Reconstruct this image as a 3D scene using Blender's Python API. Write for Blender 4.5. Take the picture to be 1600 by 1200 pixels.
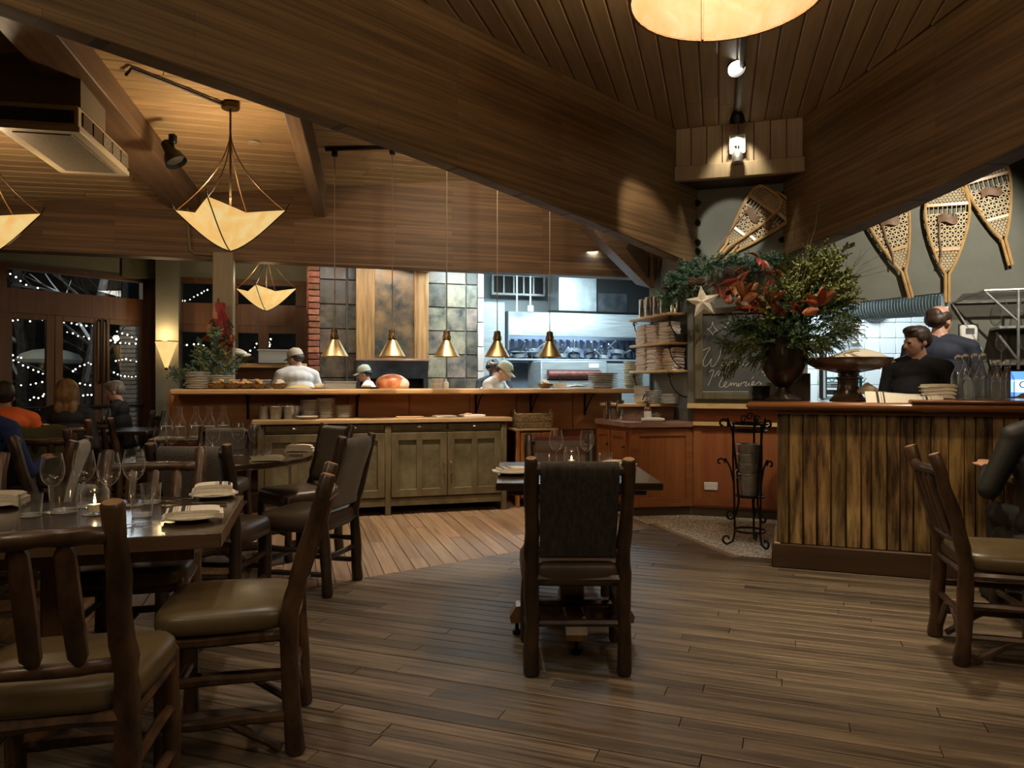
import bpy, bmesh, math, random
from mathutils import Vector, Matrix, noise
random.seed(7)
for _o in list(bpy.data.objects): bpy.data.objects.remove(_o)
SC = bpy.context.scene; COL = SC.collection; PI = math.pi
# ---------------------------------------------------------------- camera
F = 1150.0; EYE = 1.26
def X(px, Y): return (px-800)/F*Y
def Z(py, Y): return EYE+(600-py)/F*Y
def at(px, py, Y): return Vector((X(px, Y), Y, Z(py, Y)))
def ground(px, py): return at(px, py, EYE*F/(py-600))
AU = math.radians(16.5)                       # the kitchen side of the room runs along this bearing
AD = math.radians(-19.0)                      # the corner wall, the bar and the floorboards run along this one
def R(U, V, z=0.0): return Vector((U*math.cos(AU)-V*math.sin(AU), U*math.sin(AU)+V*math.cos(AU), z))
def UV(x, y): return (x*math.cos(AU)+y*math.sin(AU), -x*math.sin(AU)+y*math.cos(AU))
DO = Vector((1.754, 7.10, 0)); DD = Vector((math.cos(AD), math.sin(AD), 0)); DN = Vector((math.sin(AD), -math.cos(AD), 0))   # corner wall: origin, along, towards room
def Dw(a, out=0.0, z=0.0): return DO+DD*a+DN*out+Vector((0, 0, z))
def Dpx(px): 
    m = (px-800)/F; Y = (DN.dot(DO))/(DN.x*m+DN.y); return (Vector((m*Y, Y, 0))-DO).dot(DD), Y     # distance along the wall, depth
cam = bpy.data.cameras.new('camera'); co = bpy.data.objects.new('camera', cam); COL.objects.link(co)
cam.sensor_fit = 'HORIZONTAL'; cam.sensor_width = 36; cam.lens = F/1600*36; cam.clip_start = .05
co.location = (0, 0, EYE); co.rotation_euler = (PI/2, 0, 0); SC.camera = co
# ---------------------------------------------------------------- world and exposure
w = bpy.data.worlds.new('night'); SC.world = w; w.use_nodes = True
w.node_tree.nodes['Background'].inputs[0].default_value = (.020, .028, .045, 1); w.node_tree.nodes['Background'].inputs[1].default_value = .5
vs = SC.view_settings; vs.view_transform = 'Standard'; vs.look = 'None'; vs.gamma = 1; vs.use_curve_mapping = False; vs.exposure = 0.95
cy = SC.cycles; cy.max_bounces = 8; cy.diffuse_bounces = 4; cy.glossy_bounces = 3; cy.transmission_bounces = 6; cy.transparent_max_bounces = 24
cy.caustics_reflective = False; cy.caustics_refractive = False; cy.sample_clamp_indirect = 4; cy.use_denoising = True
# ---------------------------------------------------------------- room lights
WARM = (1, .76, .50); WARM2 = (1, .82, .60); COOL = (.68, .90, 1); NEUT = (1, .88, .72)
def aim(o, t): o.rotation_euler = (Vector(t)-o.location).to_track_quat('-Z', 'Y').to_euler()
def area(name, loc, tgt, sx, sy, W, col):
    l = bpy.data.lights.new(name, 'AREA'); l.shape = 'RECTANGLE'; l.size = sx; l.size_y = sy; l.energy = W; l.color = col
    o = bpy.data.objects.new(name, l); COL.objects.link(o); o.location = loc; aim(o, tgt); return o
def spot(name, loc, tgt, W, col, ang=60, blend=.5, rad=.04):
    l = bpy.data.lights.new(name, 'SPOT'); l.energy = W; l.color = col; l.spot_size = math.radians(ang); l.spot_blend = blend; l.shadow_soft_size = rad
    o = bpy.data.objects.new(name, l); COL.objects.link(o); o.location = loc; aim(o, tgt); return o
def point(name, loc, W, col, rad=.05):
    l = bpy.data.lights.new(name, 'POINT'); l.energy = W; l.color = col; l.shadow_soft_size = rad
    o = bpy.data.objects.new(name, l); COL.objects.link(o); o.location = loc; return o
# fluorescent tubes over the cook line, and the ones over the back kitchen
area('kitchen_light', R(2.7, 8.75, 2.86), R(3.0, 9.2, 0), 2.0, .4, 50, COOL)
area('oven_wall_fill', R(1.0, 8.55, 2.86), R(1.1, 9.3, .6), 1.4, .3, 15, (1, .93, .82))  # added fill for the oven wall, not one of the tubes
area('kitchen_light', R(4.1, 8.9, 2.86), R(4.1, 9.2, 0), .5, 1.2, 36, COOL)
area('hood_light', R(4.0, 10.25, 2.02), R(4.0, 10.5, 1.0), 1.8, .2, 16, (.45, .68, 1))
area('back_kitchen_light', (3.95, 8.4, 2.9), (4.05, 8.7, 0), 1.0, 1.2, 50, (.84, .95, 1))
# ceiling spots for the floor pools, with added dim fill spots among them
spot('pool_fill_spot', R(1.25, 6.2, 3.30), R(1.1, 6.35, 0), 150, (1, .80, .62), 60, .3, .05)
spot('pool_fill_spot', R(1.9, 6.0, 3.45), R(1.9, 8.1, 2.4), 60, (1, .82, .58), 120, .9, .06)  # added sideways spot that brightens the fascia beam and the pass
spot('pool_fill_spot', R(-.5, 6.3, 3.15), R(-.45, 6.6, 0), 60, (1, .80, .58), 84, .5, .05)
spot('pool_fill_spot', (2.0, 4.3, 3.5), (1.9, 4.1, 0), 115, (1, .82, .55), 54, .9, .05)
spot('pool_fill_spot', (-.9, 3.3, 3.5), (-.6, 3.6, 0), 44, (1, .90, .76), 64, .9, .05)
spot('pool_fill_spot', (.1, 2.6, 3.5), (.6, 2.8, 0), 15, (1, .84, .62), 96, .9, .05)
spot('pool_fill_spot', (-1.6, 2.2, 3.3), (-1.4, 2.6, 0), 9, (1, .84, .62), 76, .8, .05)
spot('pool_fill_spot', (3.1, 2.9, 3.5), (3.0, 3.3, 0), 34, (1, .82, .56), 76, .8, .05)
area('room_fill', (0.2, 0.2, 3.45), (0.4, 3.2, 1.4), 2.5, 1.5, 5, (1, .82, .60))  # added broad warm fill above the camera, no fixture
point('fill_behind', (-2.0, .4, 2.9), 24, (1, .78, .52), .25); point('fill_behind', (2.0, .3, 2.9), 26, (1, .78, .52), .25)  # added unseen fill points that lift the beam faces and ceiling
# ---------------------------------------------------------------- mesh helpers
class MB:
    def __init__(s): s.v = []; s.f = []; s.mi = []; s.cur = 0; s.M = Matrix()
    def add(s, vs, fs):
        o = len(s.v); M = s.M
        s.v += [tuple(M @ Vector(v)) for v in vs]; s.f += [[o+i for i in f] for f in fs]; s.mi += [s.cur]*len(fs); return s
    def box(s, c, d, rz=0.0, M=None):
        x, y, z = d[0]/2, d[1]/2, d[2]/2
        T = Matrix.Translation(c) @ (M if M is not None else Matrix.Rotation(rz, 4, 'Z'))
        s.add([T @ Vector(p) for p in ((-x,-y,-z),(x,-y,-z),(x,y,-z),(-x,y,-z),(-x,-y,z),(x,-y,z),(x,y,z),(-x,y,z))],
              [(0,3,2,1),(4,5,6,7),(0,1,5,4),(1,2,6,5),(2,3,7,6),(3,0,4,7)]); return s
    def bb(s, x0, x1, y0, y1, z0, z1): return s.box(((x0+x1)/2,(y0+y1)/2,(z0+z1)/2), (abs(x1-x0),abs(y1-y0),abs(z1-z0)))
    def cbox(s, c, d, ch=.005, rz=0.0):                      # box with chamfered edges
        x, y, z = d[0]/2, d[1]/2, d[2]/2; T = Matrix.Translation(c) @ Matrix.Rotation(rz, 4, 'Z'); ch = min(ch, x*.9, y*.9, z*.9)
        bm = bmesh.new(); bmesh.ops.create_cube(bm, size=1)
        for v in bm.verts: v.co = Vector((v.co.x*2*x, v.co.y*2*y, v.co.z*2*z))
        bmesh.ops.bevel(bm, geom=bm.edges[:], offset=ch, segments=1, affect='EDGES', profile=.5)
        bm.verts.index_update(); s.add([T @ v.co for v in bm.verts], [[v.index for v in f.verts] for f in bm.faces]); bm.free(); return s
    def prism(s, poly, z0, z1, top=None):
        n = len(poly); P = [Vector((p[0], p[1], z0)) for p in poly]+[Vector((p[0], p[1], z1)) for p in (top or poly)]
        s.add(P, [list(range(n-1, -1, -1)), list(range(n, 2*n))]+[[i, (i+1) % n, n+(i+1) % n, n+i] for i in range(n)]); return s
    def tube(s, pts, rad, n=8, cap=True, closed=False, sq=None):
        pts = [Vector(p) for p in pts]; m = len(pts); rad = rad if isinstance(rad, (list, tuple)) else [rad]*m
        up = None; V = []; 
        for i in range(m):
            if closed: t = pts[(i+1) % m]-pts[i-1]
            else: t = pts[min(i+1, m-1)]-pts[max(i-1, 0)]
            t = t.normalized() if t.length > 1e-9 else Vector((0, 0, 1))
            if up is None: up = Vector((0, 0, 1)) if abs(t.z) < .9 else Vector((1, 0, 0))
            a = t.cross(up); a = a.normalized() if a.length > 1e-6 else t.orthogonal().normalized(); b = a.cross(t).normalized(); up = b
            for k in range(n):
                q = 2*PI*(k+.5)/n; V.append(pts[i]+(a*math.cos(q)*(sq or 1)+b*math.sin(q))*rad[i])
        Fs = [[i*n+k, i*n+(k+1) % n, (i+1)*n+(k+1) % n, (i+1)*n+k] for i in range(m-1) for k in range(n)]
        if closed: Fs += [[(m-1)*n+k, (m-1)*n+(k+1) % n, (k+1) % n, k] for k in range(n)]
        elif cap: Fs += [list(range(n))[::-1], list(range((m-1)*n, m*n))]
        s.add(V, Fs); return s
    def lathe(s, prof, n=20, c=(0, 0, 0), capb=True, capt=True):
        V = [(c[0]+r*math.cos(2*PI*k/n), c[1]+r*math.sin(2*PI*k/n), c[2]+z) for r, z in prof for k in range(n)]; m = len(prof)
        Fs = [[i*n+k, i*n+(k+1) % n, (i+1)*n+(k+1) % n, (i+1)*n+k] for i in range(m-1) for k in range(n)]
        if capb and prof[0][0] > 1e-4: Fs.append(list(range(n))[::-1])
        if capt and prof[-1][0] > 1e-4: Fs.append(list(range((m-1)*n, m*n)))
        s.add(V, Fs); return s
    def ell(s, c, r, n=12, m=8, M=None):
        M = M or Matrix(); T = Matrix.Translation(c) @ M; r = r if isinstance(r, (tuple, list)) else (r, r, r)
        V = [T @ Vector((0, 0, -r[2]))]+[T @ Vector((r[0]*math.cos(2*PI*k/n)*math.sin(PI*i/m), r[1]*math.sin(2*PI*k/n)*math.sin(PI*i/m), -r[2]*math.cos(PI*i/m))) for i in range(1, m) for k in range(n)]+[T @ Vector((0, 0, r[2]))]
        Fs = [[0, 1+(k+1) % n, 1+k] for k in range(n)]+[[1+i*n+k, 1+i*n+(k+1) % n, 1+(i+1)*n+(k+1) % n, 1+(i+1)*n+k] for i in range(m-2) for k in range(n)]
        L = 1+(m-1)*n; Fs += [[1+(m-2)*n+k, 1+(m-2)*n+(k+1) % n, L] for k in range(n)]
        s.add(V, Fs); return s
    def sheet(s, fn, nu, nv, th=0.0):                        # fn(u,v) -> point; th gives it thickness along -z of the sheet normal
        P = [[Vector(fn(i/nu, j/nv)) for j in range(nv+1)] for i in range(nu+1)]; W = nv+1
        V = [P[i][j] for i in range(nu+1) for j in range(nv+1)]
        Fs = [[i*W+j, (i+1)*W+j, (i+1)*W+j+1, i*W+j+1] for i in range(nu) for j in range(nv)]
        if th:
            N = []
            for i in range(nu+1):
                for j in range(nv+1):
                    a = P[min(i+1, nu)][j]-P[max(i-1, 0)][j]; b = P[i][min(j+1, nv)]-P[i][max(j-1, 0)]; nn = a.cross(b)
                    N.append(nn.normalized() if nn.length > 1e-12 else Vector((0, 0, 1)))
            o = len(V); V += [V[k]-N[k]*th for k in range(o)]
            Fs += [[o+q for q in f[::-1]] for f in Fs]
            B = [(i, 0) for i in range(nu)]+[(nu, j) for j in range(nv)]+[(i, nv) for i in range(nu, 0, -1)]+[(0, j) for j in range(nv, 0, -1)]
            for k in range(len(B)):
                a = B[k][0]*W+B[k][1]; b = B[(k+1) % len(B)][0]*W+B[(k+1) % len(B)][1]; Fs.append([b, a, o+a, o+b])
        s.add(V, Fs); return s
    def mesh(s, name, mats, ang=40):
        me = bpy.data.meshes.new(name); me.from_pydata(s.v, [], s.f)
        for m in (mats if isinstance(mats, (list, tuple)) else [mats]): me.materials.append(m)
        if len(set(s.mi)) > 1: me.polygons.foreach_set('material_index', s.mi)
        me.polygons.foreach_set('use_smooth', [True]*len(s.f)); me.set_sharp_from_angle(angle=math.radians(ang)); me.update(); return me
    def build(s, name, mats, parent=None, bevel=0, ang=40, **kw):
        return link(name, s.mesh(name, mats, ang), parent, bevel, **kw)
def link(name, me, parent=None, bevel=0, **kw):
    o = bpy.data.objects.new(name, me); COL.objects.link(o)
    if parent is not None: o.parent = parent
    if bevel:
        b = o.modifiers.new('bevel', 'BEVEL'); b.width = bevel; b.segments = 2; b.limit_method = 'ANGLE'; b.angle_limit = math.radians(50)
    for k, v in kw.items(): o[k] = v
    return o
def thing(name, label, cat, loc=(0, 0, 0), rz=0.0, group=None):
    o = bpy.data.objects.new(name, None); COL.objects.link(o); o.location = loc; o.rotation_euler = (0, 0, rz); o['label'] = label; o['category'] = cat
    o.empty_display_size = .05
    if group: o['group'] = group
    return o
def tag(o, label, cat, group=None):
    o['label'] = label; o['category'] = cat
    if group: o['group'] = group
    return o
def kids(o): return [c for c in o.children]
def dup(o, loc=None, rz=None, label=None, group=None, parent=None):
    c = o.copy(); COL.objects.link(c)
    if parent is not None: c.parent = parent
    if loc is not None: c.location = loc
    if rz is not None: c.rotation_euler = (0, 0, rz)
    if label: c['label'] = label
    if group: c['group'] = group
    for k in o.children_recursive if False else kids(o): dup(k, parent=c)
    return c
def struct(o): o['kind'] = 'structure'; return o
def jit(p, a): return tuple(q+random.uniform(-a, a) for q in p)
# ---------------------------------------------------------------- materials
def mat(name, col, col2=None, rough=.55, metal=0.0, scale=6.0, stretch=(1, 1, 1), bump=0.0, rnd=0.0, spec=.5, emit=None, es=0.0, detail=4, lo=.35, hi=.65, trans=0, alpha=1, sheen=0, hue=0.0, coat=0.0, rv=0.0):
    m = bpy.data.materials.new(name); m.use_nodes = True; N = m.node_tree.nodes; L = m.node_tree.links; b = N['Principled BSDF']
    c4 = lambda c: (c[0], c[1], c[2], 1)
    b.inputs['Base Color'].default_value = c4(col); b.inputs['Roughness'].default_value = rough; b.inputs['Metallic'].default_value = metal
    b.inputs['Specular IOR Level'].default_value = spec
    if coat: b.inputs['Coat Weight'].default_value = coat; b.inputs['Coat Roughness'].default_value = .2
    if sheen: b.inputs['Sheen Weight'].default_value = sheen
    out = None
    if col2 is not None or bump:
        tc = N.new('ShaderNodeTexCoord'); mp = N.new('ShaderNodeMapping'); mp.inputs['Scale'].default_value = stretch; L.new(tc.outputs['Object'], mp.inputs[0]); src = mp.outputs[0]
        if rnd:
            oi = N.new('ShaderNodeObjectInfo'); ml = N.new('ShaderNodeVectorMath'); ml.operation = 'MULTIPLY_ADD'
            cx = N.new('ShaderNodeCombineXYZ')
            for i in range(3): L.new(oi.outputs['Random'], cx.inputs[i])
            ml.inputs[1].default_value = (37, 17, 23); L.new(cx.outputs[0], ml.inputs[0]); L.new(src, ml.inputs[2]); src = ml.outputs[0]
        nz = N.new('ShaderNodeTexNoise'); nz.inputs['Scale'].default_value = scale; nz.inputs['Detail'].default_value = detail; nz.inputs['Roughness'].default_value = .62; L.new(src, nz.inputs['Vector'])
        if col2 is not None:
            rp = N.new('ShaderNodeValToRGB'); rp.color_ramp.elements[0].position = lo; rp.color_ramp.elements[1].position = hi
            rp.color_ramp.elements[0].color = c4(col); rp.color_ramp.elements[1].color = c4(col2); L.new(nz.outputs['Fac'], rp.inputs[0]); out = rp.outputs[0]
        if rv:
            mr = N.new('ShaderNodeMapRange'); mr.inputs[1].default_value = .3; mr.inputs[2].default_value = .7; mr.inputs[3].default_value = max(0, rough-rv); mr.inputs[4].default_value = min(1, rough+rv); L.new(nz.outputs['Fac'], mr.inputs[0]); L.new(mr.outputs[0], b.inputs['Roughness'])
        if bump:
            bp = N.new('ShaderNodeBump'); bp.inputs['Strength'].default_value = min(1, bump); bp.inputs['Distance'].default_value = .004*max(1, bump); L.new(nz.outputs['Fac'], bp.inputs['Height']); L.new(bp.outputs[0], b.inputs['Normal'])
    if rnd or hue:
        hs = N.new('ShaderNodeHueSaturation'); oi2 = N.new('ShaderNodeObjectInfo'); mr = N.new('ShaderNodeMapRange'); mr.inputs[3].default_value = 1-rnd; mr.inputs[4].default_value = 1+rnd
        L.new(oi2.outputs['Random'], mr.inputs[0]); L.new(mr.outputs[0], hs.inputs['Value'])
        if hue:
            wn = N.new('ShaderNodeTexWhiteNoise'); wn.noise_dimensions = '1D'; L.new(oi2.outputs['Random'], wn.inputs['W']); m2 = N.new('ShaderNodeMapRange'); m2.inputs[3].default_value = .5-hue; m2.inputs[4].default_value = .5+hue; L.new(wn.outputs['Value'], m2.inputs[0]); L.new(m2.outputs[0], hs.inputs['Hue'])
        if out is None: hs.inputs['Color'].default_value = c4(col)
        else: L.new(out, hs.inputs['Color'])
        out = hs.outputs[0]
    if out is not None: L.new(out, b.inputs['Base Color'])
    if emit:
        b.inputs['Emission Color'].default_value = c4(emit); b.inputs['Emission Strength'].default_value = es
    if trans: b.inputs['Transmission Weight'].default_value = trans
    m['_out'] = 0
    return m
def wood(name, c1, c2, axis=0, rough=.5, rnd=.25, bump=.25, fine=22, along=.9, hue=.01, spec=.4, lo=.3, hi=.72, **k):
    st = [fine, fine, fine]; st[axis] = along
    return mat(name, c1, c2, rough=rough, scale=1.6, stretch=st, bump=bump, rnd=rnd, spec=spec, hue=hue, detail=6, lo=lo, hi=hi, **k)
def glulam(name, c1, c2, rowh=.045, rough=.55):
    m = bpy.data.materials.new(name); m.use_nodes = True; N = m.node_tree.nodes; L = m.node_tree.links; b = N['Principled BSDF']
    tc = N.new('ShaderNodeTexCoord'); sp = N.new('ShaderNodeSeparateXYZ'); cb = N.new('ShaderNodeCombineXYZ'); L.new(tc.outputs['Object'], sp.inputs[0]); L.new(sp.outputs['X'], cb.inputs['X']); L.new(sp.outputs['Z'], cb.inputs['Y'])
    br = N.new('ShaderNodeTexBrick'); br.inputs['Scale'].default_value = 1; br.inputs['Brick Width'].default_value = 1.7; br.inputs['Row Height'].default_value = rowh; br.inputs['Mortar Size'].default_value = .0012; br.inputs['Mortar Smooth'].default_value = .4
    br.offset = .37; br.inputs['Color1'].default_value = (*c1, 1); br.inputs['Color2'].default_value = (*c2, 1); br.inputs['Mortar'].default_value = (c1[0]*.35, c1[1]*.35, c1[2]*.35, 1); L.new(cb.outputs[0], br.inputs['Vector'])
    mp = N.new('ShaderNodeMapping'); mp.inputs['Scale'].default_value = (.7, 9, 26); L.new(tc.outputs['Object'], mp.inputs[0])
    nz = N.new('ShaderNodeTexNoise'); nz.inputs['Scale'].default_value = 1.5; nz.inputs['Detail'].default_value = 6; L.new(mp.outputs[0], nz.inputs['Vector'])
    rp = N.new('ShaderNodeValToRGB'); rp.color_ramp.elements[0].position = .3; rp.color_ramp.elements[1].position = .72; rp.color_ramp.elements[0].color = (.55, .55, .55, 1); rp.color_ramp.elements[1].color = (1.3, 1.25, 1.15, 1); L.new(nz.outputs['Fac'], rp.inputs[0])
    mx = N.new('ShaderNodeMix'); mx.data_type = 'RGBA'; mx.blend_type = 'MULTIPLY'; mx.inputs[0].default_value = 1; L.new(br.outputs['Color'], mx.inputs[6]); L.new(rp.outputs[0], mx.inputs[7]); L.new(mx.outputs[2], b.inputs['Base Color'])
    b.inputs['Roughness'].default_value = rough; b.inputs['Specular IOR Level'].default_value = .4
    bp = N.new('ShaderNodeBump'); bp.inputs['Strength'].default_value = .25; bp.inputs['Distance'].default_value = .003; L.new(nz.outputs['Fac'], bp.inputs['Height']); L.new(bp.outputs[0], b.inputs['Normal'])
    return m
def glassmat(name, tint=(.97, .98, .97), refl=1.0, rough=0.02, painted_glint=0.0):
    m = bpy.data.materials.new(name); m.use_nodes = True; N = m.node_tree.nodes; L = m.node_tree.links; N.remove(N['Principled BSDF'])
    t = N.new('ShaderNodeBsdfTransparent'); t.inputs[0].default_value = (*tint, 1); g = N.new('ShaderNodeBsdfGlossy'); g.inputs['Roughness'].default_value = rough
    lw = N.new('ShaderNodeLayerWeight'); lw.inputs['Blend'].default_value = .5; pw_ = N.new('ShaderNodeMath'); pw_.operation = 'POWER'; pw_.inputs[1].default_value = 2.6; L.new(lw.outputs['Facing'], pw_.inputs[0])
    ml = N.new('ShaderNodeMath'); ml.operation = 'MULTIPLY_ADD'; ml.inputs[1].default_value = .6*refl; ml.inputs[2].default_value = .035*refl; ml.use_clamp = True; L.new(pw_.outputs[0], ml.inputs[0])
    mx = N.new('ShaderNodeMixShader'); L.new(ml.outputs[0], mx.inputs[0]); L.new(t.outputs[0], mx.inputs[1]); L.new(g.outputs[0], mx.inputs[2]); 
    sh = mx.outputs[0]
    if painted_glint:
        df = N.new('ShaderNodeBsdfDiffuse'); df.inputs[0].default_value = (.85, .88, .88, 1); m2 = N.new('ShaderNodeMixShader'); p4_ = N.new('ShaderNodeMath'); p4_.operation = 'POWER'; p4_.inputs[1].default_value = 5; L.new(lw.outputs['Facing'], p4_.inputs[0]); p5_ = N.new('ShaderNodeMath'); p5_.operation = 'MULTIPLY_ADD'; p5_.inputs[1].default_value = .8; p5_.inputs[2].default_value = painted_glint; L.new(p4_.outputs[0], p5_.inputs[0]); L.new(p5_.outputs[0], m2.inputs[0]); L.new(sh, m2.inputs[1]); L.new(df.outputs[0], m2.inputs[2]); sh = m2.outputs[0]  # pale diffuse at the edges paints in rim highlights
    L.new(sh, N['Material Output'].inputs[0]); return m
def emis(name, col, s, col2=None, scale=8.0, bf=.4):
    m = bpy.data.materials.new(name); m.use_nodes = True; N = m.node_tree.nodes; L = m.node_tree.links; b = N['Principled BSDF']
    b.inputs['Base Color'].default_value = (col[0]*bf, col[1]*bf, col[2]*bf, 1); b.inputs['Emission Color'].default_value = (*col, 1); b.inputs['Emission Strength'].default_value = s; b.inputs['Roughness'].default_value = .7
    if col2:
        tc = N.new('ShaderNodeTexCoord'); nz = N.new('ShaderNodeTexNoise'); nz.inputs['Scale'].default_value = scale; nz.inputs['Detail'].default_value = 7; nz.inputs['Distortion'].default_value = 1.2; L.new(tc.outputs['Object'], nz.inputs['Vector'])
        rp = N.new('ShaderNodeValToRGB'); rp.color_ramp.elements[0].position = .35; rp.color_ramp.elements[1].position = .68; rp.color_ramp.elements[0].color = (*col, 1); rp.color_ramp.elements[1].color = (*col2, 1)
        L.new(nz.outputs['Fac'], rp.inputs[0]); L.new(rp.outputs[0], b.inputs['Emission Color'])
    return m
M = {}
M['floor'] = wood('worn_floorboard', (.045, .032, .022), (.24, .185, .13), 0, .46, .34, .8, 26, 1.2, hue=.006, rv=.12)
M['floor2'] = wood('amber_floorboard', (.17, .105, .06), (.36, .25, .155), 0, .48, .22, .4, 26, 1.2, hue=.006, rv=.1)
M['floorbase'] = mat('subfloor', (.03, .02, .012), rough=.8)
M['pebble'] = mat('pebble_aggregate', (.16, .14, .10), (.80, .74, .60), rough=.6, scale=75, bump=1.0, detail=1, lo=.42, hi=.55)
M['beam'] = glulam('stained_glulam', (.17, .112, .056), (.25, .165, .083))
M['beam2'] = glulam('fascia_glulam', (.125, .066, .032), (.215, .12, .058))
M['rafter'] = wood('rafter_wood', (.10, .062, .036), (.20, .128, .075), 0, .5, .05, .3, 14, .7)
M['ceil'] = wood('stained_plank', (.32, .235, .145), (.44, .335, .22), 0, .55, .10, .15, 16, .8)
M['ceil2'] = wood('pine_plank', (.33, .225, .115), (.50, .36, .20), 0, .5, .14, .15, 18, .8)
M['boxwood'] = wood('box_plank', (.32, .23, .145), (.44, .33, .21), 2, .55, .10, .15, 16, .8)
M['sage'] = mat('sage_plaster', (.19, .19, .15), (.22, .22, .175), rough=.8, scale=3, bump=.15)
M['wallsage'] = mat('sage_wall', (.125, .125, .096), (.15, .15, .118), rough=.8, scale=3, bump=.12)
M['wallgrey'] = mat('grey_plaster', (.21, .215, .205), (.25, .255, .245), rough=.75, scale=3, bump=.1)
M['darkwall'] = mat('brown_plaster', (.15, .125, .08), (.18, .15, .10), rough=.85, scale=3)
M['kwhite'] = mat('kitchen_paint', (.62, .68, .68), (.70, .76, .76), rough=.5, scale=2)
M['trim'] = wood('red_brown_trim', (.085, .038, .016), (.15, .07, .032), 2, .45, .1, .15, 18, .8)
M['slate'] = mat('slate_tile', (.055, .055, .048), (.25, .19, .125), rough=.40, scale=6, bump=1.0, rnd=.5, hue=.03, detail=8, rv=.15)
M['slateb'] = mat('beige_tile', (.40, .33, .30), (.48, .41, .37), rough=.4, scale=5, rnd=.12, hue=.015)
M['grout'] = mat('grout', (.17, .165, .15), (.22, .21, .19), rough=.9, scale=30)
M['brick'] = mat('red_brick', (.20, .072, .04), (.34, .13, .075), rough=.85, scale=24, bump=.8, rnd=.35, hue=.012)
M['wtile'] = mat('white_tile', (.66, .71, .72), (.72, .77, .78), rough=.22, scale=3, rnd=.05)
M['wgrout'] = mat('white_grout', (.35, .38, .40), rough=.8)
M['steel'] = mat('brushed_steel', (.36, .39, .40), (.46, .49, .50), rough=.5, metal=.6, scale=3, stretch=(1, 1, 14), rv=.08)
M['steeld'] = mat('dark_steel', (.10, .11, .125), (.16, .17, .185), rough=.35, metal=.8, scale=5, rv=.1)
M['black'] = mat('black_iron', (.012, .011, .010), (.022, .02, .018), rough=.45, metal=.6, scale=30)
M['blackp'] = mat('matte_black', (.010, .010, .010), rough=.6)
M['brass'] = mat('aged_brass', (.50, .36, .17), (.60, .45, .23), rough=.44, metal=1, scale=9, rv=.1)
M['bronze'] = mat('dark_bronze', (.10, .062, .03), (.15, .095, .05), rough=.4, metal=.9, scale=12)
M['patina'] = mat('patina_sheet', (.04, .055, .058), (.26, .16, .075), rough=.36, metal=.5, scale=3.5, detail=9, rv=.15)
M['hoodwood'] = wood('oak_cladding', (.16, .075, .026), (.44, .25, .10), 2, .5, .12, .3, 14, 1.0)
M['paint'] = mat('worn_olive_paint', (.085, .066, .030), (.18, .145, .075), rough=.48, scale=5, stretch=(1, 1, .5), bump=.3, detail=7, rv=.1)
M['paintd'] = mat('worn_olive_panel', (.075, .062, .030), (.20, .175, .10), rough=.45, scale=3.2, bump=.3, detail=8)
M['maple'] = wood('butcher_top', (.40, .27, .12), (.58, .42, .22), 0, .42, .05, .25, 16, 1.2)
M['pass'] = wood('pass_board', (.52, .32, .13), (.70, .47, .22), 0, .35, .04, .15, 16, 1.0)
M['cherry'] = wood('cherry_panel', (.24, .078, .020), (.36, .135, .04), 2, .38, .06, .1, 10, .8, coat=.15)
M['passp'] = wood('pass_panel', (.36, .145, .05), (.50, .225, .08), 0, .4, .06, .1, 8, .6)
M['cherryh'] = wood('cherry_board', (.20, .066, .018), (.32, .12, .036), 0, .38, .06, .1, 10, .8, coat=.15)
M['copper'] = wood('sink_top', (.16, .085, .045), (.36, .22, .15), 0, .28, .05, .1, 9, 1.2)
M['barn'] = wood('barn_board', (.050, .027, .010), (.33, .215, .085), 2, .62, .40, .9, 13, 1.6, lo=.38, hi=.62, hue=.008)
M['barbase'] = wood('bar_plinth', (.045, .026, .012), (.075, .045, .022), 0, .5, .05, .2, 14, .8)
M['bartop'] = wood('bar_top', (.15, .066, .022), (.29, .135, .05), 0, .25, .05, .15, 14, .8, coat=.3)
M['log'] = mat('hickory_bark', (.026, .0135, .007), (.11, .056, .026), rough=.40, scale=13, stretch=(1, 1, .45), bump=1.0, rnd=.15, detail=7, coat=.3)
M['logend'] = mat('hickory_heartwood', (.20, .11, .05), (.32, .19, .095), rough=.45, scale=20)
M['logshade'] = mat('shaded_hickory_bark', (.014, .008, .005), (.055, .028, .013), rough=.40, scale=13, stretch=(1, 1, .45), bump=1.0, detail=7, coat=.2)  # darker bark copy, paints the centre chair's silhouette shade into the colour
M['logdark'] = mat('ebony_log', (.016, .010, .007), (.04, .024, .014), rough=.4, scale=9, bump=.5, coat=.2)
M['leather'] = mat('olive_brown_leather', (.090, .064, .030), (.125, .092, .046), rough=.36, scale=5, bump=.15, rv=.06)
M['leatherd'] = mat('dark_brown_leather', (.045, .028, .018), (.065, .042, .028), rough=.42, scale=5, bump=.15)
M['fabric'] = mat('grey_weave', (.075, .066, .055), (.13, .115, .098), rough=.9, scale=160, bump=.6, detail=1, sheen=.2)
M['fabricd'] = mat('shaded_dark_ribbed_weave', (.012, .010, .007), (.036, .029, .020), rough=.9, scale=60, stretch=(1.2, 1.2, .08), bump=.9, detail=2, sheen=.1)  # dark weave, darkened further to hold the centre chair's shade
M['table'] = wood('dark_table_top', (.028, .016, .010), (.060, .036, .021), 0, .16, .05, .1, 12, .8, coat=.5)
M['tableedge'] = wood('table_edge', (.08, .048, .026), (.16, .10, .055), 0, .35, .05, .1, 12, .8)
M['tablebase'] = wood('brown_pedestal', (.12, .060, .024), (.21, .115, .05), 2, .3, .05, .1, 12, .8, coat=.3)
M['china'] = mat('white_china', (.72, .69, .62), rough=.18, rnd=.05)
M['stone'] = mat('stoneware', (.52, .48, .42), (.64, .60, .53), rough=.3, scale=10, rnd=.12)
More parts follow.
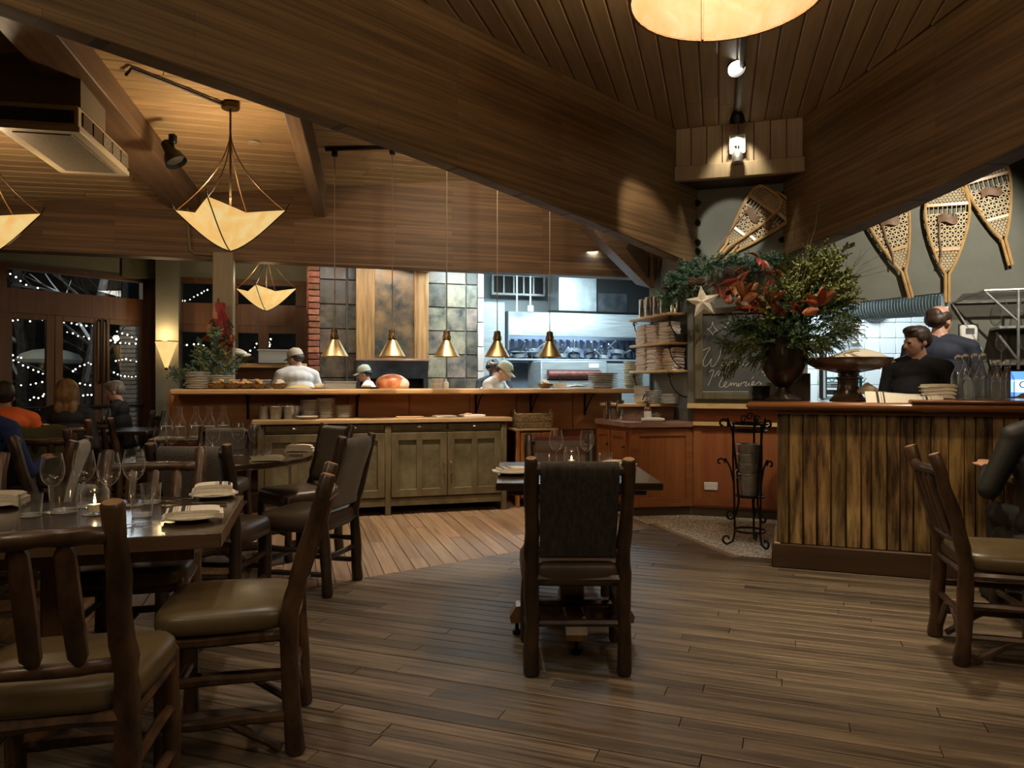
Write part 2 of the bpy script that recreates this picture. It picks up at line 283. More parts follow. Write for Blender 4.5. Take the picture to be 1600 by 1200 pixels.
M['chinac'] = mat('cream_china', (.62, .60, .50), (.68, .66, .57), rough=.25, scale=10, rnd=.08)
M['stoned'] = mat('dark_stoneware', (.045, .04, .036), (.07, .062, .055), rough=.35, scale=10, rnd=.15)
M['linen'] = mat('cream_linen', (.66, .60, .48), (.74, .68, .56), rough=.85, scale=120, bump=.25, detail=1, rnd=.05)
M['linenp'] = mat('blush_linen', (.68, .56, .47), (.76, .64, .55), rough=.85, scale=120, bump=.25, detail=1, rnd=.10)
M['navy'] = mat('dark_stripe', (.022, .020, .026), rough=.85)
M['taupe'] = mat('taupe_stripe', (.30, .26, .22), rough=.85)
M['glass'] = glassmat('clear_glass', (.985, .985, .98), 1.7, .05, .012)
M['pane'] = glassmat('window_glass', (.90, .93, .92), .7, .0)
M['bottle'] = glassmat('bottle_glass', (.96, .975, .97), 1.5, .05, .035)
M['water'] = glassmat('water', (.97, .985, .98), .6, .03, .05)
M['chrome'] = mat('chrome', (.75, .75, .73), rough=.12, metal=1)
M['silver'] = mat('flatware_steel', (.62, .60, .56), rough=.2, metal=1)
M['galv'] = mat('galvanised_zinc', (.30, .30, .285), (.44, .44, .42), rough=.42, metal=.7, scale=14, detail=5, rv=.08)
M['white'] = mat('white_plastic', (.78, .76, .68), rough=.35)
M['ac'] = mat('beige_enamel', (.42, .37, .27), (.46, .41, .30), rough=.4, scale=3)
M['acd'] = mat('perforated_panel', (.10, .09, .068), (.26, .235, .18), rough=.5, metal=.3, scale=150, detail=0, lo=.45, hi=.55)
M['chalkboard'] = mat('chalkboard_slate', (.042, .043, .036), (.066, .066, .056), rough=.7, scale=2.5, detail=6)
M['boardframe'] = wood('board_frame', (.075, .06, .03), (.13, .105, .055), 2, .55, .02, .4, 12, 1)
M['chalk'] = mat('chalk', (.80, .74, .58), rough=.95)
M['ash'] = mat('steamed_ash', (.42, .24, .08), (.56, .35, .14), rough=.35, scale=10, rnd=.08, coat=.2)
M['rawhide'] = mat('rawhide_lacing', (.52, .38, .19), (.66, .51, .29), rough=.55, scale=20, rnd=.08)
M['strap'] = mat('leather_strap', (.12, .06, .028), (.22, .12, .06), rough=.6, scale=20)
M['pine'] = mat('pine_needle', (.018, .055, .020), (.075, .15, .060), rough=.55, scale=12, detail=2, hue=.02, rnd=.1)
M['pinef'] = mat('frosted_pine_needle', (.045, .11, .075), (.17, .27, .19), rough=.55, scale=12, detail=2)
M['cedar'] = mat('cedar_spray', (.045, .07, .016), (.15, .17, .05), rough=.6, scale=10, detail=2)
M['box'] = mat('boxwood_sprig', (.10, .125, .03), (.30, .32, .11), rough=.5, scale=10, detail=2)
M['redleaf'] = mat('russet_magnolia_leaf', (.17, .026, .012), (.38, .085, .035), rough=.42, scale=9, detail=3, hue=.012, rnd=.25)
M['copperleaf'] = mat('copper_leaf', (.26, .085, .03), (.46, .19, .08), rough=.4, scale=9, detail=3, hue=.012, rnd=.2)
M['twig'] = mat('twig_bark', (.055, .035, .022), (.11, .075, .05), rough=.75, scale=20)
M['star'] = mat('birch_bark', (.34, .29, .20), (.66, .58, .42), rough=.7, scale=12, detail=7, bump=.4)
M['cone'] = mat('pinecone', (.06, .035, .022), (.13, .08, .05), rough=.7, scale=20)
M['urn'] = mat('urn_bronze', (.020, .014, .011), (.04, .028, .02), rough=.34, metal=.5, scale=6, rv=.08)
M['pottery'] = mat('glazed_brown_pottery', (.035, .022, .014), (.085, .055, .035), rough=.26, scale=7, stretch=(.5, .5, 3), rv=.08)
M['ribbon'] = mat('red_velvet_ribbon', (.24, .012, .020), (.36, .025, .035), rough=.6, scale=8, sheen=.5)
M['pepper'] = mat('dried_red_pepper', (.20, .018, .012), (.33, .04, .022), rough=.35, scale=12, rnd=.2)
M['wicker'] = mat('wicker', (.16, .105, .05), (.40, .29, .16), rough=.7, scale=40, rnd=.25, bump=.4)
M['skin'] = mat('skin', (.50, .26, .17), (.56, .31, .21), rough=.5, scale=14)
M['skinp'] = mat('pale_skin', (.60, .34, .25), (.66, .39, .29), rough=.5, scale=14)
M['hairb'] = mat('brown_hair', (.030, .017, .010), (.07, .040, .022), rough=.5, scale=40, stretch=(1, 1, .25), bump=.8)
M['hairk'] = mat('black_hair', (.010, .008, .007), (.03, .022, .018), rough=.45, scale=40, bump=.9)
M['hairbl'] = mat('blond_hair', (.17, .095, .040), (.42, .27, .13), rough=.45, scale=26, stretch=(1, 1, .22), bump=.8)
M['hairg'] = mat('grey_hair', (.17, .14, .11), (.34, .29, .24), rough=.5, scale=40, stretch=(1, 1, .3), bump=.8)
M['coat'] = mat('chef_white_cotton', (.74, .74, .72), (.80, .80, .78), rough=.85, scale=6, bump=.3)
M['cap'] = mat('khaki_cap', (.50, .45, .36), (.60, .54, .44), rough=.85, scale=60, detail=1)
M['capg'] = mat('sage_cap', (.38, .41, .32), (.46, .49, .39), rough=.85, scale=60, detail=1)
M['shirtn'] = mat('navy_shirt', (.012, .015, .030), (.020, .024, .045), rough=.8, scale=6, bump=.3)
M['shirtk'] = mat('black_shirt', (.009, .009, .012), (.016, .016, .021), rough=.75, scale=6, bump=.3)
M['orange'] = mat('orange_polo', (.62, .105, .018), (.70, .135, .028), rough=.85, scale=6, bump=.25)
M['blue'] = mat('royal_blue_sweater', (.018, .040, .16), (.03, .06, .21), rough=.85, scale=60, bump=.4)
M['jeans'] = mat('dark_trousers', (.012, .012, .014), rough=.85)
M['eye'] = mat('eye_dark', (.012, .008, .006), rough=.2)
M['lip'] = mat('lip', (.36, .12, .09), rough=.45)
M['jacket'] = mat('olive_jacket', (.085, .078, .035), (.12, .11, .055), rough=.8, scale=8, bump=.3)
M['fleece'] = mat('pale_shearling', (.50, .50, .46), (.66, .66, .62), rough=.95, scale=60, bump=1.0, sheen=.4)
M['food'] = mat('crisp_golden_food', (.42, .20, .06), (.72, .46, .20), rough=.55, scale=40, detail=4, bump=.6)
M['foodw'] = mat('pale_food', (.75, .70, .58), (.85, .80, .68), rough=.6, scale=30, bump=.4)
M['ham'] = mat('glazed_roast', (.52, .10, .03), (.85, .42, .22), rough=.3, scale=9, detail=4, bump=.4)
M['yellow'] = mat('yellow_paper', (.72, .52, .16), (.80, .62, .24), rough=.8, scale=5)
M['paper'] = mat('white_paper', (.78, .76, .70), rough=.8)
M['ink'] = mat('black_ink', (.02, .02, .022), rough=.8)
M['amber'] = mat('amber_plastic', (.16, .055, .015), (.20, .07, .02), rough=.2, scale=5)
M['snow'] = mat('snow', (.40, .43, .44), (.50, .53, .54), rough=.9, scale=4)
M['night'] = mat('dark_bushes', (.012, .014, .010), (.04, .042, .034), rough=.9, scale=3)
M['trunk'] = mat('tree_bark', (.030, .026, .022), (.085, .078, .07), rough=.9, scale=12, bump=.5)
M['umb'] = mat('canvas_parasol', (.36, .37, .33), (.42, .43, .38), rough=.9, scale=5)
M['hide'] = emis('rawhide_shade', (1, .56, .16), .42, (1, .74, .30), 7)
M['hide2'] = emis('rawhide_drum', (1, .50, .15), .36, (1, .72, .36), 6, .035)
M['sconce'] = emis('sconce_shade', (1, .58, .18), .55, (1, .72, .32), 9)
M['bulb'] = emis('lit_bulb', (1, .82, .55), 14)
M['fairy'] = emis('fairy_bulb', (1, .93, .80), 9)
M['lens'] = emis('spot_lens', (1, .95, .82), 12)
M['heatbulb'] = emis('heat_bulb', (1, .72, .40), 10)
M['flame'] = emis('candle_flame', (1, .70, .34), 22)
M['screen'] = emis('lit_screen', (.10, .26, .85), 1.1)
M['screenl'] = emis('lit_screen_panel', (.42, .72, 1), 1.3)
M['diff'] = emis('fluorescent_diffuser', (.80, .95, 1), 3)
M['wax'] = mat('candle_wax', (.75, .65, .45), rough=.5)
M['plasticc'] = mat('frosted_plastic', (.45, .45, .43), (.52, .52, .5), rough=.35, scale=5)
M['teal'] = mat('teal_wire_shelf', (.02, .09, .08), rough=.45, metal=.3)
M['redroll'] = mat('rusty_roller', (.10, .025, .018), (.19, .06, .045), rough=.5, scale=18, metal=.4)
M['wood_post'] = wood('post_paint', (.20,.16,.10), (.28,.225,.15), 2, .55, .03, .1, 12, .8)
M['cord'] = mat('black_cord', (.010, .009, .008), rough=.6)
M['beigewire'] = mat('beige_conduit', (.20, .15, .09), rough=.5)
M['ductm'] = mat('galvanised_duct', (.42, .47, .48), (.56, .61, .62), rough=.4, metal=.6, scale=5, rv=.1)
# ================================================================ SETTING
def clipline(poly, p, n):                                   # keep the side where (q-p).n <= 0
    out = []
    for i in range(len(poly)):
        a, b = poly[i], poly[(i+1) % len(poly)]; da = (a[0]-p[0])*n[0]+(a[1]-p[1])*n[1]; db = (b[0]-p[0])*n[0]+(b[1]-p[1])*n[1]
        if da <= 0: out.append(a)
        if (da < 0) != (db < 0) and abs(da-db) > 1e-9: t = da/(da-db); out.append((a[0]+(b[0]-a[0])*t, a[1]+(b[1]-a[1])*t))
    return out
def plankfill(parent, name, O, ex, ey, poly, width, gap, th, m, lmin, lmax, vis=1, ch=.004, uneven=.0):
    ex = Vector(ex).normalized(); ez = ex.cross(Vector(ey)).normalized(); ey = ez.cross(ex); O = Vector(O)
    P = [((Vector(q)-O).dot(ex), (Vector(q)-O).dot(ey)) for q in poly]
    ar = sum(P[i][0]*P[(i+1) % len(P)][1]-P[(i+1) % len(P)][0]*P[i][1] for i in range(len(P)))
    if ar < 0: P = P[::-1]
    B = Matrix(((ex.x, ey.x, ez.x, 0), (ex.y, ey.y, ez.y, 0), (ex.z, ey.z, ez.z, 0), (0, 0, 0, 1)))
    y0 = min(p[1] for p in P); y1 = max(p[1] for p in P); x0 = min(p[0] for p in P); x1 = max(p[0] for p in P); y = y0; n = 0
    while y < y1:
        x = x0-random.uniform(0, lmax*.8)
        while x < x1:
            L = random.uniform(lmin, lmax); q = [(x, y), (x+L-gap, y), (x+L-gap, y+width-gap), (x, y+width-gap)]; x += L
            for i in range(len(P)):
                a, b = P[i], P[(i+1) % len(P)]; q = clipline(q, a, (b[1]-a[1], -(b[0]-a[0])))
                if len(q) < 3: break
            if len(q) < 3: continue
            A = abs(sum(q[i][0]*q[(i+1) % len(q)][1]-q[(i+1) % len(q)][0]*q[i][1] for i in range(len(q))))/2
            if A < .004: continue
            cx = sum(p[0] for p in q)/len(q); cyy = sum(p[1] for p in q)/len(q); q = [(p[0]-cx, p[1]-cyy) for p in q]
            yc = (max(p[1] for p in q)+min(p[1] for p in q))/2
            top = [(p[0], p[1]+(ch if p[1] < yc else -ch)) for p in q]; mb = MB(); h = th; dz = random.uniform(-uneven, uneven)
            if vis > 0: mb.prism(q, -h, -ch*.6); V0 = len(mb.v)//2; k = len(q); mb.f.pop(1); mb.mi.pop(1); o = k; mb.v += [(p[0], p[1], 0.0) for p in top]; mb.f += [[k+i, k+(i+1) % k, 2*k+(i+1) % k, 2*k+i] for i in range(k)]+[list(range(2*k, 3*k))]; mb.mi += [0]*(k+1)
            else:
                k = len(q); mb.v = [(p[0], p[1], 0.0) for p in top]+[(p[0], p[1], ch*.6) for p in q]+[(p[0], p[1], h) for p in q]
                mb.f = [list(range(k))[::-1]]+[[i, (i+1) % k, k+(i+1) % k, k+i] for i in range(k)]+[[k+i, k+(i+1) % k, 2*k+(i+1) % k, 2*k+i] for i in range(k)]+[list(range(2*k, 3*k))]; mb.mi = [0]*len(mb.f)
            o = mb.build(name, m, parent, ang=20); o.matrix_world = Matrix.Translation(O) @ B @ Matrix.Translation((cx, cyy, dz)); n += 1
        y += width
    return n
# ---- floor
fl = struct(MB().bb(-9, 8, -2.5, 12.5, -.16, -.024).build('floor', M['floorbase']))
P1 = (1.27, 6.48, 0); P2 = (1.60, 5.42, 0)
fd = Vector((math.cos(math.radians(-20.5)), math.sin(math.radians(-20.5)), 0)); fe = Vector((-fd.y, fd.x, 0))
n1 = plankfill(fl, 'floorboard', (0, 0, 0), fd, fe, [(-4.6, 1.5, 0), (5.6, 1.5, 0), (5.6, 3.9, 0), P2, (.452, 5.856, 0), (-1.021, 4.735, 0), (-4.6, 2.01, 0)], .087, .0035, .024, M['floor'], 1.0, 2.6, uneven=.0012)
plankfill(fl, 'floorboard', (0, 0, 0), fd, fe, [(.452, 5.856, 0), P2, P1], .087, .0035, .024, M['floor'], 1.0, 2.6)
vd = R(0, 1); ve = -R(1, 0)
n2 = plankfill(fl, 'floorboard', R(0, 5), vd, ve, [(-4.6, 2.01, 0), (-1.021, 4.735, 0), P1, R(3.02, 6.7), R(2.75, 7.62), R(-3.4, 7.62), (-5.4, 4.6, 0)], .108, .0035, .024, M['floor2'], 1.2, 3.6, uneven=.0012)
bd = MB(); a = Vector(P1)+Vector((.02, .12, 0)); b = Vector(P2)+Vector((.02, -.02, 0)); bd.box((a+b)/2+Vector((-.01,0,-.016)), (.055, (a-b).length+.1, .036), math.atan2(-(b-a).x, (b-a).y)+0); bd.build('border_strip', M['floor2'], fl)
pb = MB(); pb.prism([(P1[0]-.1, P1[1]+.4), (P2[0], P2[1]), (1.98, 5.22), (5.4, 4.1), (6.2, 6.0), (2.4, 7.3), (1.0, 7.3)], -.02, -.004); pb.build('pebble_floor', M['pebble'], fl, kind='stuff')
# ---- corner wall: carries the chalkboard, the two great beams land on it
a0 = -.06; aL = Dpx(1262)[0]; aR = Dpx(1481)[0]; aE = 4.9
def Dprism(mb, pts, t0, t1):                                 # pts: (a, z) outline, t: from .. to, out of the wall
    A = [Dw(a, t0, z) for a, z in pts]; Bq = [Dw(a, t1, z) for a, z in pts]; n = len(pts)
    mb.add(A+Bq, [list(range(n)), list(range(n, 2*n))[::-1]]+[[i, n+i, n+(i+1) % n, (i+1) % n] for i in range(n)]); return mb
mb = MB(); Dprism(mb, [(a0, 0), (aL, 0), (aL, 3.7), (a0, 3.7)], -.12, 0); Dprism(mb, [(aL, 1.965), (aR, 2.06), (aR, 3.7), (aL, 3.7)], -.12, 0); Dprism(mb, [(aR, 0), (aE, 0), (aE, 3.7), (aR, 3.7)], -.12, 0); Dprism(mb, [(aL, 0), (aR, 0), (aR, 1.0), (aL, 1.0)], -.12, 0)
struct(mb.build('wall_corner', M['wallsage'] if 'wallsage' in M else M['wallgrey']))
mb = MB(); Dprism(mb, [(aR-.03, 1.0), (aR, 1.0), (aR, 2.058), (aR-.03, 2.055)], -.125, .012); struct(mb.build('trim_1', M['kwhite']))
# low panelled base under the chalkboard with its ledge
cb = MB(); Dprism(cb, [(0, .08), (1.35, .08), (1.35, 1.03), (0, 1.03)], 0, .02); base = struct(cb.build('wall_panelling', M['cherry']))
q = MB()
for z0, z1 in ((.10, .17), (.83, .90), (.97, 1.03)): Dprism(q, [(0, z0), (1.3, z0), (1.3, z1), (0, z1)], .02, .034)
q.build('panel_rail', M['cherryh'], base)
q = MB()
for x0 in (0.0, .56, 1.22): Dprism(q, [(x0, .17), (x0+.075, .17), (x0+.075, .83), (x0, .83)], .02, .033)
q.build('panel_stile', M['cherry'], base)
q = MB(); Dprism(q, [(.0, .865), (1.3, .865), (1.3, .90), (.0, .90)], .034, .075); q.build('chair_rail', M['pass'], base)
q = MB(); Dprism(q, [(-.02, .0), (1.35, .0), (1.35, .085), (-.02, .085)], -.02, .008); q.build('plinth', M['barbase'], base)
q = MB(); Dprism(q, [(-.05, 1.03), (1.4, 1.03), (1.4, 1.075), (-.05, 1.075)], 0, .13); q.build('ledge', M['pass'], base)
# wall that returns to the pass and carries the corner shelves
mb = MB(); mb.prism([R(3.72, 6.33), R(3.86, 6.33), R(3.86, 7.28), R(3.72, 7.28)], 0, 3.7); struct(mb.build('wall_return', M['wallgrey']))
# ---- great beams
def beam(name, O, d, tab, top, w, side, m):
    d = Vector(d).normalized(); n = len(tab); mb = MB(); ys = (0, side*w)
    V = [(x, y, z) for y in ys for x, z in tab]+[(x, y, top) for y in ys for x, z in tab]
    Fs = []
    for i in range(n-1): Fs += [[i, i+1, n+i+1, n+i], [2*n+i, 2*n+i+1, i+1, i], [n+i, n+i+1, 3*n+i+1, 3*n+i], [3*n+i, 3*n+i+1, 2*n+i+1, 2*n+i]]
    Fs += [[0, n, 3*n, 2*n], [n-1, 3*n-1, 4*n-1, 2*n-1]]
    mb.add(V, Fs); o = mb.build(name, m, bevel=.008); bm = bmesh.new(); bm.from_mesh(o.data); bmesh.ops.recalc_face_normals(bm, faces=bm.faces); bm.to_mesh(o.data); bm.free()
    o.location = O; o.rotation_euler = (0, 0, math.atan2(d.y, d.x)); return struct(o)
LB = 3.0975
b1 = beam('beam', (1.509, 6.78, 0), (-2.08, -2.295, 0), [(s*LB, z) for s, z in ((-.16, 2.39), (0, 2.43), (.2, 2.488), (.42, 2.543), (.7, 2.615), (1, 2.678), (1.344, 2.722), (1.69, 2.757), (2.2, 2.80), (2.7, 2.83))], 3.66, .125, -1, M['beam'])
b2 = beam('beam', (2.56, 6.47, 0), (.214, -1.89, 0), [(q*1.902, z) for q, z in ((-.22, 2.445), (0, 2.458), (.35, 2.48), (.657, 2.508), (1, 2.548), (1.27, 2.587), (1.8, 2.64), (2.6, 2.70), (3.4, 2.74))], 3.66, .17, 1, M['beam'])
for b_, x_, y_, zs in ((b1, -.40, .012, (3.0, 2.81, 2.62, 2.535)), (b2, -.38, -.012, (3.02, 2.80, 2.60))):
    for z_ in zs: q = MB(); q.M = Matrix.Translation((x_, y_, z_)) @ Matrix.Rotation(PI/2, 4, 'X'); q.lathe([(.034, -.012), (.034, .004), (.02, .008), (.018, .022), (.0, .024)], 8) if y_ < 0 else q.lathe([(.0, -.024), (.018, -.022), (.02, -.008), (.034, -.004), (.034, .012)], 8); q.build('bolt', M['black'], b_)
# ---- planked box closing the corner between the beams
A = Vector((1.509, 6.78, 0)); B = Vector((2.56, 6.47, 0)); d = (B-A).normalized(); nrm = Vector((-d.y, d.x, 0)); Lx = (B-A).length
bx = MB(); bx.prism([A+d*.0+nrm*.03, B+nrm*.03, B+nrm*.36, A+nrm*.36], 3.125, 3.62); box = struct(bx.build('ceiling_box', M['barbase']))
q = MB(); q.M = Matrix.Translation(A) @ Matrix.Rotation(math.atan2(d.y, d.x), 4, 'Z'); q.cbox((Lx/2, .0, 3.188), (Lx+.02, .06, .135), .006); q.build('box_trim', M['boxwood'], box)
for k in range(8):
    q = MB(); wd = Lx/8; q.cbox((0, 0, 0), (wd-.004, .03, .37), .005); o = q.build('plank', M['boxwood'], box); o.matrix_world = Matrix.Translation(A+d*(wd*(k+.5))+nrm*.01+Vector((0, 0, 3.44))) @ Matrix.Rotation(math.atan2(d.y, d.x), 4, 'Z')
# ---- ceilings
cl = struct(MB().prism([(-3.8, 1.0), (3.3, .8), (2.75, 7.2), (1.6, 7.2)], 3.63, 3.70).build('ceiling', M['barbase']))
pd = Vector((.27, .963, 0)); n3 = plankfill(cl, 'plank', (2.0, 6.6, 3.6), pd, Vector((-pd.y, pd.x, 0)), [(-3.5, 1.25, 3.6), (3.15, .9, 3.6), (2.55, 6.5, 3.6), (1.5, 6.82, 3.6)], .133, .006, .03, M['ceil'], 4.5, 9, vis=-1, ch=.010)
def cz(U, V): return 3.184+.1245*(U+1.11)-.08*(V-8.1)
def c3(U, V, dz=0): return R(U, V, cz(U, V)+dz)
def cxy(x, y, dz=0): U, V = UV(x, y); return Vector((x, y, cz(U, V)+dz))
up = (c3(1, 0)-c3(0, 0)).cross(c3(0, 1)-c3(0, 0)).normalized(); ex = (c3(1, .3)-c3(0, 0)).normalized()
c2 = MB(); pl = [cxy(1.62, 6.95), c3(3.7, 8.25), c3(-5.5, 8.25), cxy(-6.7, 3.2), cxy(-2.6, 2.3)]; c2.add([p+up*.035 for p in pl]+[p+up*.09 for p in pl], [[4, 3, 2, 1, 0], [5, 6, 7, 8, 9]]+[[i, (i+1) % 5, 5+(i+1) % 5, 5+i] for i in range(5)])
c2o = struct(c2.build('ceiling', M['barbase'])); n4 = plankfill(c2o, 'plank', c3(0, 7), ex, up.cross(ex), pl, .128, .006, .03, M['ceil2'], 4, 8, vis=-1, ch=.009)
# fascia beam over the pass, and the rafters that run into it
fb = MB(); fb.bb(-4.2, 4.25, -.0, .2, 2.54, 3.75); o = fb.build('beam', M['beam2'], bevel=.006); o.location = R(0, 8.1); o.rotation_euler = (0, 0, AU); struct(o)
def rafter(U, V, wd, zb, L):
    mb = MB(); top = .45; mb.add([(0, -wd/2, 0), (0, wd/2, 0), (L, -wd/2, 0), (L, wd/2, 0), (0, -wd/2, top), (0, wd/2, top), (L, -wd/2, top), (L, wd/2, top)], [(0, 2, 3, 1), (4, 5, 7, 6), (0, 4, 6, 2), (1, 3, 7, 5), (0, 1, 5, 4), (2, 6, 7, 3)])
    o = mb.build('rafter', M['rafter'], bevel=.012); dv = R(-.11, -.994, .06); o.location = R(U, V, zb); o.rotation_mode = 'QUATERNION'; o.rotation_quaternion = dv.to_track_quat('X', 'Z'); o['kind'] = 'structure'; return o
rafter(-1.06, 8.12, .30, 3.03, 4.0); rafter(.27, 8.12, .12, 3.04, 3.2)
# wedge-shaped wooden box hanging by the corner, read as a canoe bow
g = MB(); Yg = 7.75; tri = [at(926, 358, Yg), at(1020, 452, Yg), at(1037, 396, Yg), at(1010, 360, Yg)]; bk = [v+R(0, .40, .10) for v in tri]; g.add(tri+bk, [[0, 3, 2, 1], [4, 5, 6, 7]]+[[i, (i+1) % 4, 4+(i+1) % 4, 4+i] for i in range(4)]); wdg = struct(g.build('hanging_wedge', M['rafter'], bevel=.006))
g = MB(); f_ = R(0, -.03); g.add([p+f_*k for k in (0.2, 1) for p in (at(978, 388, Yg), at(1010, 432, Yg), at(1012, 400, Yg), at(985, 372, Yg))], [[0, 3, 2, 1], [4, 5, 6, 7], [0, 1, 5, 4], [1, 2, 6, 5], [2, 3, 7, 6], [3, 0, 4, 7]]); g.build('opening_shade', M['barbase'], wdg)  # dark sheet painting the shade of the opening in the wedge
g = MB(); g.tube([at(1018, 396, Yg-.05), at(1020, 450, Yg-.05)], .018, 4); g.tube([at(930, 362, Yg-.03), at(1018, 450, Yg-.03)], .02, 4); g.build('edge_strip', M['beam2'], wdg)
# ---- kitchen shell
mb = MB(); mb.M = Matrix.Rotation(AU, 4, 'Z'); mb.bb(.16, 2.46, 9.80, 9.95, 0, 2.98); stonew = struct(mb.build('wall_kitchen', M['grout']))
tw, tv = .305, .31
cols = [.315, .62, 1.93, 2.22]; k = 0
def tileobj(parent, name, m, c, sx, sy, sz, U=True):
    q = MB(); q.cbox((0, 0, 0), (sx, sy, sz), .004); o = q.build(name, m, parent); o.location = c; o.rotation_euler = (0, 0, AU if U else 0); return o
for r in range(10):
    z = .07+r*.318
    for (u0, wd) in ((.31, .345), (.665, .305), (1.70, .27), (1.975, .265), (2.245, .16)):
        tileobj(stonew, 'tile', M['slate'], R(u0+wd/2, 9.79-random.uniform(0, .008), z+.155), wd-.012, .03, .306)
for r in range(9): tileobj(stonew, 'tile', M['slateb'], R(2.45, 9.78, .1+r*.335+.16), .085, .03, .325)
for r in range(9): tileobj(stonew, 'tile', M['slate'], R(1.15, 9.79, .07+r*.318), .9, .03, .306) if r < 3 else None
bc = MB(); bc.M = Matrix.Rotation(AU, 4, 'Z'); bc.bb(.175, .295, 9.44, 9.9, 0, 2.98); bco = struct(bc.build('brick_pier', M['grout'])); r = 0; z = .0
bm1 = MB().cbox((0, 0, 0), (.135, .11, .066), .006).mesh('brick', M['brick']); bm2 = MB().cbox((0, 0, 0), (.075, .11, .066), .006).mesh('brick', M['brick'])
while z < 2.9:
    o = link('brick', bm1, bco); o.location = R(.235+random.uniform(-.004, .004), 9.43-random.uniform(0, .012), z+.04); o.rotation_euler = (0, 0, AU+random.uniform(-.03, .03))
    for v in (9.56, 9.68, 9.80): 
        o = link('brick', bm2, bco); o.location = R(.20+random.uniform(-.01, .004), v+(.05 if r % 2 else 0), z+.04); o.rotation_euler = (0, 0, AU+PI/2*0)
    z += .078; r += 1
mb = MB(); mb.M = Matrix.Rotation(AU, 4, 'Z'); mb.bb(2.46, 7.2, 11.2, 11.35, 0, 3.0); mb.bb(2.36, 2.47, 9.8, 11.3, 0, 3.0); struct(mb.build('wall_cookline', M['kwhite']))
mb = MB(); mb.M = Matrix.Rotation(AU, 4, 'Z'); mb.bb(.15, 7.2, 8.3, 11.3, 2.98, 3.08); mb.bb(-.0, .16, 8.3, 9.5, 2.75, 3.05); struct(mb.build('ceiling_kitchen', M['kwhite']))
sf = MB(); sf.M = Matrix.Rotation(AU, 4, 'Z'); sf.add([(.55, 9.1, 2.86), (1.66, 9.1, 2.69), (1.66, 9.75, 2.69), (.55, 9.75, 2.86), (.55, 9.1, 2.92), (1.66, 9.1, 2.76), (1.66, 9.75, 2.76), (.55, 9.75, 2.92)], [(0, 1, 2, 3), (7, 6, 5, 4), (0, 4, 5, 1), (1, 5, 6, 2), (2, 6, 7, 3), (3, 7, 4, 0)]); struct(sf.build('soffit', M['kwhite']))
# pass wall: panelled dark red boards below the shelf
mb = MB(); mb.M = Matrix.Rotation(AU, 4, 'Z'); mb.bb(-1.15, 3.55, 7.62, 7.74, 0, 1.16); pw = struct(mb.build('wall_pass', M['cherryh']))
for u0, u1 in ((-1.12, .52), (.525, 1.14), (1.145, 1.78), (1.785, 2.30), (2.305, 2.95), (2.955, 3.5)):
    q = MB(); q.cbox((0, 0, 0), (u1-u0-.003, .02, .40), .003); o = q.build('panel', M['passp'], pw); o.location = R((u0+u1)/2, 7.612, .96); o.rotation_euler = (0, 0, AU)
for z in (.12, .31, .50, .66):
    q = MB(); q.cbox((0, 0, 0), (4.6, .022, .16), .006); o = q.build('board', M['barbase'] if z < .6 else M['cherryh'], pw); o.location = R(1.2, 7.610, z); o.rotation_euler = (0, 0, AU)
# ---- left dining side: glazed folding doors (wall_left), back wall, pillar, post
WO = Vector((-4.79, 9.66, 0)); WA = math.atan2(-.789, -.614); WX = Vector((-.614, -.789, 0)); WN = Vector((.789, -.614, 0))
def Wp(px): m = (px-800)/F; return (-4.79-9.66*m)/(.614-.789*m)
def wpart(name, mb, m, parent=None, **k):
    mb2 = mb.build(name, m, parent, **k)
    if parent is None: mb2.location = WO; mb2.rotation_euler = (0, 0, WA)
    return mb2
mb = MB(); mb.bb(-.2, 6, -.1, 0, 2.63, 3.3); mb.bb(2.75, 6, -.1, 0, 0, 2.63); struct(wpart('wall_left', mb, M['sage']))
mb = MB()
xs = [Wp(236), Wp(222), Wp(10), Wp(-30)]
mb.bb(-.2, 2.8, -.08, .03, 2.08, 2.36); mb.bb(-.2, xs[1], -.08, .02, 0, 2.63); mb.bb(xs[2], 2.8, -.08, .02, 0, 2.63); mb.bb(-.2, 2.8, -.1, .03, 2.585, 2.64); mb.bb(-.2, 2.8, -.07, .015, 0, .06)
tr = struct(wpart('trim_2', mb, M['trim']))
mb = MB(); mb.bb(xs[1]-.02, xs[2]+.02, -.035, -.025, 2.35, 2.6); tp = struct(wpart('window_1', mb, M['pane']))
def door(n, pa, pb):
    x0, x1 = Wp(pa), Wp(pb); s = .085
    mb = MB()
    for a, b in ((x0-s, x0), (x1, x1+s)): mb.bb(a, b, -.05, .01, .06, 2.1)
    mb.bb(x0, x1, -.05, .01, 2.015, 2.1); mb.bb(x0, x1, -.05, .01, .06, .28)
    o = struct(wpart('door_%d' % n, mb, M['trim'], bevel=.004)); mb = MB(); mb.bb(x0-.01, x1+.01, -.025, -.018, .27, 2.025); mb.build('pane', M['pane'], o); return o
d1 = door(1, 218, 171); d2 = door(2, 147, 98); d3 = door(3, 72, 19)
for dd, px in ((d1, 163.5), (d2, 154.5)):
    q = MB(); x = Wp(px); q.tube([(x, .02, 1.27), (x, .05, 1.30), (x, .05, 2.03), (x, .02, 2.06)], .012, 8); q.build('door_handle', M['black'], dd)
q = MB(); q.tube([(xs[1], .06, .985), (xs[2], .06, .985)], .016, 8); struct(wpart('trim_3', q, M['blackp']))
def Vpx(px, V): m = (px-800)/F; return V*(m*math.cos(AU)+math.sin(AU))/(-m*math.sin(AU)+math.cos(AU))
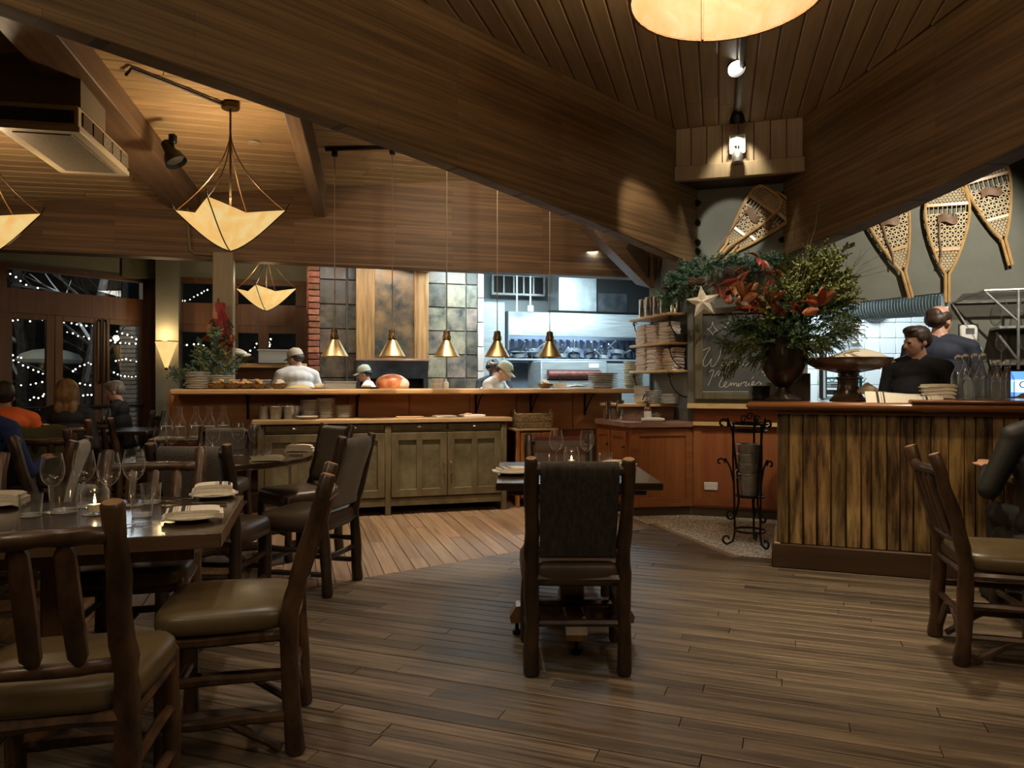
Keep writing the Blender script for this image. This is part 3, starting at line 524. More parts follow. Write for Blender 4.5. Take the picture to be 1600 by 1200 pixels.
# back wall with a door pair and transoms, seen past the post
mb = MB(); mb.M = Matrix.Rotation(AU, 4, 'Z'); mb.bb(Vpx(243, 10.2), Vpx(279, 10.2), 10.2, 10.55, 0, 3.3); struct(mb.build('pillar', M['sage']))
mb = MB(); mb.M = Matrix.Rotation(AU, 4, 'Z'); mb.bb(-2.1, .3, 10.40, 10.5, 2.62, 3.3); mb.bb(-1.7, -1.62, 10.4, 10.5, 0, 2.7); struct(mb.build('wall_back', M['sage']))
W2 = [(283, 332), (374, 404), (420, 462)]
mb = MB(); mb.M = Matrix.Rotation(AU, 4, 'Z')
us = [Vpx(p, 10.42) for p in (278, 283, 338, 372, 404, 420, 462, 486)]
mb.bb(us[0], us[7], 10.38, 10.48, 2.04, 2.32); mb.bb(us[0], us[7], 10.37, 10.48, 2.58, 2.65)
for a, b in ((us[0], us[1]), (us[2], us[3]), (us[4], us[5]), (us[6], us[7])): mb.bb(a, b, 10.38, 10.48, 0, 2.04)
for a, b in ((us[0], us[1]), (us[2], us[3]), (us[6], us[7])): mb.bb(a, b, 10.38, 10.48, 2.3, 2.6)
mb.bb(us[0], us[7], 10.38, 10.48, 0, .35); mb.bb(us[0], us[7], 10.39, 10.47, 1.94, 2.05)
struct(mb.build('trim_4', M['trim']))
mb = MB(); mb.M = Matrix.Rotation(AU, 4, 'Z'); mb.bb(us[0], us[7], 10.44, 10.45, .3, 2.6); struct(mb.build('window_2', M['pane']))
mb = MB(); mb.M = Matrix.Rotation(AU, 4, 'Z'); mb.bb(Vpx(334, 8.12), Vpx(366, 8.12), 7.98, 8.25, 0, 2.6); struct(mb.build('post', M['wood_post'] if 'wood_post' in M else M['darkwall'], bevel=.01))
mb = MB(); mb.M = Matrix.Rotation(AU, 4, 'Z'); mb.bb(-7, .2, 8.3, 12, 3.0, 3.1); struct(mb.build('ceiling_alcove', M['sage']))
# walls behind and beside the camera that close the room
mb = MB(); mb.bb(-7.2, 7, -2.6, -2.45, 0, 4.0); struct(mb.build('wall_rear', M['darkwall']))
mb = MB(); mb.bb(6.1, 6.25, -2.5, 6.2, 0, 4.0); struct(mb.build('wall_right', M['sage']))
mb = MB(); mb.bb(-7.35, -7.2, -2.5, 6.6, 0, 4.0); struct(mb.build('wall_left', M['darkwall']))
mb = MB(); mb.prism([(-7.3, -2.5), (6.2, -2.5), (6.2, 7), (2.7, 7), (3.3, .8), (-3.8, 1.0), (-2.5, 2.6), (-7.3, 3.3)], 3.75, 3.85); struct(mb.build('ceiling_rear', M['ceil']))
# ---- back kitchen seen through the opening
T0 = (2.9, 9.35); T1 = (5.6, 10.05); ta = math.atan2(T1[1]-T0[1], T1[0]-T0[0])*.0
bw = struct(MB().bb(2.55, 7.2, 9.45, 9.6, 0, 3.1).build('wall_back_kitchen', M['wgrout'])); tm = MB().cbox((0, 0, 0), (.195, .02, .195), .004).mesh('tile', M['wtile'])
for i in range(13):
    for j in range(9):
        o = link('tile', tm, bw); o.location = (3.62+.2*i, 9.445, .95+.2*j)
tw2 = MB().cbox((0, 0, 0), (.30, .02, .195), .004).mesh('tile', M['wtile'])
for j in range(9): o = link('tile', tw2, bw); o.location = (5.45, 9.30, .95+.2*j)
mb = MB(); mb.bb(2.5, 2.6, 7.4, 9.5, 0, 3.1); mb.bb(6.2, 6.3, 6.2, 9.6, 0, 3.1); struct(mb.build('wall_back_kitchen', M['kwhite']))
struct(MB().prism([(2.5, 6.98), (6.3, 5.7), (6.3, 9.6), (2.5, 9.6)], 3.08, 3.16).build('ceiling_back_kitchen', M['kwhite']))
print('planks', n1, n2, n3, n4)
# ================================================================ BUILT-INS
def UF(u, v, z=0.0): return Matrix.Translation(R(u, v, z)) @ Matrix.Rotation(AU, 4, 'Z')
# ---- pass shelf
t = thing('pass_shelf', 'long honey-coloured wooden pass shelf in front of the open kitchen', 'shelf', R(0, 7.2), AU)
q = MB(); q.cbox((1.225, .27, 1.187), (4.59, .54, .052), .012); q.build('shelf_board', M['pass'], t)
for px in (387, 558, 745, 831, 916):
    u = Vpx(px, 7.55); q = MB(); q.box((u, .392, 1.04), (.022, .012, .24)); q.box((u, .25, 1.153), (.022, .30, .014)); q.tube([(u, .386, .95), (u, .33, 1.0), (u, .22, 1.10), (u, .14, 1.15)], .008, 6); q.ell((u, .38, .93), .014, 8, 6); q.build('bracket', M['black'], t)
# ---- long painted sideboard
t = thing('sideboard', 'long worn olive-painted sideboard with panelled doors below the pass', 'sideboard', R(0, 7.12), AU)
u0, u1, um = -.32, 2.05, .865
q = MB(); q.bb(u0+.01, u1-.01, .02, .47, .08, .885); q.build('body', M['paint'], t)
q = MB(); q.cbox(((u0+u1)/2, .22, .907), (u1-u0+.10, .52, .042), .006); q.build('counter', M['maple'], t)
for k in range(72):
    pass
q = MB()
for k in range(150): q.box((u0-.045+k*.0165, -.042, .905), (.009, .008, .030))
q.build('carved_edge', M['maple'], t, kind='stuff')
for x in (u0+.03, um, u1-.03):
    q = MB(); q.cbox((x, .0, .43), (.055, .045, .86), .004); q.build('post', M['paint'], t)
q = MB(); q.bb(u0, u1, -.008, .03, .80, .815); q.bb(u0, u1, -.012, .03, .085, .16); q.build('rail', M['paint'], t, bevel=.003)
for k, (a, b) in enumerate(((u0+.06, .26), (.265, um-.03), (um+.03, 1.44), (1.445, u1-.06))):
    w_ = b-a; mid = (a+b)/2; d = thing('door', '', '', (mid, -.0, .48)); del d['label'], d['category']; d.parent = t
    D = MB(); D.bb(-w_/2, w_/2, -.006, .02, -.31, .31); dd = D.build('door', M['paintd'], t); dd.location = (mid, 0, .48); bpy.data.objects.remove(d)
    D = MB()
    for x in (-w_/2+.035, w_/2-.035): D.bb(x-.034, x+.034, -.024, -.005, -.31, .31)
    D.bb(-.028, .028, -.024, -.005, -.31, .31); D.bb(-w_/2, w_/2, -.0235, -.005, .235, .31); D.bb(-w_/2, w_/2, -.0235, -.005, -.31, -.235); D.build('door_frame', M['paint'], dd, bevel=.004)
    s_ = 1 if k % 2 == 0 else -1; D = MB(); x = s_*(w_/2-.03); D.tube([(x, -.024, .02), (x, -.05, .015), (x, -.055, -.04), (x, -.05, -.095), (x, -.024, -.10)], .006, 8); D.build('door_handle', M['brass'], dd)
    dr = MB(); dr.cbox((0, 0, 0), (w_-.02, .02, .055), .004); dr = dr.build('drawer', M['paint'], t); dr.location = (mid, -.004, .845); D = MB(); D.ell((0, -.018, .0), (.028, .016, .010), 12, 6); D.build('knob', M['chrome'], dr)
# ---- small stand by the end of the sideboard
t = thing('side_stand', 'small orange-brown slatted stand with a pale top beside the sideboard', 'stand', R(2.33, 7.2), AU)
q = MB(); q.cbox((.06, .16, .79), (.48, .36, .022), .006); q.build('top', M['linen'] if False else M['maple'], t)
q = MB(); q.bb(-.12, .24, .0, .33, .08, .77); q.build('body', M['barbase'], t)
for k in range(3): q = MB(); q.cbox((-.055+.115*k, -.006, .43), (.105, .02, .66), .006); q.build('front_slat', M['cherry'], t)
for x in (-.14, .26): q = MB(); q.cbox((x, .0, .39), (.04, .05, .78), .005); q.build('leg', M['cherry'], t)
# ---- sink cabinet in the corner
A3 = Vector((1.126, 7.0, 0)); B3 = Vector((1.754, 7.10, 0)); C3 = A3+R(0, .80); E3 = B3+R(0, .75)
t = thing('sink_cabinet', 'red-brown panelled corner cabinet with a small sink under the shelves', 'cabinet', (0, 0, 0))
q = MB(); q.prism([A3, B3, E3, C3], .08, .845); q.build('body', M['cherry'], t, bevel=.003)
q = MB(); sh = Vector((.03, .05, 0)); q.prism([A3+sh, B3+sh*.3, E3, C3+sh], 0, .08); q.build('plinth', M['barbase'], t)
o_ = R(-.05, -.05); q = MB(); q.prism([A3+o_+R(.015, 0), B3+R(0, -.05), E3, C3+o_], .845, .90); q.build('top', M['copper'], t, bevel=.006)
fa = math.atan2(B3.y-A3.y, B3.x-A3.x); FW = (B3-A3).length
def framep(name, O, ang, x0, x1, z0, z1, st, m, th=.014):
    q = MB(); q.M = Matrix.Translation(O) @ Matrix.Rotation(ang, 4, 'Z')
    q.bb(x0, x0+st, -th, 0, z0, z1); q.bb(x1-st, x1, -th, 0, z0, z1); q.bb(x0+st, x1-st, -th, 0, z1-st, z1); q.bb(x0+st, x1-st, -th, 0, z0, z0+st); return q
framep('panel_frame', A3, fa, .0, FW, .085, .845, .085, None).build('panel_frame', M['cherryh'], t, bevel=.003)
sa = AU-PI/2
for k, (a, b) in enumerate(((.03, .36), (.39, .74))):
    q = MB(); q.M = Matrix.Translation(C3) @ Matrix.Rotation(sa, 4, 'Z'); q.bb(a, b, -.012, 0, .12, .80); dd = q.build('door', M['cherry'], t)
    q = MB(); q.M = Matrix.Translation(C3) @ Matrix.Rotation(sa, 4, 'Z'); st = .06
    for x0, x1, z0, z1 in ((a, a+st, .12, .80), (b-st, b, .12, .80), (a+st, b-st, .74, .80), (a+st, b-st, .12, .18)): q.bb(x0, x1, -.024, -.011, z0, z1)
    q.build('door_frame', M['cherryh'], dd, bevel=.003)
    q = MB(); q.M = Matrix.Translation(C3) @ Matrix.Rotation(sa, 4, 'Z'); q.ell((b-.04 if k == 0 else b-.03, -.035, .66), .017, 10, 8); q.build('knob', M['bronze'], dd)
q = MB(); q.prism([A3+R(.05, .36), B3+R(-.03, .33), B3+R(-.03, .72), A3+R(.05, .76)], .90, 1.032); q.build('backsplash', M['copper'], t, bevel=.004)
q = MB(); q.prism([A3+R(.02, .30), B3+R(-.01, .27), B3+R(-.01, .74), A3+R(.02, .78)], 1.033, 1.062); q.build('ledge', M['pass'], t, bevel=.006)
q = MB(); c = at(1022, 655, 7.1); q.M = Matrix.Translation((c.x, c.y+.06, .903)); q.lathe([(.14, .004), (.125, .002), (.12, -.001), (0.0, -.001)], 20); q.build('sink_basin', M['steeld'], t)
q = MB(); c = at(1016, 655, 7.22); q.M = Matrix.Translation((c.x, c.y+.06, .90)); q.lathe([(.022, 0), (.022, .03), (.012, .04)], 10); q.tube([(0, 0, .03), (0, 0, .20), (-.01, -.012, .235), (-.035, -.04, .255), (-.07, -.07, .24), (-.08, -.08, .205)], .009, 8)
for s_ in (-1, 1): q.tube([(.05*s_, 0, .0), (.05*s_, 0, .05)], .012, 8); q.tube([(.05*s_-.02, 0, .05), (.05*s_+.03*s_, -.02, .075)], .008, 6)
q.build('faucet', M['chrome'], t)
# ---- three corner shelves with wrought-iron brackets
for k, (z, nm) in enumerate(((1.955, 'top'), (1.673, 'middle'), (1.398, 'bottom'))):
    t = thing('corner_shelf', ('uppermost', 'second', 'lowest')[k]+' of three small wooden shelves on scroll brackets beside the chalkboard', 'shelf', R(3.46, 6.40, z-.026), AU)
    q = MB(); q.cbox((.128, .42, .013), (.255, .84, .026), .006); q.build('shelf_board', M['pass'], t)
    for v in (.03, .80):
        q = MB(); q.box((.245, v, -.12), (.010, .02, .24)); pts = [(.24-.20*math.sin(a), v, -.24+.235*(1-math.cos(a))) for a in [i*PI/2/10 for i in range(11)]]; q.tube(pts, .006, 6)
        q.tube([(.045+.028*math.cos(a)*(1-a/9), v, -.03+.028*math.sin(a)*(1-a/9)) for a in [i*.5 for i in range(14)]], .005, 6); q.build('bracket', M['black'], t)
# ---- bar
BA = math.radians(-20.0); BO = Vector((1.83, 5.08, 0)); BX = Vector((math.cos(BA), math.sin(BA), 0)); BY = Vector((-BX.y, BX.x, 0))
def bar(x, y, z=0.0): return BO+BX*x+BY*y+Vector((0, 0, z))
def barpx(px, y):                                            # x along the bar where the sight line px meets depth y
    m = (px-800)/F; O = BO+BY*y; return (m*O.y-O.x)/(BX.x-m*BX.y)
t = thing('bar', 'service bar clad in distressed barn boards with a polished wooden top', 'bar', BO, BA)
q = MB(); q.bb(.02, 2.9, .012, .60, 0, 1.085); q.build('body', M['barbase'], t)
x = 0.0; random.seed(21); k = 0
while x < 2.88:
    wd = random.choice((.062, .078, .085, .088, .092, .10)); q = MB(); q.cbox((0, 0, 0), (wd-.004, .022, .925), .006); o = q.build('plank', M['barn'], t); o.location = (x+wd/2, random.uniform(-.003, .004), .165+.4625); x += wd
q = MB(); q.cbox((1.44, -.012, .082), (2.95, .045, .165), .008); q.build('plinth', M['barbase'], t)
q = MB(); q.bb(0, .022, .005, .60, .17, 1.085); q.bb(-.02, .022, -.02, .60, 0, .17); q.build('end_panel', M['kwhite'] if False else M['boxwood'], t, bevel=.006)
q = MB(); q.cbox((1.36, .24, 1.113), (3.12, .80, .052), .02); q.build('bar_top', M['bartop'], t, bevel=0)
q = MB(); q.cbox((1.85, .24, 1.148), (2.1, .82, .022), .009); q.build('top_overlay', M['bartop'], t)
q = MB(); q.bb(.0, 2.88, -.05, .02, 1.055, 1.087); q.build('top_moulding', M['bartop'], t, bevel=.008)
# ================================================================ KITCHEN EQUIPMENT
t = thing('pizza_oven', 'oak and patina clad oven hood over a black steel oven mouth', 'oven', R(0, 9.42), AU)
Y_ = 9.35; zt = 2.71
q = MB(); q.bb(1.0, 1.66, .0, .36, 1.60, 2.75); q.build('flue_box', M['barbase'], t)
for a, b in ((.745, .975), (1.475, 1.66)): q = MB(); q.cbox(((a+b)/2, -.02, (1.56+zt+.12)/2), (b-a, .05, zt+.12-1.56), .004); q.build('cladding_board', M['hoodwood'], t)
q = MB(); q.cbox((1.225, -.012, 2.19), (.50, .03, 1.27), .003); q.build('patina_panel', M['patina'], t)
q = MB(); q.cbox((1.205, -.03, 1.565), (.93, .10, .03), .006); q.build('lip', M['copper'], t)
q = MB(); q.add([(.745, -.05, 1.55), (1.66, -.05, 1.55), (1.66, .02, 1.33), (.745, .02, 1.33), (.745, .30, 1.55), (1.66, .30, 1.55), (1.66, .30, 1.33), (.745, .30, 1.33)], [(0, 3, 2, 1), (4, 5, 6, 7), (0, 1, 5, 4), (3, 7, 6, 2), (0, 4, 7, 3), (1, 2, 6, 5)]); q.build('steel_fascia', M['steeld'], t)
q = MB(); q.bb(.745, .80, .0, .3, .3, 1.33); q.bb(1.60, 1.66, -.02, .3, .3, 1.33); q.bb(.745, 1.66, .0, .3, .3, 1.0); q.bb(.8, 1.6, .28, .33, 1.0, 1.33); q.build('oven_mouth', M['blackp'], t)
# cook line
t = thing('range_hood', 'large brushed steel extractor hood over the cooking line', 'hood', R(0, 10.05), AU)
hz0, hz1 = 1.955, 2.30
ua, ub = 2.93, 5.7
q = MB(); q.add([(ua, 0, hz0), (ub, 0, hz0), (ub, 0, hz0+.19), (ua, 0, hz0+.19), (ua, .06, hz1), (ub, .06, hz1), (ua, .9, hz1), (ub, .9, hz1), (ua, .06, hz0+.0), (ub, .06, hz0)], [(0, 1, 2, 3), (3, 2, 5, 4), (4, 5, 7, 6), (0, 8, 9, 1)]); q.bb(ua, ub, .82, .9, 1.55, hz1); q.build('canopy', M['steel'], t)
q = MB(); q.prism([(ua-.005, .0), (ua+.0, .0), (ua, .9), (ua-.06, .9), (ua-.06, .25)], 1.74, hz1); q.build('end_cheek', M['steel'], t)
for k in range(24):
    q = MB(); q.box((0, 0, 0), (.055, .015, .36), M=Matrix.Rotation(math.radians(-38), 4, 'X') @ Matrix.Rotation(math.radians(12), 4, 'Y')); o = q.build('filter_slat', M['steeld'], t); o.location = (ua+.10+k*.112, .55, 1.80)
q = MB(); q.box((ua+.12, -.002, hz0+.04), (.14, .004, .06)); q.build('rating_label', M['paper'], t)
q = MB(); q.bb(ua, ub, .75, .80, 1.58, 1.96); q.build('splash_back', M['steeld'], t)
t = thing('ventilation_duct', 'big grey sheet-metal duct box rising from the extractor hood', 'duct', R(0, 10.3), AU)
q = MB(); q.bb(3.78, 4.38, 0, .5, 2.32, 2.97); q.build('duct_body', M['ductm'], t)
q = MB(); q.tube([(3.6, -.05, 2.335), (5.3, -.05, 2.335)], .016, 8); q.build('pipe', M['black'], t)
t = thing('plenum_box', 'blackened box between the grey duct and the kitchen wall', 'duct', R(0, 10.35), AU); q = MB(); q.bb(4.40, 6.2, 0, .5, 2.34, 2.97); q.build('duct_body', M['blackp'], t); q = MB(); q.bb(4.42, 4.9, -.02, 0, 2.36, 2.64); q.build('access_panel', M['steeld'], t)
t = thing('extract_grille', 'dark louvred grille high on the kitchen wall', 'vent', R(2.93, 10.9, 2.66), AU)
q = MB(); q.bb(0, .80, 0, .06, 0, .26); q.build('back_plate', M['blackp'], t)
q = MB()
for a, b, c_, d in ((-.03, .83, -.03, .0), (-.03, .83, .26, .29), (-.03, 0, 0, .26), (.80, .83, 0, .26)): q.bb(a, b, -.03, .06, c_, d)
q.build('frame', M['galv'], t)
for k in range(4): q = MB(); q.box((.16+.16*k, -.02, .13), (.025, .02, .26)); q.build('slat', M['galv'], t)
t = thing('steel_cabinet', 'tall brushed steel cabinet beside the slate tiled wall', 'cabinet', R(2.50, 10.0), AU)
q = MB(); q.bb(0, .36, 0, .55, 0, 2.42); q.build('body', M['steel'], t, bevel=.01); q = MB(); q.bb(.02, .34, -.012, 0, .1, 2.4); q.build('door', M['steel'], t, bevel=.006); q = MB(); q.tube([(.31, -.04, 1.2), (.31, -.04, 1.7)], .01, 8); q.build('door_handle', M['chrome'], t)
for k, u in enumerate((3.02, 3.22)):
    t = thing('hanging_conduit', ('thin white conduit hanging', 'thin white cable with a box hanging')[k]+' in front of the extractor hood', 'pipe', R(u, 9.95), AU); q = MB(); q.tube([(0, 0, 2.97), (0, 0, 2.28 if k == 0 else 2.36)], .012, 8); q.build('pipe', M['kwhite'], t)
    if k: q = MB(); q.cbox((0, 0, 2.33), (.08, .05, .09), .006); q.build('junction_box', M['white'], t)
# salamander grill with a rusty roller, steel shelf and pans
t = thing('broiler', 'stainless steel broiler with a rust-red roller and a long door handle', 'oven', R(3.30, 9.72), AU)
q = MB(); q.bb(0, 1.0, 0, .6, .5, 1.585); q.build('body', M['steel'], t, bevel=.012)
q = MB(); q.bb(.09, .88, -.012, .0, 1.30, 1.46); q.build('opening', M['blackp'], t)
q = MB(); q.tube([(.09, -.03, 1.39), (.88, -.03, 1.39)], .062, 14); q.build('roller', M['redroll'], t)
q = MB(); q.bb(.09, .90, -.03, .0, 1.19, 1.31); q.build('door', M['steel'], t, bevel=.006)
q = MB(); q.tube([(.15, -.075, 1.235), (.82, -.075, 1.235)], .016, 8); q.bb(.14, .175, -.085, -.02, 1.215, 1.255); q.bb(.80, .835, -.085, -.02, 1.215, 1.255); q.build('handle', M['chrome'], t)
for x in (.12, .86): q = MB(); q.ell((x, -.03, 1.14), (.026, .03, .026), 12, 8); q.build('knob', M['blackp'], t)
q = MB(); q.bb(.72, .87, -.006, 0, 1.49, 1.55); q.build('nameplate', M['kwhite'], t)
t = thing('steel_shelf', 'long steel shelf under the extractor hood holding pans', 'shelf', R(2.95, 9.85), AU)
q = MB(); q.bb(-.1, 2.5, .25, .62, 1.60, 1.625); q.build('shelf_board', M['steel'], t, bevel=.004)
q = MB(); q.bb(1.36, 2.4, -.05, -.02, .6, 1.56); q.build('panel', M['steel'], t)
q = MB(); q.tube([(.02, .28, 1.61), (.02, .28, 1.72), (.35, .28, 1.72), (.35, .28, 1.61)], .012, 6); q.build('guard_rail', M['steeld'], t)
random.seed(5)
def pan(name, lab, u, v, z, r, hdl, ang, tip, grp, m):
    t = thing(name, lab, 'pan', R(u, v, z), ang, grp); q = MB(); q.M = Matrix.Rotation(tip, 4, 'Y'); q.lathe([(0, 0), (r*.75, 0), (r, .05), (r*.96, .05), (r*.72, .006), (0, .006)], 16); q.build('bowl', m, t)
    q = MB(); q.M = Matrix.Rotation(tip, 4, 'Y'); q.tube([(r*.95, 0, .042), (r+hdl*.5, 0, .07), (r+hdl, 0, .085)], [.012, .009, .012], 6); q.build('handle', m, t); return t
for k in range(16):
    u = 3.15+1.55*(k%8)/7+random.uniform(-.03, .03)
    pan('frying_pan', ('lower', 'upper')[k//8]+' steel frying pan, '+('first', 'second', 'third', 'fourth', 'fifth', 'sixth', 'seventh', 'eighth')[k%8]+' from the left on the hood shelf', u, 10.27, 1.635+.075*(k//8), random.uniform(.09, .13), .16, AU-PI/2+random.uniform(-1.0, 1.0), random.uniform(-.5, -.15), 'pans jumbled on the hood shelf', M['steeld'] if k % 3 else M['steel'])
# work counter along the inside of the pass
t = thing('prep_counter', 'steel preparation counter just behind the pass shelf', 'counter', R(0, 7.78), AU); q = MB(); q.bb(-1.1, 3.5, 0, .36, .82, .86); q.build('top', M['steel'], t)
q = MB(); q.bb(-1.05, 3.45, .05, .34, 0, .82); q.build('body', M['steeld'], t)
# ---- shelf unit at the left end of the kitchen, behind the first cook
t = thing('back_counter', 'wooden counter with a raised shelf behind the white-capped cook', 'counter', R(-1.03, 8.98), AU)
q = MB(); q.cbox((.60, .2, 1.475), (1.15, .34, .05), .008); q.build('shelf_board', M['pass'], t); q = MB(); q.bb(.05, 1.15, .33, .36, .0, 1.46); q.build('back_panel', M['cherryh'], t); q = MB(); q.cbox((.60, .12, 1.09), (1.15, .5, .04), .006); q.build('counter', M['steel'], t)
for x in (.04, 1.16): q = MB(); q.bb(x-.02, x+.02, -.1, .36, 0, 1.45); q.build('side_panel', M['cherryh'], t)
# ================================================================ LAMPS
# heat lamps on a black track
t = thing('light_track', 'black ceiling track carrying the brass heat lamps', 'light track', (0, 0, 0)); q = MB(); ends = [R(Vpx(508, 7.0), 7.0), R(3.3, 7.0)]
ends[0].z = cz(Vpx(508, 7.0), 7.0)-.02; ends[1].z = cz(3.3, 7.0)-.02; q.tube(ends, .022, 4); q.build('rail', M['black'], t)
NL = ('leftmost', 'second from left', 'middle', 'fourth from left', 'rightmost')
for k, px in enumerate((523, 613, 698, 777, 859)):
    u = Vpx(px, 7.0); P = R(u, 7.0); zt_ = cz(u, 7.0)-.03; zb = Z((556, 559, 558.5, 559, 560)[k], P.y); zb = 1.518+.004*k
    t = thing('heat_lamp', 'brass cone heat lamp over the pass, '+NL[k]+' of five', 'lamp', (P.x, P.y, zb), 0, 'heat lamps over the pass')
    q = MB(); q.lathe([(.122, -.004), (.126, 0), (.118, .012), (.040, .150), (.036, .156), (.034, .154), (.038, .146), (.113, .012), (.118, .0)], 28, capb=False, capt=False); q.build('shade', M['brass'], t)
    q = MB(); q.lathe([(.036, .15), (.040, .158), (.040, .20), (.034, .21), (.034, .235), (.030, .25), (.012, .258)], 16); s_ = q.build('socket', M['bronze'], t)
    q = MB()
    for j in range(8): a = 2*PI*j/8; q.box((.0405*math.cos(a), .0405*math.sin(a), .18), (.004, .010, .030), a)
    q.build('vent_slot', M['brass'], s_, kind='stuff')
    q = MB(); q.ell((0, 0, .06), (.038, .038, .05), 12, 8); q.build('bulb', M['heatbulb'], t)
    q = MB(); q.tube([(0, 0, .25), (0, 0, zt_-zb)], .0045, 6); q.build('cord', M['beigewire'], t); q = MB(); q.cbox((0, 0, zt_-zb-.02), (.05, .05, .08), .006); q.build('track_plug', M['black'], t)
    spot('heat_lamp_light', (P.x, P.y, zb+.03), (P.x-.02, P.y+.09, 0), 9, (1, .84, .64), 125, .6, .03)
# rawhide bowl pendants
def hidelamp(lab, c, hd, rot, ztop, W, full=True):
    t = thing('hide_pendant', lab, 'lamp', c, rot, 'rawhide bowl pendants'); n = 14; H_ = .30*hd/.41
    def f(a, b):
        x = 2*a-1; y = 2*b-1; r = max(abs(x), abs(y)); e = abs(x*y); k = 1-.10*(1-e)*r*r
        return Vector((x*hd*.7071*k, y*hd*.7071*k, H_*(.80*r**1.3+.20*e)))
    q = MB(); q.sheet(f, n, n, .004); sh = q.build('shade', M['hide'], t, ang=60)
    R4 = [f(0, 0), f(1, 0), f(1, 1), f(0, 1)]
    for k in range(4):
        q = MB(); sx = 1 if R4[k].x > 0 else -1; sy = 1 if R4[k].y > 0 else -1; q.tube([R4[k]*1.08+Vector((0, 0, .025))]+[f(.5+.5*sx*g_, .5+.5*sy*g_)*1.01-Vector((0, 0, .009)) for g_ in (1, .85, .7, .55, .4, .25, .1, 0)], .0045, 6); q.build('rib', M['black'], t)
    hub = Vector((0, 0, min(ztop-c[2], H_+.62)))
    for k in range(4):
        q = MB(); a = R4[k]; pts = []
        for i in range(9): s_ = i/8; pts.append(Vector((a.x*(1-s_)**1.9, a.y*(1-s_)**1.9, a.z+(hub.z-a.z)*s_))); 
        q.tube(pts, .005, 6); q.build('hanger', M['bronze'], t)
    q = MB(); q.tube([(0, 0, H_*.2), (0, 0, ztop-c[2])], .008, 8); q.build('stem', M['bronze'], t)
    q = MB(); q.lathe([(.065, 0), (.07, .012), (.07, .035), (.05, .045)], 18, (0, 0, ztop-c[2]-.045)); q.build('canopy', M['bronze'], t)
    q = MB(); q.ell((0, 0, H_*.35), .035, 10, 8); q.build('bulb', M['bulb'], t)
    point('pendant_light', (c[0], c[1], c[2]+H_+.10), W, (1, .76, .48), .06); return t
pc = at(360, 391, 5.68); hidelamp('square rawhide bowl pendant hanging from the pine ceiling, corner towards the room', (pc.x, pc.y, pc.z), .42, math.radians(45), cz(*UV(pc.x, pc.y))+0.0, 14)
pc = at(-30, 402, 5.2); hidelamp('square rawhide bowl pendant cut by the edge of the view beside the ceiling unit', (pc.x, pc.y, pc.z), .42, math.radians(45), cz(*UV(pc.x, pc.y)), 13)
pc = at(416, 485, 8.9); hidelamp('small distant rawhide bowl pendant beyond the post', (pc.x, pc.y, pc.z), .36, math.radians(45), 3.0, 6)
# rawhide drum over the room
t = thing('drum_pendant', 'big laced rawhide drum lampshade hanging from the dark plank ceiling', 'lamp', (.98, 3.36, 3.03))
rr = .437; n = 40
q = MB(); q.sheet(lambda a, b: Vector((rr*math.cos(2*PI*a+PI/2), rr*math.sin(2*PI*a+PI/2), .006+.40*b)), n, 6, .004); q.build('shade', M['hide2'], t)
q = MB(); q.tube([(rr*math.cos(2*PI*k/n), rr*math.sin(2*PI*k/n), .0) for k in range(n)], .007, 6, closed=True); q.build('rim_hoop', M['strap'], t)
q = MB()
for k in range(110): a = 2*PI*k/110; q.tube([(rr*.99*math.cos(a), rr*.99*math.sin(a), .018), (rr*1.015*math.cos(a+.02), rr*1.015*math.sin(a+.02), -.006)], .0025, 4)
q.build('lacing', M['strap'], t, kind='stuff')
q = MB(); q.tube([(.06*0, rr-.008, .0), (0, rr-.008, .40)], .007, 6); q.build('seam', M['strap'], t); q = MB(); q.tube([(0, 0, .34), (0, 0, .57)], .01, 8); q.build('stem', M['black'], t)
q = MB(); q.tube([(-rr, 0, .38), (rr, 0, .38)], .006, 6); q.tube([(0, -rr, .38), (0, rr, .38)], .006, 6); q.build('spider', M['black'], t); q = MB(); q.ell((0, 0, .30), .05, 12, 8); q.build('bulb', M['bulb'], t)
point('drum_light', (.98, 3.36, 3.36), 60, (1, .68, .38), .10)
# spot track on the dark plank ceiling
t = thing('light_track', 'black ceiling track with two spot heads below the corner box', 'light track', (0, 0, 0)); q = MB(); q.tube([(1.40, 4.4, 3.585), (1.98, 6.45, 3.585)], .022, 4); q.build('rail', M['black'], t)
def trackhead(lab, c, tgt, W, col, ang, s=1.0, lit=True, rad=.03, bl=.5):
    d = (Vector(tgt)-Vector(c)).normalized(); t = thing('track_spotlight', lab, 'spotlight', c); rot = d.to_track_quat('Z', 'Y').to_matrix().to_4x4()
    q = MB(); q.M = rot; q.lathe([(.028*s, -.10*s), (.034*s, -.09*s), (.036*s, -.03*s), (.055*s, .0), (.068*s, .055*s), (.064*s, .055*s), (.05*s, .01)], 20, capt=False); q.build('housing', M['black'], t)
    q = MB(); q.M = rot; q.lathe([(.055*s, .03*s), (.0, .038*s)], 20, capb=False); q.build('lens', M['lens'] if lit else M['blackp'], t)
    q = MB(); q.tube([(0, 0, 0), (0, 0, .10)], .012, 6); q.cbox((0, 0, .13), (.05, .05, .07), .006); q.build('yoke', M['black'], t)
    if W: spot('spot', Vector(c)+d*.09, tgt, W, col, ang, bl, rad)
    return t
h1 = at(1148, 98, 5.4); h1.z -= .02; trackhead('lit black spotlight on the track nearer the drum lamp', h1, (h1.x+.08, h1.y-.9, h1.z-1.0), 18, (1, .86, .62), 70)
h2 = at(1152, 180, 6.35); trackhead('black bell spotlight on the track, nearest the corner box', h2, at(1150, 275, 6.65), 9, (1, .88, .64), 80, 1, False, .03, .6)
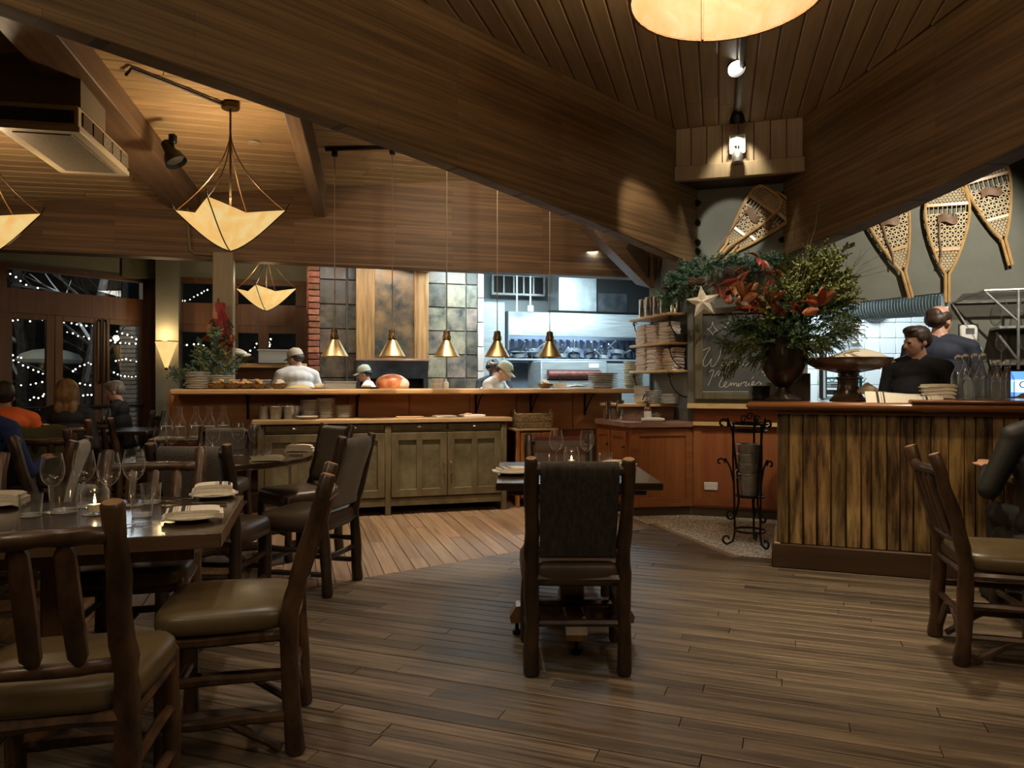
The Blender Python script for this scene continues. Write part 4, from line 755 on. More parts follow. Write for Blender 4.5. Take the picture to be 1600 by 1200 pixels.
spot('spot', (1.75, 5.2, 3.45), Dw(.30, 0, 1.6), 45, (1, .93, .80), 46, .7, .03); spot('spot', (1.25, 4.25, 3.28), Dw(.34, 0, 2.70), 130, (1, .96, .86), 13, .3, .02)
spot('spot', (3.75, 4.35, 3.2), Dw(1.78, 0, 2.15), 150, (1, .93, .80), 62, .6, .03)
spot('spot', (1.1, 5.4, 3.45), R(3.5, 6.8, 1.4), 34, (1, .80, .62), 42, .6, .03)
spot('spot', (2.0, 4.3, 3.45), (2.35, 5.15, 1.6), 85, (1, .90, .72), 34, .6, .03)
# emergency lamp on the corner box
c = A = at(1151, 232, 6.58); t = thing('wall_lamp', 'small wire-guarded emergency light on the planked corner box', 'lamp', (c.x, c.y-.02, c.z-.06), math.atan2(-.31, 1.05))
q = MB(); q.box((0, .03, .10), (.13, .02, .17)); q.build('back_plate', M['galv'], t)
q = MB()
for p in ([(-.065, 0, .02), (.065, 0, .02), (.065, 0, .17), (-.065, 0, .17)],): q.tube(p, .006, 6, closed=True)
q.tube([(-.065, 0, .095), (.065, 0, .095)], .004, 6); q.tube([(0, 0, .02), (0, 0, .17)], .004, 6); q.box((0, -.004, .095), (.04, .012, .035)); q.build('guard', M['kwhite'], t)
q = MB(); q.lathe([(.03, .02), (.045, .0), (.05, -.05), (.05, -.075), (.035, -.085)], 16, (0, -.02, 0)); q.build('lamp_head', M['galv'], t)
# sconce on the pillar
c = at(260, 575, 9.26); t = thing('wall_sconce', 'glowing cone wall sconce on the sage pillar', 'lamp', (c.x, c.y, c.z), AU)
q = MB(); q.sheet(lambda a, b: Vector(((.018+.115*b)*math.cos(PI+PI*a), (.018+.115*b)*.8*math.sin(PI+PI*a), .335*b)), 12, 5, .003); q.build('shade', M['sconce'], t); q = MB(); q.tube([(.13*math.cos(PI+PI*k/12)*1.02, .105*math.sin(PI+PI*k/12), .335) for k in range(13)], .006, 6); q.ell((0, -.01, -.01), .02, 8, 6); q.build('hoop', M['bronze'], t)
point('sconce_light', (c.x, c.y-.06, c.z+.42), 4.0, (1, .68, .32), .04)
# spot can on the big rafter, conduit, speaker
c = at(270, 243, 5.75); trackhead('black can spotlight clamped to the side of the large rafter', c, (c.x+.5, c.y-.1, c.z-.9), 0, WARM, 40, 1.25, False)
t = thing('ceiling_conduit', 'thin conduit running along the pine ceiling to the pendant canopy', 'pipe', (0, 0, 0)); q = MB(); pts = [cxy(*at(352, 165, 5.66).xy, -.02), cxy(*at(205, 145, 4.95).xy, -.02), cxy(*at(197, 150, 5.0).xy, -.03)]; q.tube(pts, .012, 6); q.build('pipe', M['black'], t)
t = thing('sprinkler_plate', 'small round cover plate on the pine ceiling', 'cover plate', cxy(*at(396, 249, 6.45).xy, -.006)); q = MB(); q.lathe([(.0, -.008), (.05, -.008), (.055, .0)], 18); q.build('plate', M['ac'], t)
t = thing('wall_speaker', 'small dark speaker under the fascia beam by the pillar', 'speaker', R(Vpx(261, 10.1), 10.1, 2.86), AU); q = MB(); q.lathe([(.0, -.02), (.06, -.015), (.09, .03), (.09, .12)], 16); q.build('body', M['barbase'], t)
t = thing('beam_conduit', 'metal conduit looping under the fascia beam beside the pendant', 'pipe', (0, 0, 0)); q = MB(); V_ = 8.06; pts = [R(Vpx(p, V_), V_, Z(y, R(Vpx(p, V_), V_).y)) for p, y in ((293, 318), (295, 372), (297, 390), (304, 396), (345, 399), (352, 402))]; q.tube(pts, .012, 6); q.build('pipe', M['beigewire'], t)
# ceiling cassette
t = thing('air_conditioner', 'beige ceiling air-conditioning cassette with side grilles and perforated panel', 'air conditioner', (-2.74, 4.65, 2.85), math.radians(11.5))
L_, W_ = 1.0, .46
q = MB(); q.bb(-W_, 0, 0, L_, .02, .17); q.build('casing', M['ac'], t, bevel=.008)
q = MB(); q.bb(-W_-.01, .01, -.01, L_+.01, .0, .035); q.build('bottom_frame', M['ac'], t, bevel=.006)
q = MB(); q.bb(-W_+.06, -.06, .06, L_-.08, -.006, .002); q.build('perforated_panel', M['acd'], t)
q = MB(); q.bb(-W_+.02, -.025, -.006, .0, .055, .135); q.build('front_grille', M['blackp'], t)
q = MB()
for k in range(30): q.box((-W_+.035+k*.0135, -.010, .095), (.003, .008, .074))
q.build('grille_fins', M['steeld'], t, kind='stuff')
for k in range(5): q = MB(); q.box((.004, .14+.19*k, .10), (.012, .16, .09)); q.build('side_vent', M['acd'] if k > 1 else M['barbase'], t)
t = thing('duct_casing', 'dark brown boxed-in casing between the air conditioner and ceiling', 'casing', (-2.74, 4.65, 3.02), math.radians(11.5)); q = MB(); q.bb(-1.6, -.0, .04, .5, 0, .36); q.build('casing', M['darkwall'], t)
# ================================================================ CHAIRS AND TABLES
def log(q, pts, r0, r1=None, n=9, seed=0, ends=True, knots=True, sub=4):
    rng = random.Random(seed); r1 = r1 or r0; pts = [Vector(p) for p in pts]; P = []; Rr = []
    segs = len(pts)-1; tot = segs*sub
    for i in range(segs):
        for j in range(sub): P.append(pts[i].lerp(pts[i+1], j/sub)); Rr.append(r0+(r1-r0)*((i*sub+j)/tot))
    P.append(pts[-1]); Rr.append(r1)
    for i in range(1, len(P)-1): P[i] = P[i]+Vector((rng.uniform(-1, 1), rng.uniform(-1, 1), rng.uniform(-1, 1)))*r0*.14
    Rr = [r*(1+rng.uniform(-.10, .10)) for r in Rr]; c0 = q.cur
    if ends:
        a = P[0].lerp(P[1], .10); b = P[-1].lerp(P[-2], .10); P = [P[0], a]+P[1:-1]+[b, P[-1]]; Rr = [Rr[0]*.82, Rr[0]]+Rr[1:-1]+[Rr[-1], Rr[-1]*.80]
    q.tube(P, Rr, n); q.mi[-1] = 1; q.mi[-2] = 1 if ends else 0
    return q
def cushion(w0, w1, d, z, th, puff=.018):                    # front at -y
    q = MB(); n = 12; rows = []
    def f(u, v):
        y = -d/2+d*v; w_ = w0+(w1-w0)*v; x = (u-.5)*w_; return x, y
    top = []
    V = []
    def rim(k):                                              # rounded-rectangle outline
        a = 2*PI*k/32; c, s = math.cos(a), math.sin(a); e = .42; sx = math.copysign(abs(c)**e, c); sy = math.copysign(abs(s)**e, s)
        v = (sy+1)/2; w_ = w0+(w1-w0)*v; return sx*w_/2, sy*d/2
    prof = [(.90, 0), (.985, .012), (1.0, th*.45), (.985, th*.80), (.94, th*.97), (.80, th+puff*.35), (.55, th+puff*.75), (.25, th+puff), (.02, th+puff)]
    for s, z_ in prof:
        for k in range(32): x, y = rim(k); V.append((x*s, y*s, z+z_))
    Fs = [[i*32+k, i*32+(k+1) % 32, (i+1)*32+(k+1) % 32, (i+1)*32+k] for i in range(len(prof)-1) for k in range(32)]; Fs += [list(range(32))[::-1], list(range((len(prof)-1)*32, len(prof)*32))]
    q.add(V, Fs); return q
LM = lambda dark=False: [M['logshade'] if dark == 2 else M['logdark'] if dark else M['log'], M['logend']]
def chair_base(t, seed, dark, seatm, thick=False, wf=.45, wb=.40, d=.43, hb=.95, lean=.13):
    W2_ = wb/2; lm = LM(dark); hs = .44; B = []
    for k, s in enumerate((-1, 1)):
        top = Vector((s*(W2_+.005), d/2+lean, hb-(.004 if s < 0 else 0))); q = MB(); log(q, [(s*W2_, d/2+.02, 0), (s*W2_, d/2-.005, .44), (s*(W2_+.002), d/2+.035, .62), top], .033, .029, 10, seed+k); q.build('back_post', lm, t); B.append(top)
        q = MB(); log(q, [(s*wf/2*.96, -d/2+.03, 0), (s*wf/2*.94, -d/2+.035, .455)], .029, .027, 9, seed+3+k); q.build('leg', lm, t)
    F0 = wf/2*.95; yb = d/2; yf = -d/2+.033
    for nm, a, b, r in (('seat_rail', (-F0, yf, .415), (F0, yf, .415), .020), ('seat_rail', (-W2_, yb, .415), (W2_, yb, .415), .020), ('seat_rail', (-F0, yf, .405), (-W2_, yb, .405), .02), ('seat_rail', (F0, yf, .405), (W2_, yb, .405), .02),
                        ('stretcher', (-F0, yf, .27), (-W2_, yb, .27), .017), ('stretcher', (F0, yf, .27), (W2_, yb, .27), .017), ('stretcher', (-F0, yf, .13), (-W2_, yb, .13), .018), ('stretcher', (F0, yf, .13), (W2_, yb, .13), .018), ('stretcher', (-W2_, yb, .22), (W2_, yb, .22), .018), ('stretcher', (-F0, yf, .19), (F0, yf, .19), .018)):
        q = MB(); log(q, [a, b], r, r*.95, 7, seed+int(100*r)+len(t.children), sub=3); q.build(nm, lm, t)
    q = cushion(wf+.06, wb+.085, d+.04, .378, .105) if thick else cushion(wf+.05, wb+.045, d+.03, .425, .075); o = q.build('seat', seatm, t, ang=80); return B
def spindle_chair(lab, loc, rz, seed=0, dark=False, seatm=None, nsp=4, grp=None, flat=True, hb=.95):
    t = thing('hickory_chair', lab, 'chair', (loc[0], loc[1], 0), rz, grp); d, wb, lean = .43, .40, .13; B = chair_base(t, seed, dark, seatm or M['leather'], hb=hb, lean=lean); lm = LM(dark)
    yl = lambda z: d/2+.0+ (lean*(z-.5)/.45 if z > .5 else 0)
    for nm, z, r, bow in (('top_rail', hb-.085, .028, .03), ('lower_rail', .555, .023, .02)):
        q = MB(); y = yl(z); log(q, [(-wb/2+.01, y, z), (-wb/4, y+bow*.7, z), (0, y+bow, z), (wb/4, y+bow*.7, z), (wb/2-.01, y, z)], r*.8, r*.8, 9, seed+11+int(z*10), sub=2); q.build(nm, lm, t)
    for k in range(nsp):
        x = -wb/2+wb*(k+1)/(nsp+1); z0, z1 = .555, hb-.085; y0, y1 = yl(z0)+.017, yl(z1)+.024; q = MB(); rng = random.Random(seed*7+k); pts = []; rad = []
        for i, (s, w_) in enumerate(((0, .011), (.05, .014), (.10, .025), (.5, .026), (.90, .025), (.95, .014), (1, .011))): pts.append((x+rng.uniform(-.003, .003), y0+(y1-y0)*s, z0+(z1-z0)*s)); rad.append(w_*rng.uniform(.96, 1.04))
        q.tube(pts, rad, 8, sq=.8); q.mi[-1] = 1; q.build('spindle', lm, t)
    q = MB(); wf = .45; log(q, [(-wb/2, d/2, .05), (-.05, d/2+.005, .21)], .018, .016, 7, seed+40); q.build('brace', lm, t); q = MB(); log(q, [(wb/2, d/2, .05), (.05, d/2+.005, .21)], .018, .016, 7, seed+41); q.build('brace', lm, t)
    for s in (-1, 1): q = MB(); log(q, [(s*wb/2, d/2-.03, .02), (s*(wb/2+.01), .02, .13)], .016, .015, 7, seed+50+s); q.build('brace', lm, t)
    return t
def upholstered_chair(lab, loc, rz, seed=0, dark=True, seatm=None, backm=None, grp=None, hb=.95):
    t = thing('upholstered_chair', lab, 'chair', (loc[0], loc[1], 0), rz, grp); d, wb, lean = .43, .40, .12; chair_base(t, seed, dark, seatm or M['leatherd'], True, hb=hb, lean=lean); lm = LM(dark); bm_ = backm or M['fabric']
    yl = lambda z: d/2+.0+(lean*(z-.5)/.45 if z > .5 else 0)
    zt, zl = hb-.05, .535
    for nm, z, r in (('top_rail', zt, .025), ('lower_rail', zl, .021)): q = MB(); y = yl(z); log(q, [(-wb/2+.01, y, z), (wb/2-.01, y, z)], r, r, 9, seed+21, sub=3); q.build(nm, lm, t)
    q = MB(); pts = []; n = 18; w_ = wb/2-.035
    prof = [(yl(zl)+.026*math.cos(a)*1.1, zl+.030*math.sin(a)) for a in [PI*.5-PI*k/6*1.0 for k in range(0)]]
    prof = []
    for k in range(9): a = -PI/2-PI*k/8+PI; 
    loop = [(yl(zl)-.026, zl+.02)]+[(yl(zl)+.03*math.cos(a), zl+.030*math.sin(a)) for a in [PI+PI*k/8 for k in range(1, 8)]]+[(yl(zl)+.028, zl+.02), (yl((zt+zl)/2)+.024, (zt+zl)/2), (yl(zt)+.032, zt-.03)]+[(yl(zt)+.034*math.cos(a), zt+.034*math.sin(a)) for a in [PI*k/8 for k in range(0, 9)]]+[(yl(zt)-.032, zt-.03), (yl((zt+zl)/2)-.020, (zt+zl)/2)]
    m = len(loop); xs_ = [-w_, -w_+.012, w_*-.5, 0, w_*.5, w_-.012, w_]; sc = [.8, 1, 1, 1, 1, 1, .8]; cyy = sum(p[0] for p in loop)/m; czz = sum(p[1] for p in loop)/m; V = []
    for x, s in zip(xs_, sc):
        for y, z in loop: yc = yl(z); V.append((x, yc+(y-yc)*s, czz+(z-czz)*(1-(1-s)*.06)))
    q.add(V, [[i*m+k, i*m+(k+1) % m, (i+1)*m+(k+1) % m, (i+1)*m+k] for i in range(len(xs_)-1) for k in range(m)]+[list(range(m))[::-1], list(range((len(xs_)-1)*m, len(xs_)*m))]); q.build('backrest', bm_, t, ang=60); return t
rad = math.radians
c1 = upholstered_chair('dark ribbed-back log chair in the middle of the floor, seen from behind', (.285, 3.42), PI, 1, 2, M['leatherd'], M['fabricd'])
M['stripe_f'] = mat('red_striped_weave', (.085, .020, .014), (.13, .105, .085), rough=.9, scale=9, stretch=(.01, .01, 3), lo=.48, hi=.52, detail=0)
upholstered_chair('chair with red and grey striped back on the far side of the square table', (.33, 4.55), 0.05, 2, True, M['leatherd'], M['stripe_f'], hb=.93)
spindle_chair('log spindle chair standing alone in front of the bar', (2.29, 3.43), rad(75), 31, False, M['leather'], 4)
spindle_chair('nearest log spindle chair, at the near corner of the laid wooden table', (-1.22, 2.04), rad(192), 45, False, M['leather'], 3, hb=.985)
spindle_chair('log chair with olive leather seat turned sideways at the right end of the laid table', (-1.01, 2.66), rad(-78), 57, False, M['leather'], 3)
spindle_chair('log spindle chair facing the camera behind the laid wooden table', (-1.63, 3.20), rad(14), 64, False, M['leather'], 3)
spindle_chair('log spindle chair at the left end behind the laid table, mostly hidden', (-2.42, 2.95), rad(14), 71, False, M['leather'], 3)
upholstered_chair('grey-backed chair with black posts, its back to the camera at the round table', (-1.67, 4.17), PI-.05, 81, True)
upholstered_chair('grey-backed chair nearest the sideboard, on the far side of the round table', (-1.60, 5.50), rad(-46), 90, True)
upholstered_chair('grey-backed chair in side view at the right of the round table', (-1.27, 4.60), rad(-104), 99, True)
upholstered_chair('grey-backed chair facing the camera beyond the round table', (-2.42, 5.98), rad(4), 104, True, hb=.90)
upholstered_chair('light brown-backed chair at the left of the round table', (-2.85, 4.80), rad(122), 117, False, M['leatherd'], M['fabric'])
upholstered_chair('chair with a pale shearling back at the left edge of the room', (-2.78, 4.10), rad(-70), 126, False, M['leatherd'], M['fleece'])
spindle_chair('log spindle chair at the small table of the grey-haired diner', (-3.85, 7.15), PI-.15, 135, False, M['leatherd'], 4)
spindle_chair('log chair with an olive jacket over its back', (-3.33, 5.36), PI+.2, 143, False, M['leatherd'], 3)
spindle_chair('log chair under the dark-haired diner in the orange shirt', (-3.86, 5.62), PI-.7, 151, False, M['leatherd'], 3) if False else None
# jacket hung over that chair
t = tag(MB().sheet(lambda a, b: Vector((-.27+.54*a, .045*math.sin(a*9)*.3+(.10 if b > .5 else -.02)*0+(.07*math.sin((b-.5)*PI)+.02), .55+.40*math.sin(b*PI)**.45+.012*math.sin(a*14+b*5))), 16, 14, .012).build('jacket', M['jacket']), 'olive jacket draped over the back of a log chair', 'jacket'); t.location = (-3.36, 5.06, .02); t.rotation_euler = (0, 0, .2)
# ---- centre table
t = thing('square_table', 'dark square pedestal table in the middle of the room', 'table', (.30, 3.71, 0))
q = MB(); q.cbox((0, 0, .803), (.745, .89, .034), .004); q.build('table_top', M['table'], t)
q = MB(); q.cbox((0, 0, .77), (.62, .76, .03), .004); q.build('apron', M['tablebase'], t)
q = MB(); q.lathe([(.05, .36), (.055, .40), (.05, .42), (.062, .44), (.062, .46), (.045, .50), (.045, .66), (.075, .74), (.09, .757)], 16); q.build('column', M['tablebase'], t)
q = MB(); q.cbox((0, 0, .235), (.12, .12, .26), .012); q.build('column_block', M['tablebase'], t)
for a in (0, PI/2):
    q = MB(); q.M = Matrix.Rotation(a, 4, 'Z'); q.cbox((0, 0, .115), (.46, .10, .09), .01)
    for s in (-1, 1): q.add([(s*.22, -.05, .070), (s*.22, .05, .070), (s*.305, -.05, .070), (s*.305, .05, .070), (s*.22, -.05, .160), (s*.22, .05, .160), (s*.28, -.05, .152), (s*.28, .05, .152), (s*.312, -.05, .10), (s*.312, .05, .10)], [(0, 2, 8, 6, 4), (1, 5, 7, 9, 3), (4, 6, 7, 5), (6, 8, 9, 7), (8, 2, 3, 9), (0, 1, 3, 2)])
    q.build('foot_beam', M['tablebase'], t)
    for s in (-1, 1): q = MB(); q.M = Matrix.Rotation(a, 4, 'Z'); q.lathe([(.022, .0), (.024, .02), (.010, .025), (.010, .075)], 10, (s*.275, 0, 0)); q.build('glide', M['black'], t)
# ---- laid wooden table, front left
TB = Vector((-1.0, 2.53, 0)); TR = math.atan2(.284, .959)-.02
t = thing('wooden_table', 'laid dark wooden table with a pale edge at the front left', 'table', TB, TR)
TLn = 2.3
q = MB(); q.bb(-TLn, -.002, .002, .888, .70, .748); q.build('table_top', M['table'], t, bevel=.003)
q = MB(); q.bb(-TLn, 0, 0, .004, .698, .745); q.bb(-.004, .0, 0, .89, .698, .7475); q.build('edge_band', M['tableedge'], t)
q = MB(); q.bb(-TLn+.12, -.10, .10, .79, .64, .70); q.build('apron', M['tablebase'], t)
for x, y in ((-.62, .45), (-1.75, .45)):
    q = MB(); q.cbox((x, y, .35), (.11, .11, .58), .01); q.build('column', M['tablebase'], t); q = MB(); q.cbox((x, y, .05), (.10, .62, .07), .012); q.build('foot_beam', M['tablebase'], t)
# ---- round table
t = thing('round_table', 'round dark polished table laid for dinner behind the front tables', 'table', (-2.05, 5.2, 0))
q = MB(); q.lathe([(0, .705), (.58, .705), (.615, .715), (.62, .73), (.615, .748), (0, .75)], 48); q.build('table_top', M['table'], t)
q = MB(); q.lathe([(.06, .06), (.07, .3), (.055, .5), (.09, .70)], 14); q.build('column', M['barbase'], t)
for k in range(4): q = MB(); a = PI/4+k*PI/2; q.tube([(0, 0, .10), (.3*math.cos(a), .3*math.sin(a), .07), (.42*math.cos(a), .42*math.sin(a), .03)], [.035, .03, .022], 8); q.build('foot', M['barbase'], t)
# ---- diners' tables and the small one by the bar
def smalltable(lab, loc, rz, h, s=.8):
    t = thing('dining_table', lab, 'table', (loc[0], loc[1], 0), rz); q = MB(); q.cbox((0, 0, h-.02), (s, s, .04), .004); q.build('table_top', M['table'], t); q = MB(); q.lathe([(.05, .05), (.05, h-.04)], 12); q.build('column', M['barbase'], t); q = MB(); q.cbox((0, 0, .03), (.5, .07, .06), .01); q.cbox((0, 0, .03), (.07, .5, .06), .01); q.build('foot', M['barbase'], t); return t
smalltable('small dark table of the grey-haired diner by the glazed doors', (-4.25, 7.95), rad(10), .77)
smalltable('dark table between the diners at the far left', (-4.35, 6.55), rad(10), .75, .85) if False else None
smalltable('small dark table at the right edge in front of the bar', (3.12, 4.22), BA, .75, .58)
# ================================================================ TABLEWARE
ON = ('first', 'second', 'third', 'fourth', 'fifth', 'sixth', 'seventh', 'eighth', 'ninth', 'tenth', 'eleventh', 'twelfth', 'thirteenth', 'fourteenth', 'fifteenth', 'sixteenth')
def ORD(k, n): return 'lowest ' if k == 0 else 'topmost ' if k == n-1 else ON[k]+'-up '
def tb(px, py, z=.75): Y = (EYE-z)*F/(py-600); return Vector((X(px, Y), Y, z))
def wineglass():
    t = thing('wine_glass', '', 'wine glass'); q = MB(); q.lathe([(.0, .004), (.034, .002), (.036, .0), (.034, .004), (.010, .009), (.0045, .02), (.004, .09), (.007, .102), (.022, .112), (.036, .130), (.043, .155), (.043, .178), (.037, .215), (.033, .235)], 24, capb=False, capt=False); q.build('bowl', M['glass'], t); return t
def tumbler(r=.042, h=.085):
    t = thing('water_tumbler', '', 'glass'); q = MB(); q.lathe([(.0, .010), (r*.82, .010), (r*.99, h), (r, h), (r*.86, .0), (0, .0)], 20, capb=False, capt=False); q.build('cup', M['glass'], t); return t
def jar():
    t = thing('candle_jar', '', 'candle'); q = MB(); q.lathe([(0, .002), (.040, .0), (.045, .006), (.046, .075), (.043, .088), (.037, .095), (.037, .112), (.039, .113)], 22, capb=False, capt=False); q.build('jar', M['glass'], t)
    q = MB(); q.lathe([(.0385, .096), (.0400, .100), (.0385, .104)], 22, capb=False, capt=False); q.build('screw_rim', M['glass'], t); q = MB(); q.lathe([(0, .008), (.022, .008), (.022, .035), (0, .035)], 14); q.build('tea_light', M['wax'], t); q = MB(); q.ell((0, 0, .046), (.004, .004, .010), 8, 6); q.build('flame', M['flame'], t); return t
def plate(name='plate', r=.13, m=None, h=.016):
    q = MB(); q.lathe([(0, .0), (r*.55, .0), (r*.66, .005), (r, h), (r*.995, h+.004), (r*.64, .010), (0, .007)], 26, capb=False, capt=False); o = q.build(name, m or M['china'], ang=50); o['category'] = 'plate'; return o
def napkin(L=.20, W=.13, layers=3, stripes=True, m=None):
    m = m or M['linen']; t = thing('folded_napkin', '', 'napkin'); q = MB()
    for k in range(layers):
        z = .006+k*.010; dx = .006*(k % 2); q.sheet(lambda a, b: Vector(((a-.5)*(L-.012*k)+dx, (b-.5)*(W-.004*k), z+.0065*math.sin(PI*min(1, max(0, a)))**.35)), 10, 6, .009)
    q.build('cloth', m, t, ang=60)
    if stripes:
        zt = .006+(layers-1)*.010; k = layers-1; dx = .006*(k % 2)
        for s, w_, mm in ((.05, .075, 'navy'), (.155, .02, 'taupe'), (.20, .02, 'taupe'), (.28, .075, 'navy'), (.385, .02, 'taupe'), (.43, .02, 'taupe')):
            q = MB(); q.sheet(lambda a, b: Vector(((s+w_*a-.5)*(L-.012*k)+dx, (b-.5)*(W-.004*k), zt+.0007+.0065*math.sin(PI*(s+w_*a))**.35)), 2, 6); q.build('stripe', M[mm], t)
    return t
def fork(n='fork'):
    t = thing('fork', '', 'cutlery'); q = MB(); q.tube([(0, -.10, .004), (0, -.02, .006), (0, .045, .008)], [.0055, .0035, .003], 6); q.box((0, .058, .007), (.022, .022, .002)); q.build('handle', M['silver'], t); q = MB()
    for k in range(4): q.box((-.009+.006*k, .088, .008), (.0028, .042, .002))
    q.build('tines', M['silver'], t); return t
def knife():
    t = thing('knife', '', 'cutlery'); q = MB(); q.tube([(0, -.10, .005), (0, .0, .005)], .0055, 6); q.build('handle', M['silver'], t); q = MB(); q.prism([(-.004, 0), (.009, .0), (.010, .07), (.002, .11), (-.004, .11)], .004, .006); q.build('blade', M['silver'], t); return t
PROTO = {}
def put(kind, loc, lab, rz=0.0, grp=None, maker=None, sc=None):
    if kind not in PROTO: o = PROTO[kind] = maker(); o.location = loc; o.rotation_euler = (0, 0, rz); o['label'] = lab
    else: o = dup(PROTO[kind], loc, rz, lab)
    if grp: o['group'] = grp
    elif 'group' in o: del o['group']
    if sc: o.scale = (sc, sc, sc)
    return o
LT = 'laid wooden table at the front left'
for px, py, w_ in ((82, 801, 'leftmost wine glass, left of the candle'), (131, 792, 'wine glass just behind the candle jar'), (170, 799, 'wine glass right of the candle'), (209, 790, 'rightmost wine glass, beside the tumblers')): put('wine', tb(px, py), w_+', on the '+LT, 0, 'wine glasses', wineglass)
put('tumb', tb(48, 806), 'low tumbler at the left end of the '+LT, 0, 'tumblers', tumbler, 1.0)
put('tumb', tb(222, 806), 'tumbler in front of the fork on the '+LT, 0, 'tumblers', tumbler, 1.0)
put('tumb', tb(236, 786), 'tumbler standing behind another by the striped napkin', 0, 'tumblers', tumbler, 1.0)
put('tumb', tb(100, 800), 'tall tumbler between the wine glasses and candle', 0, 'tumblers', lambda: tumbler(.04, .12), 1.3)
put('jar', tb(148, 803), 'lit candle jar among the wine glasses on the '+LT, 0, 'candle jars', jar, 1.1)
p = tb(300, 812); o = plate('side_plate', .105); tag(o, 'side plate under the striped napkin at the table corner', 'plate', 'side plates'); o.location = p
PL = o
n1 = put('nap', p+Vector((0.005, .0, .012)), 'striped napkin folded flat on the side plate at the table corner', TR+.12, 'striped napkins', lambda: napkin(.21, .135, 3))
p = tb(334, 777); o = dup(PL, p, 0, 'side plate under the rolled napkin at the far end of the laid table'); n = put('nap', p+Vector((0, 0, .012)), 'folded napkin on the plate at the far corner of the laid table', TR+PI+.1, 'striped napkins'); n.scale = (.85, .9, 1.6)
p = tb(-6, 792); o = dup(PL, p, 0, 'side plate at the left edge of the laid table'); n = put('nap', p+Vector((0, 0, .012)), 'folded napkin at the left edge of the laid table', TR, 'striped napkins'); n.scale = (1, 1, 1.5)
for k, (px, py, a, lab) in enumerate(((275, 785, 1.55, 'nearer of two forks behind the striped napkin'), (268, 780, 1.5, 'farther of two forks behind the striped napkin'))): put('fork', tb(px, py), lab, a, 'forks', fork)
put('knife', tb(318, 788), 'knife between the two napkins at the end of the laid table', 1.55, 'knives', knife)
put('knife', tb(195, 822), 'knife lying at the near edge of the laid table', -.75, 'knives', knife)
# centre table
for px, s in ((869, 'left'), (917, 'right')): put('wine', tb(px, 730, .82), s+'-hand wine glass on the square table in the middle', 0, 'wine glasses', None, .84)
put('jar', tb(893, 728, .82), 'lit candle jar on the square table in the middle', 0, 'candle jars', None, .9)
put('tumb', tb(848, 731, .82), 'tumbler left of the wine glasses on the square table', 0, 'tumblers', None, .9); put('tumb', tb(946, 729, .82), 'tumbler right of the wine glasses on the square table', 0, 'tumblers', None, .9)
for px, py, s, a in ((802, 741, 'left', .3), (964, 730, 'right', 2.6)):
    p = tb(px, py, .82); dup(PL, p, 0, 'side plate at the '+s+' of the square table'); n = put('nap', p+Vector((0, 0, .012)), 'folded napkin on the plate at the '+s+' of the square table', a, 'striped napkins'); n.scale = (.8, .8, .7)
# round table
RT = 'the round table'
for k, (px, py, lab) in enumerate(((251, 722, 'leftmost wine glass on '), (268, 718, 'second wine glass from the left on '), (298, 716, 'wine glass left of the candle on '), (333, 717, 'wine glass just right of the candle on '), (372, 712, 'first of two glasses at the right on '), (398, 714, 'rightmost wine glass on '))): put('wine', tb(px, py), lab+RT, 0, 'wine glasses')
for k, (px, py, lab) in enumerate(((283, 721, 'tumbler left of the candle on '), (352, 722, 'tumbler right of the candle on '), (414, 716, 'rightmost tumbler on '), (222, 719, 'leftmost tumbler on '))): put('tumb', tb(px, py), lab+RT, 0, 'tumblers', None, 1.0)
put('jar', tb(322, 721), 'lit candle jar in the centre of the round table', 0, 'candle jars')
n = put('nap', tb(468, 705), 'rolled striped napkin at the right side of the round table', .1, 'striped napkins'); n.scale = (1, .6, 1.6)
put('nap', tb(418, 719), 'flat napkin at the near right side of the round table', .15, 'striped napkins'); put('nap', tb(240, 712), 'flat napkin at the left side of the round table', -.1, 'striped napkins')
put('knife', tb(452, 711), 'knife beside the rolled napkin on the round table', 1.45, 'knives')
put('nap', Vector((2.87, 4.26, .75)), 'small white napkin on the table at the right edge', .4, 'striped napkins').scale = (.6, .8, 1.3)
put('wine', Vector((-4.45, 7.72, .77)), 'wine glass on the grey-haired diner\'s table', 0, 'wine glasses'); put('wine', Vector((-4.3, 7.80, .77)), 'second glass in front of the grey-haired diner', 0, 'wine glasses')
# tray of carafes on the ledge behind the round table
t = thing('tray_stand', 'dark folding stand holding glass carafes in the shadow below the pass', 'stand', R(-.86, 7.05), AU)
for x in (-.25, .25):
    q = MB(); q.tube([(x, -.18, 0), (x, .18, .76)], .014, 6); q.tube([(x, .18, 0), (x, -.18, .76)], .014, 6); q.build('leg', M['barbase'], t)
q = MB(); q.cbox((0, 0, .775), (.66, .42, .025), .006); q.build('tray', M['barbase'], t)
def carafe():
    t = thing('glass_carafe', '', 'carafe'); q = MB(); q.lathe([(0, .0), (.048, .0), (.052, .02), (.052, .13), (.030, .18), (.022, .21), (.022, .26), (.028, .275)], 18, capb=False, capt=False); q.build('body', M['glass'], t); q = MB(); q.lathe([(0, .006), (.047, .006), (.047, .10), (0, .10)], 16); q.build('water', M['water'], t); return t
for k, (x, y, lab) in enumerate(((-.22, .05, 'leftmost carafe'), (-.10, -.05, 'second carafe from the left'), (.02, .06, 'middle carafe'), (.14, -.04, 'fourth carafe'), (.25, .05, 'rightmost carafe'))):
    P = R(-.86, 7.05)+R(x, y); put('carafe', Vector((P.x, P.y, .788)), lab+' on the dark tray stand below the pass', 0, 'carafes on the tray stand', carafe)
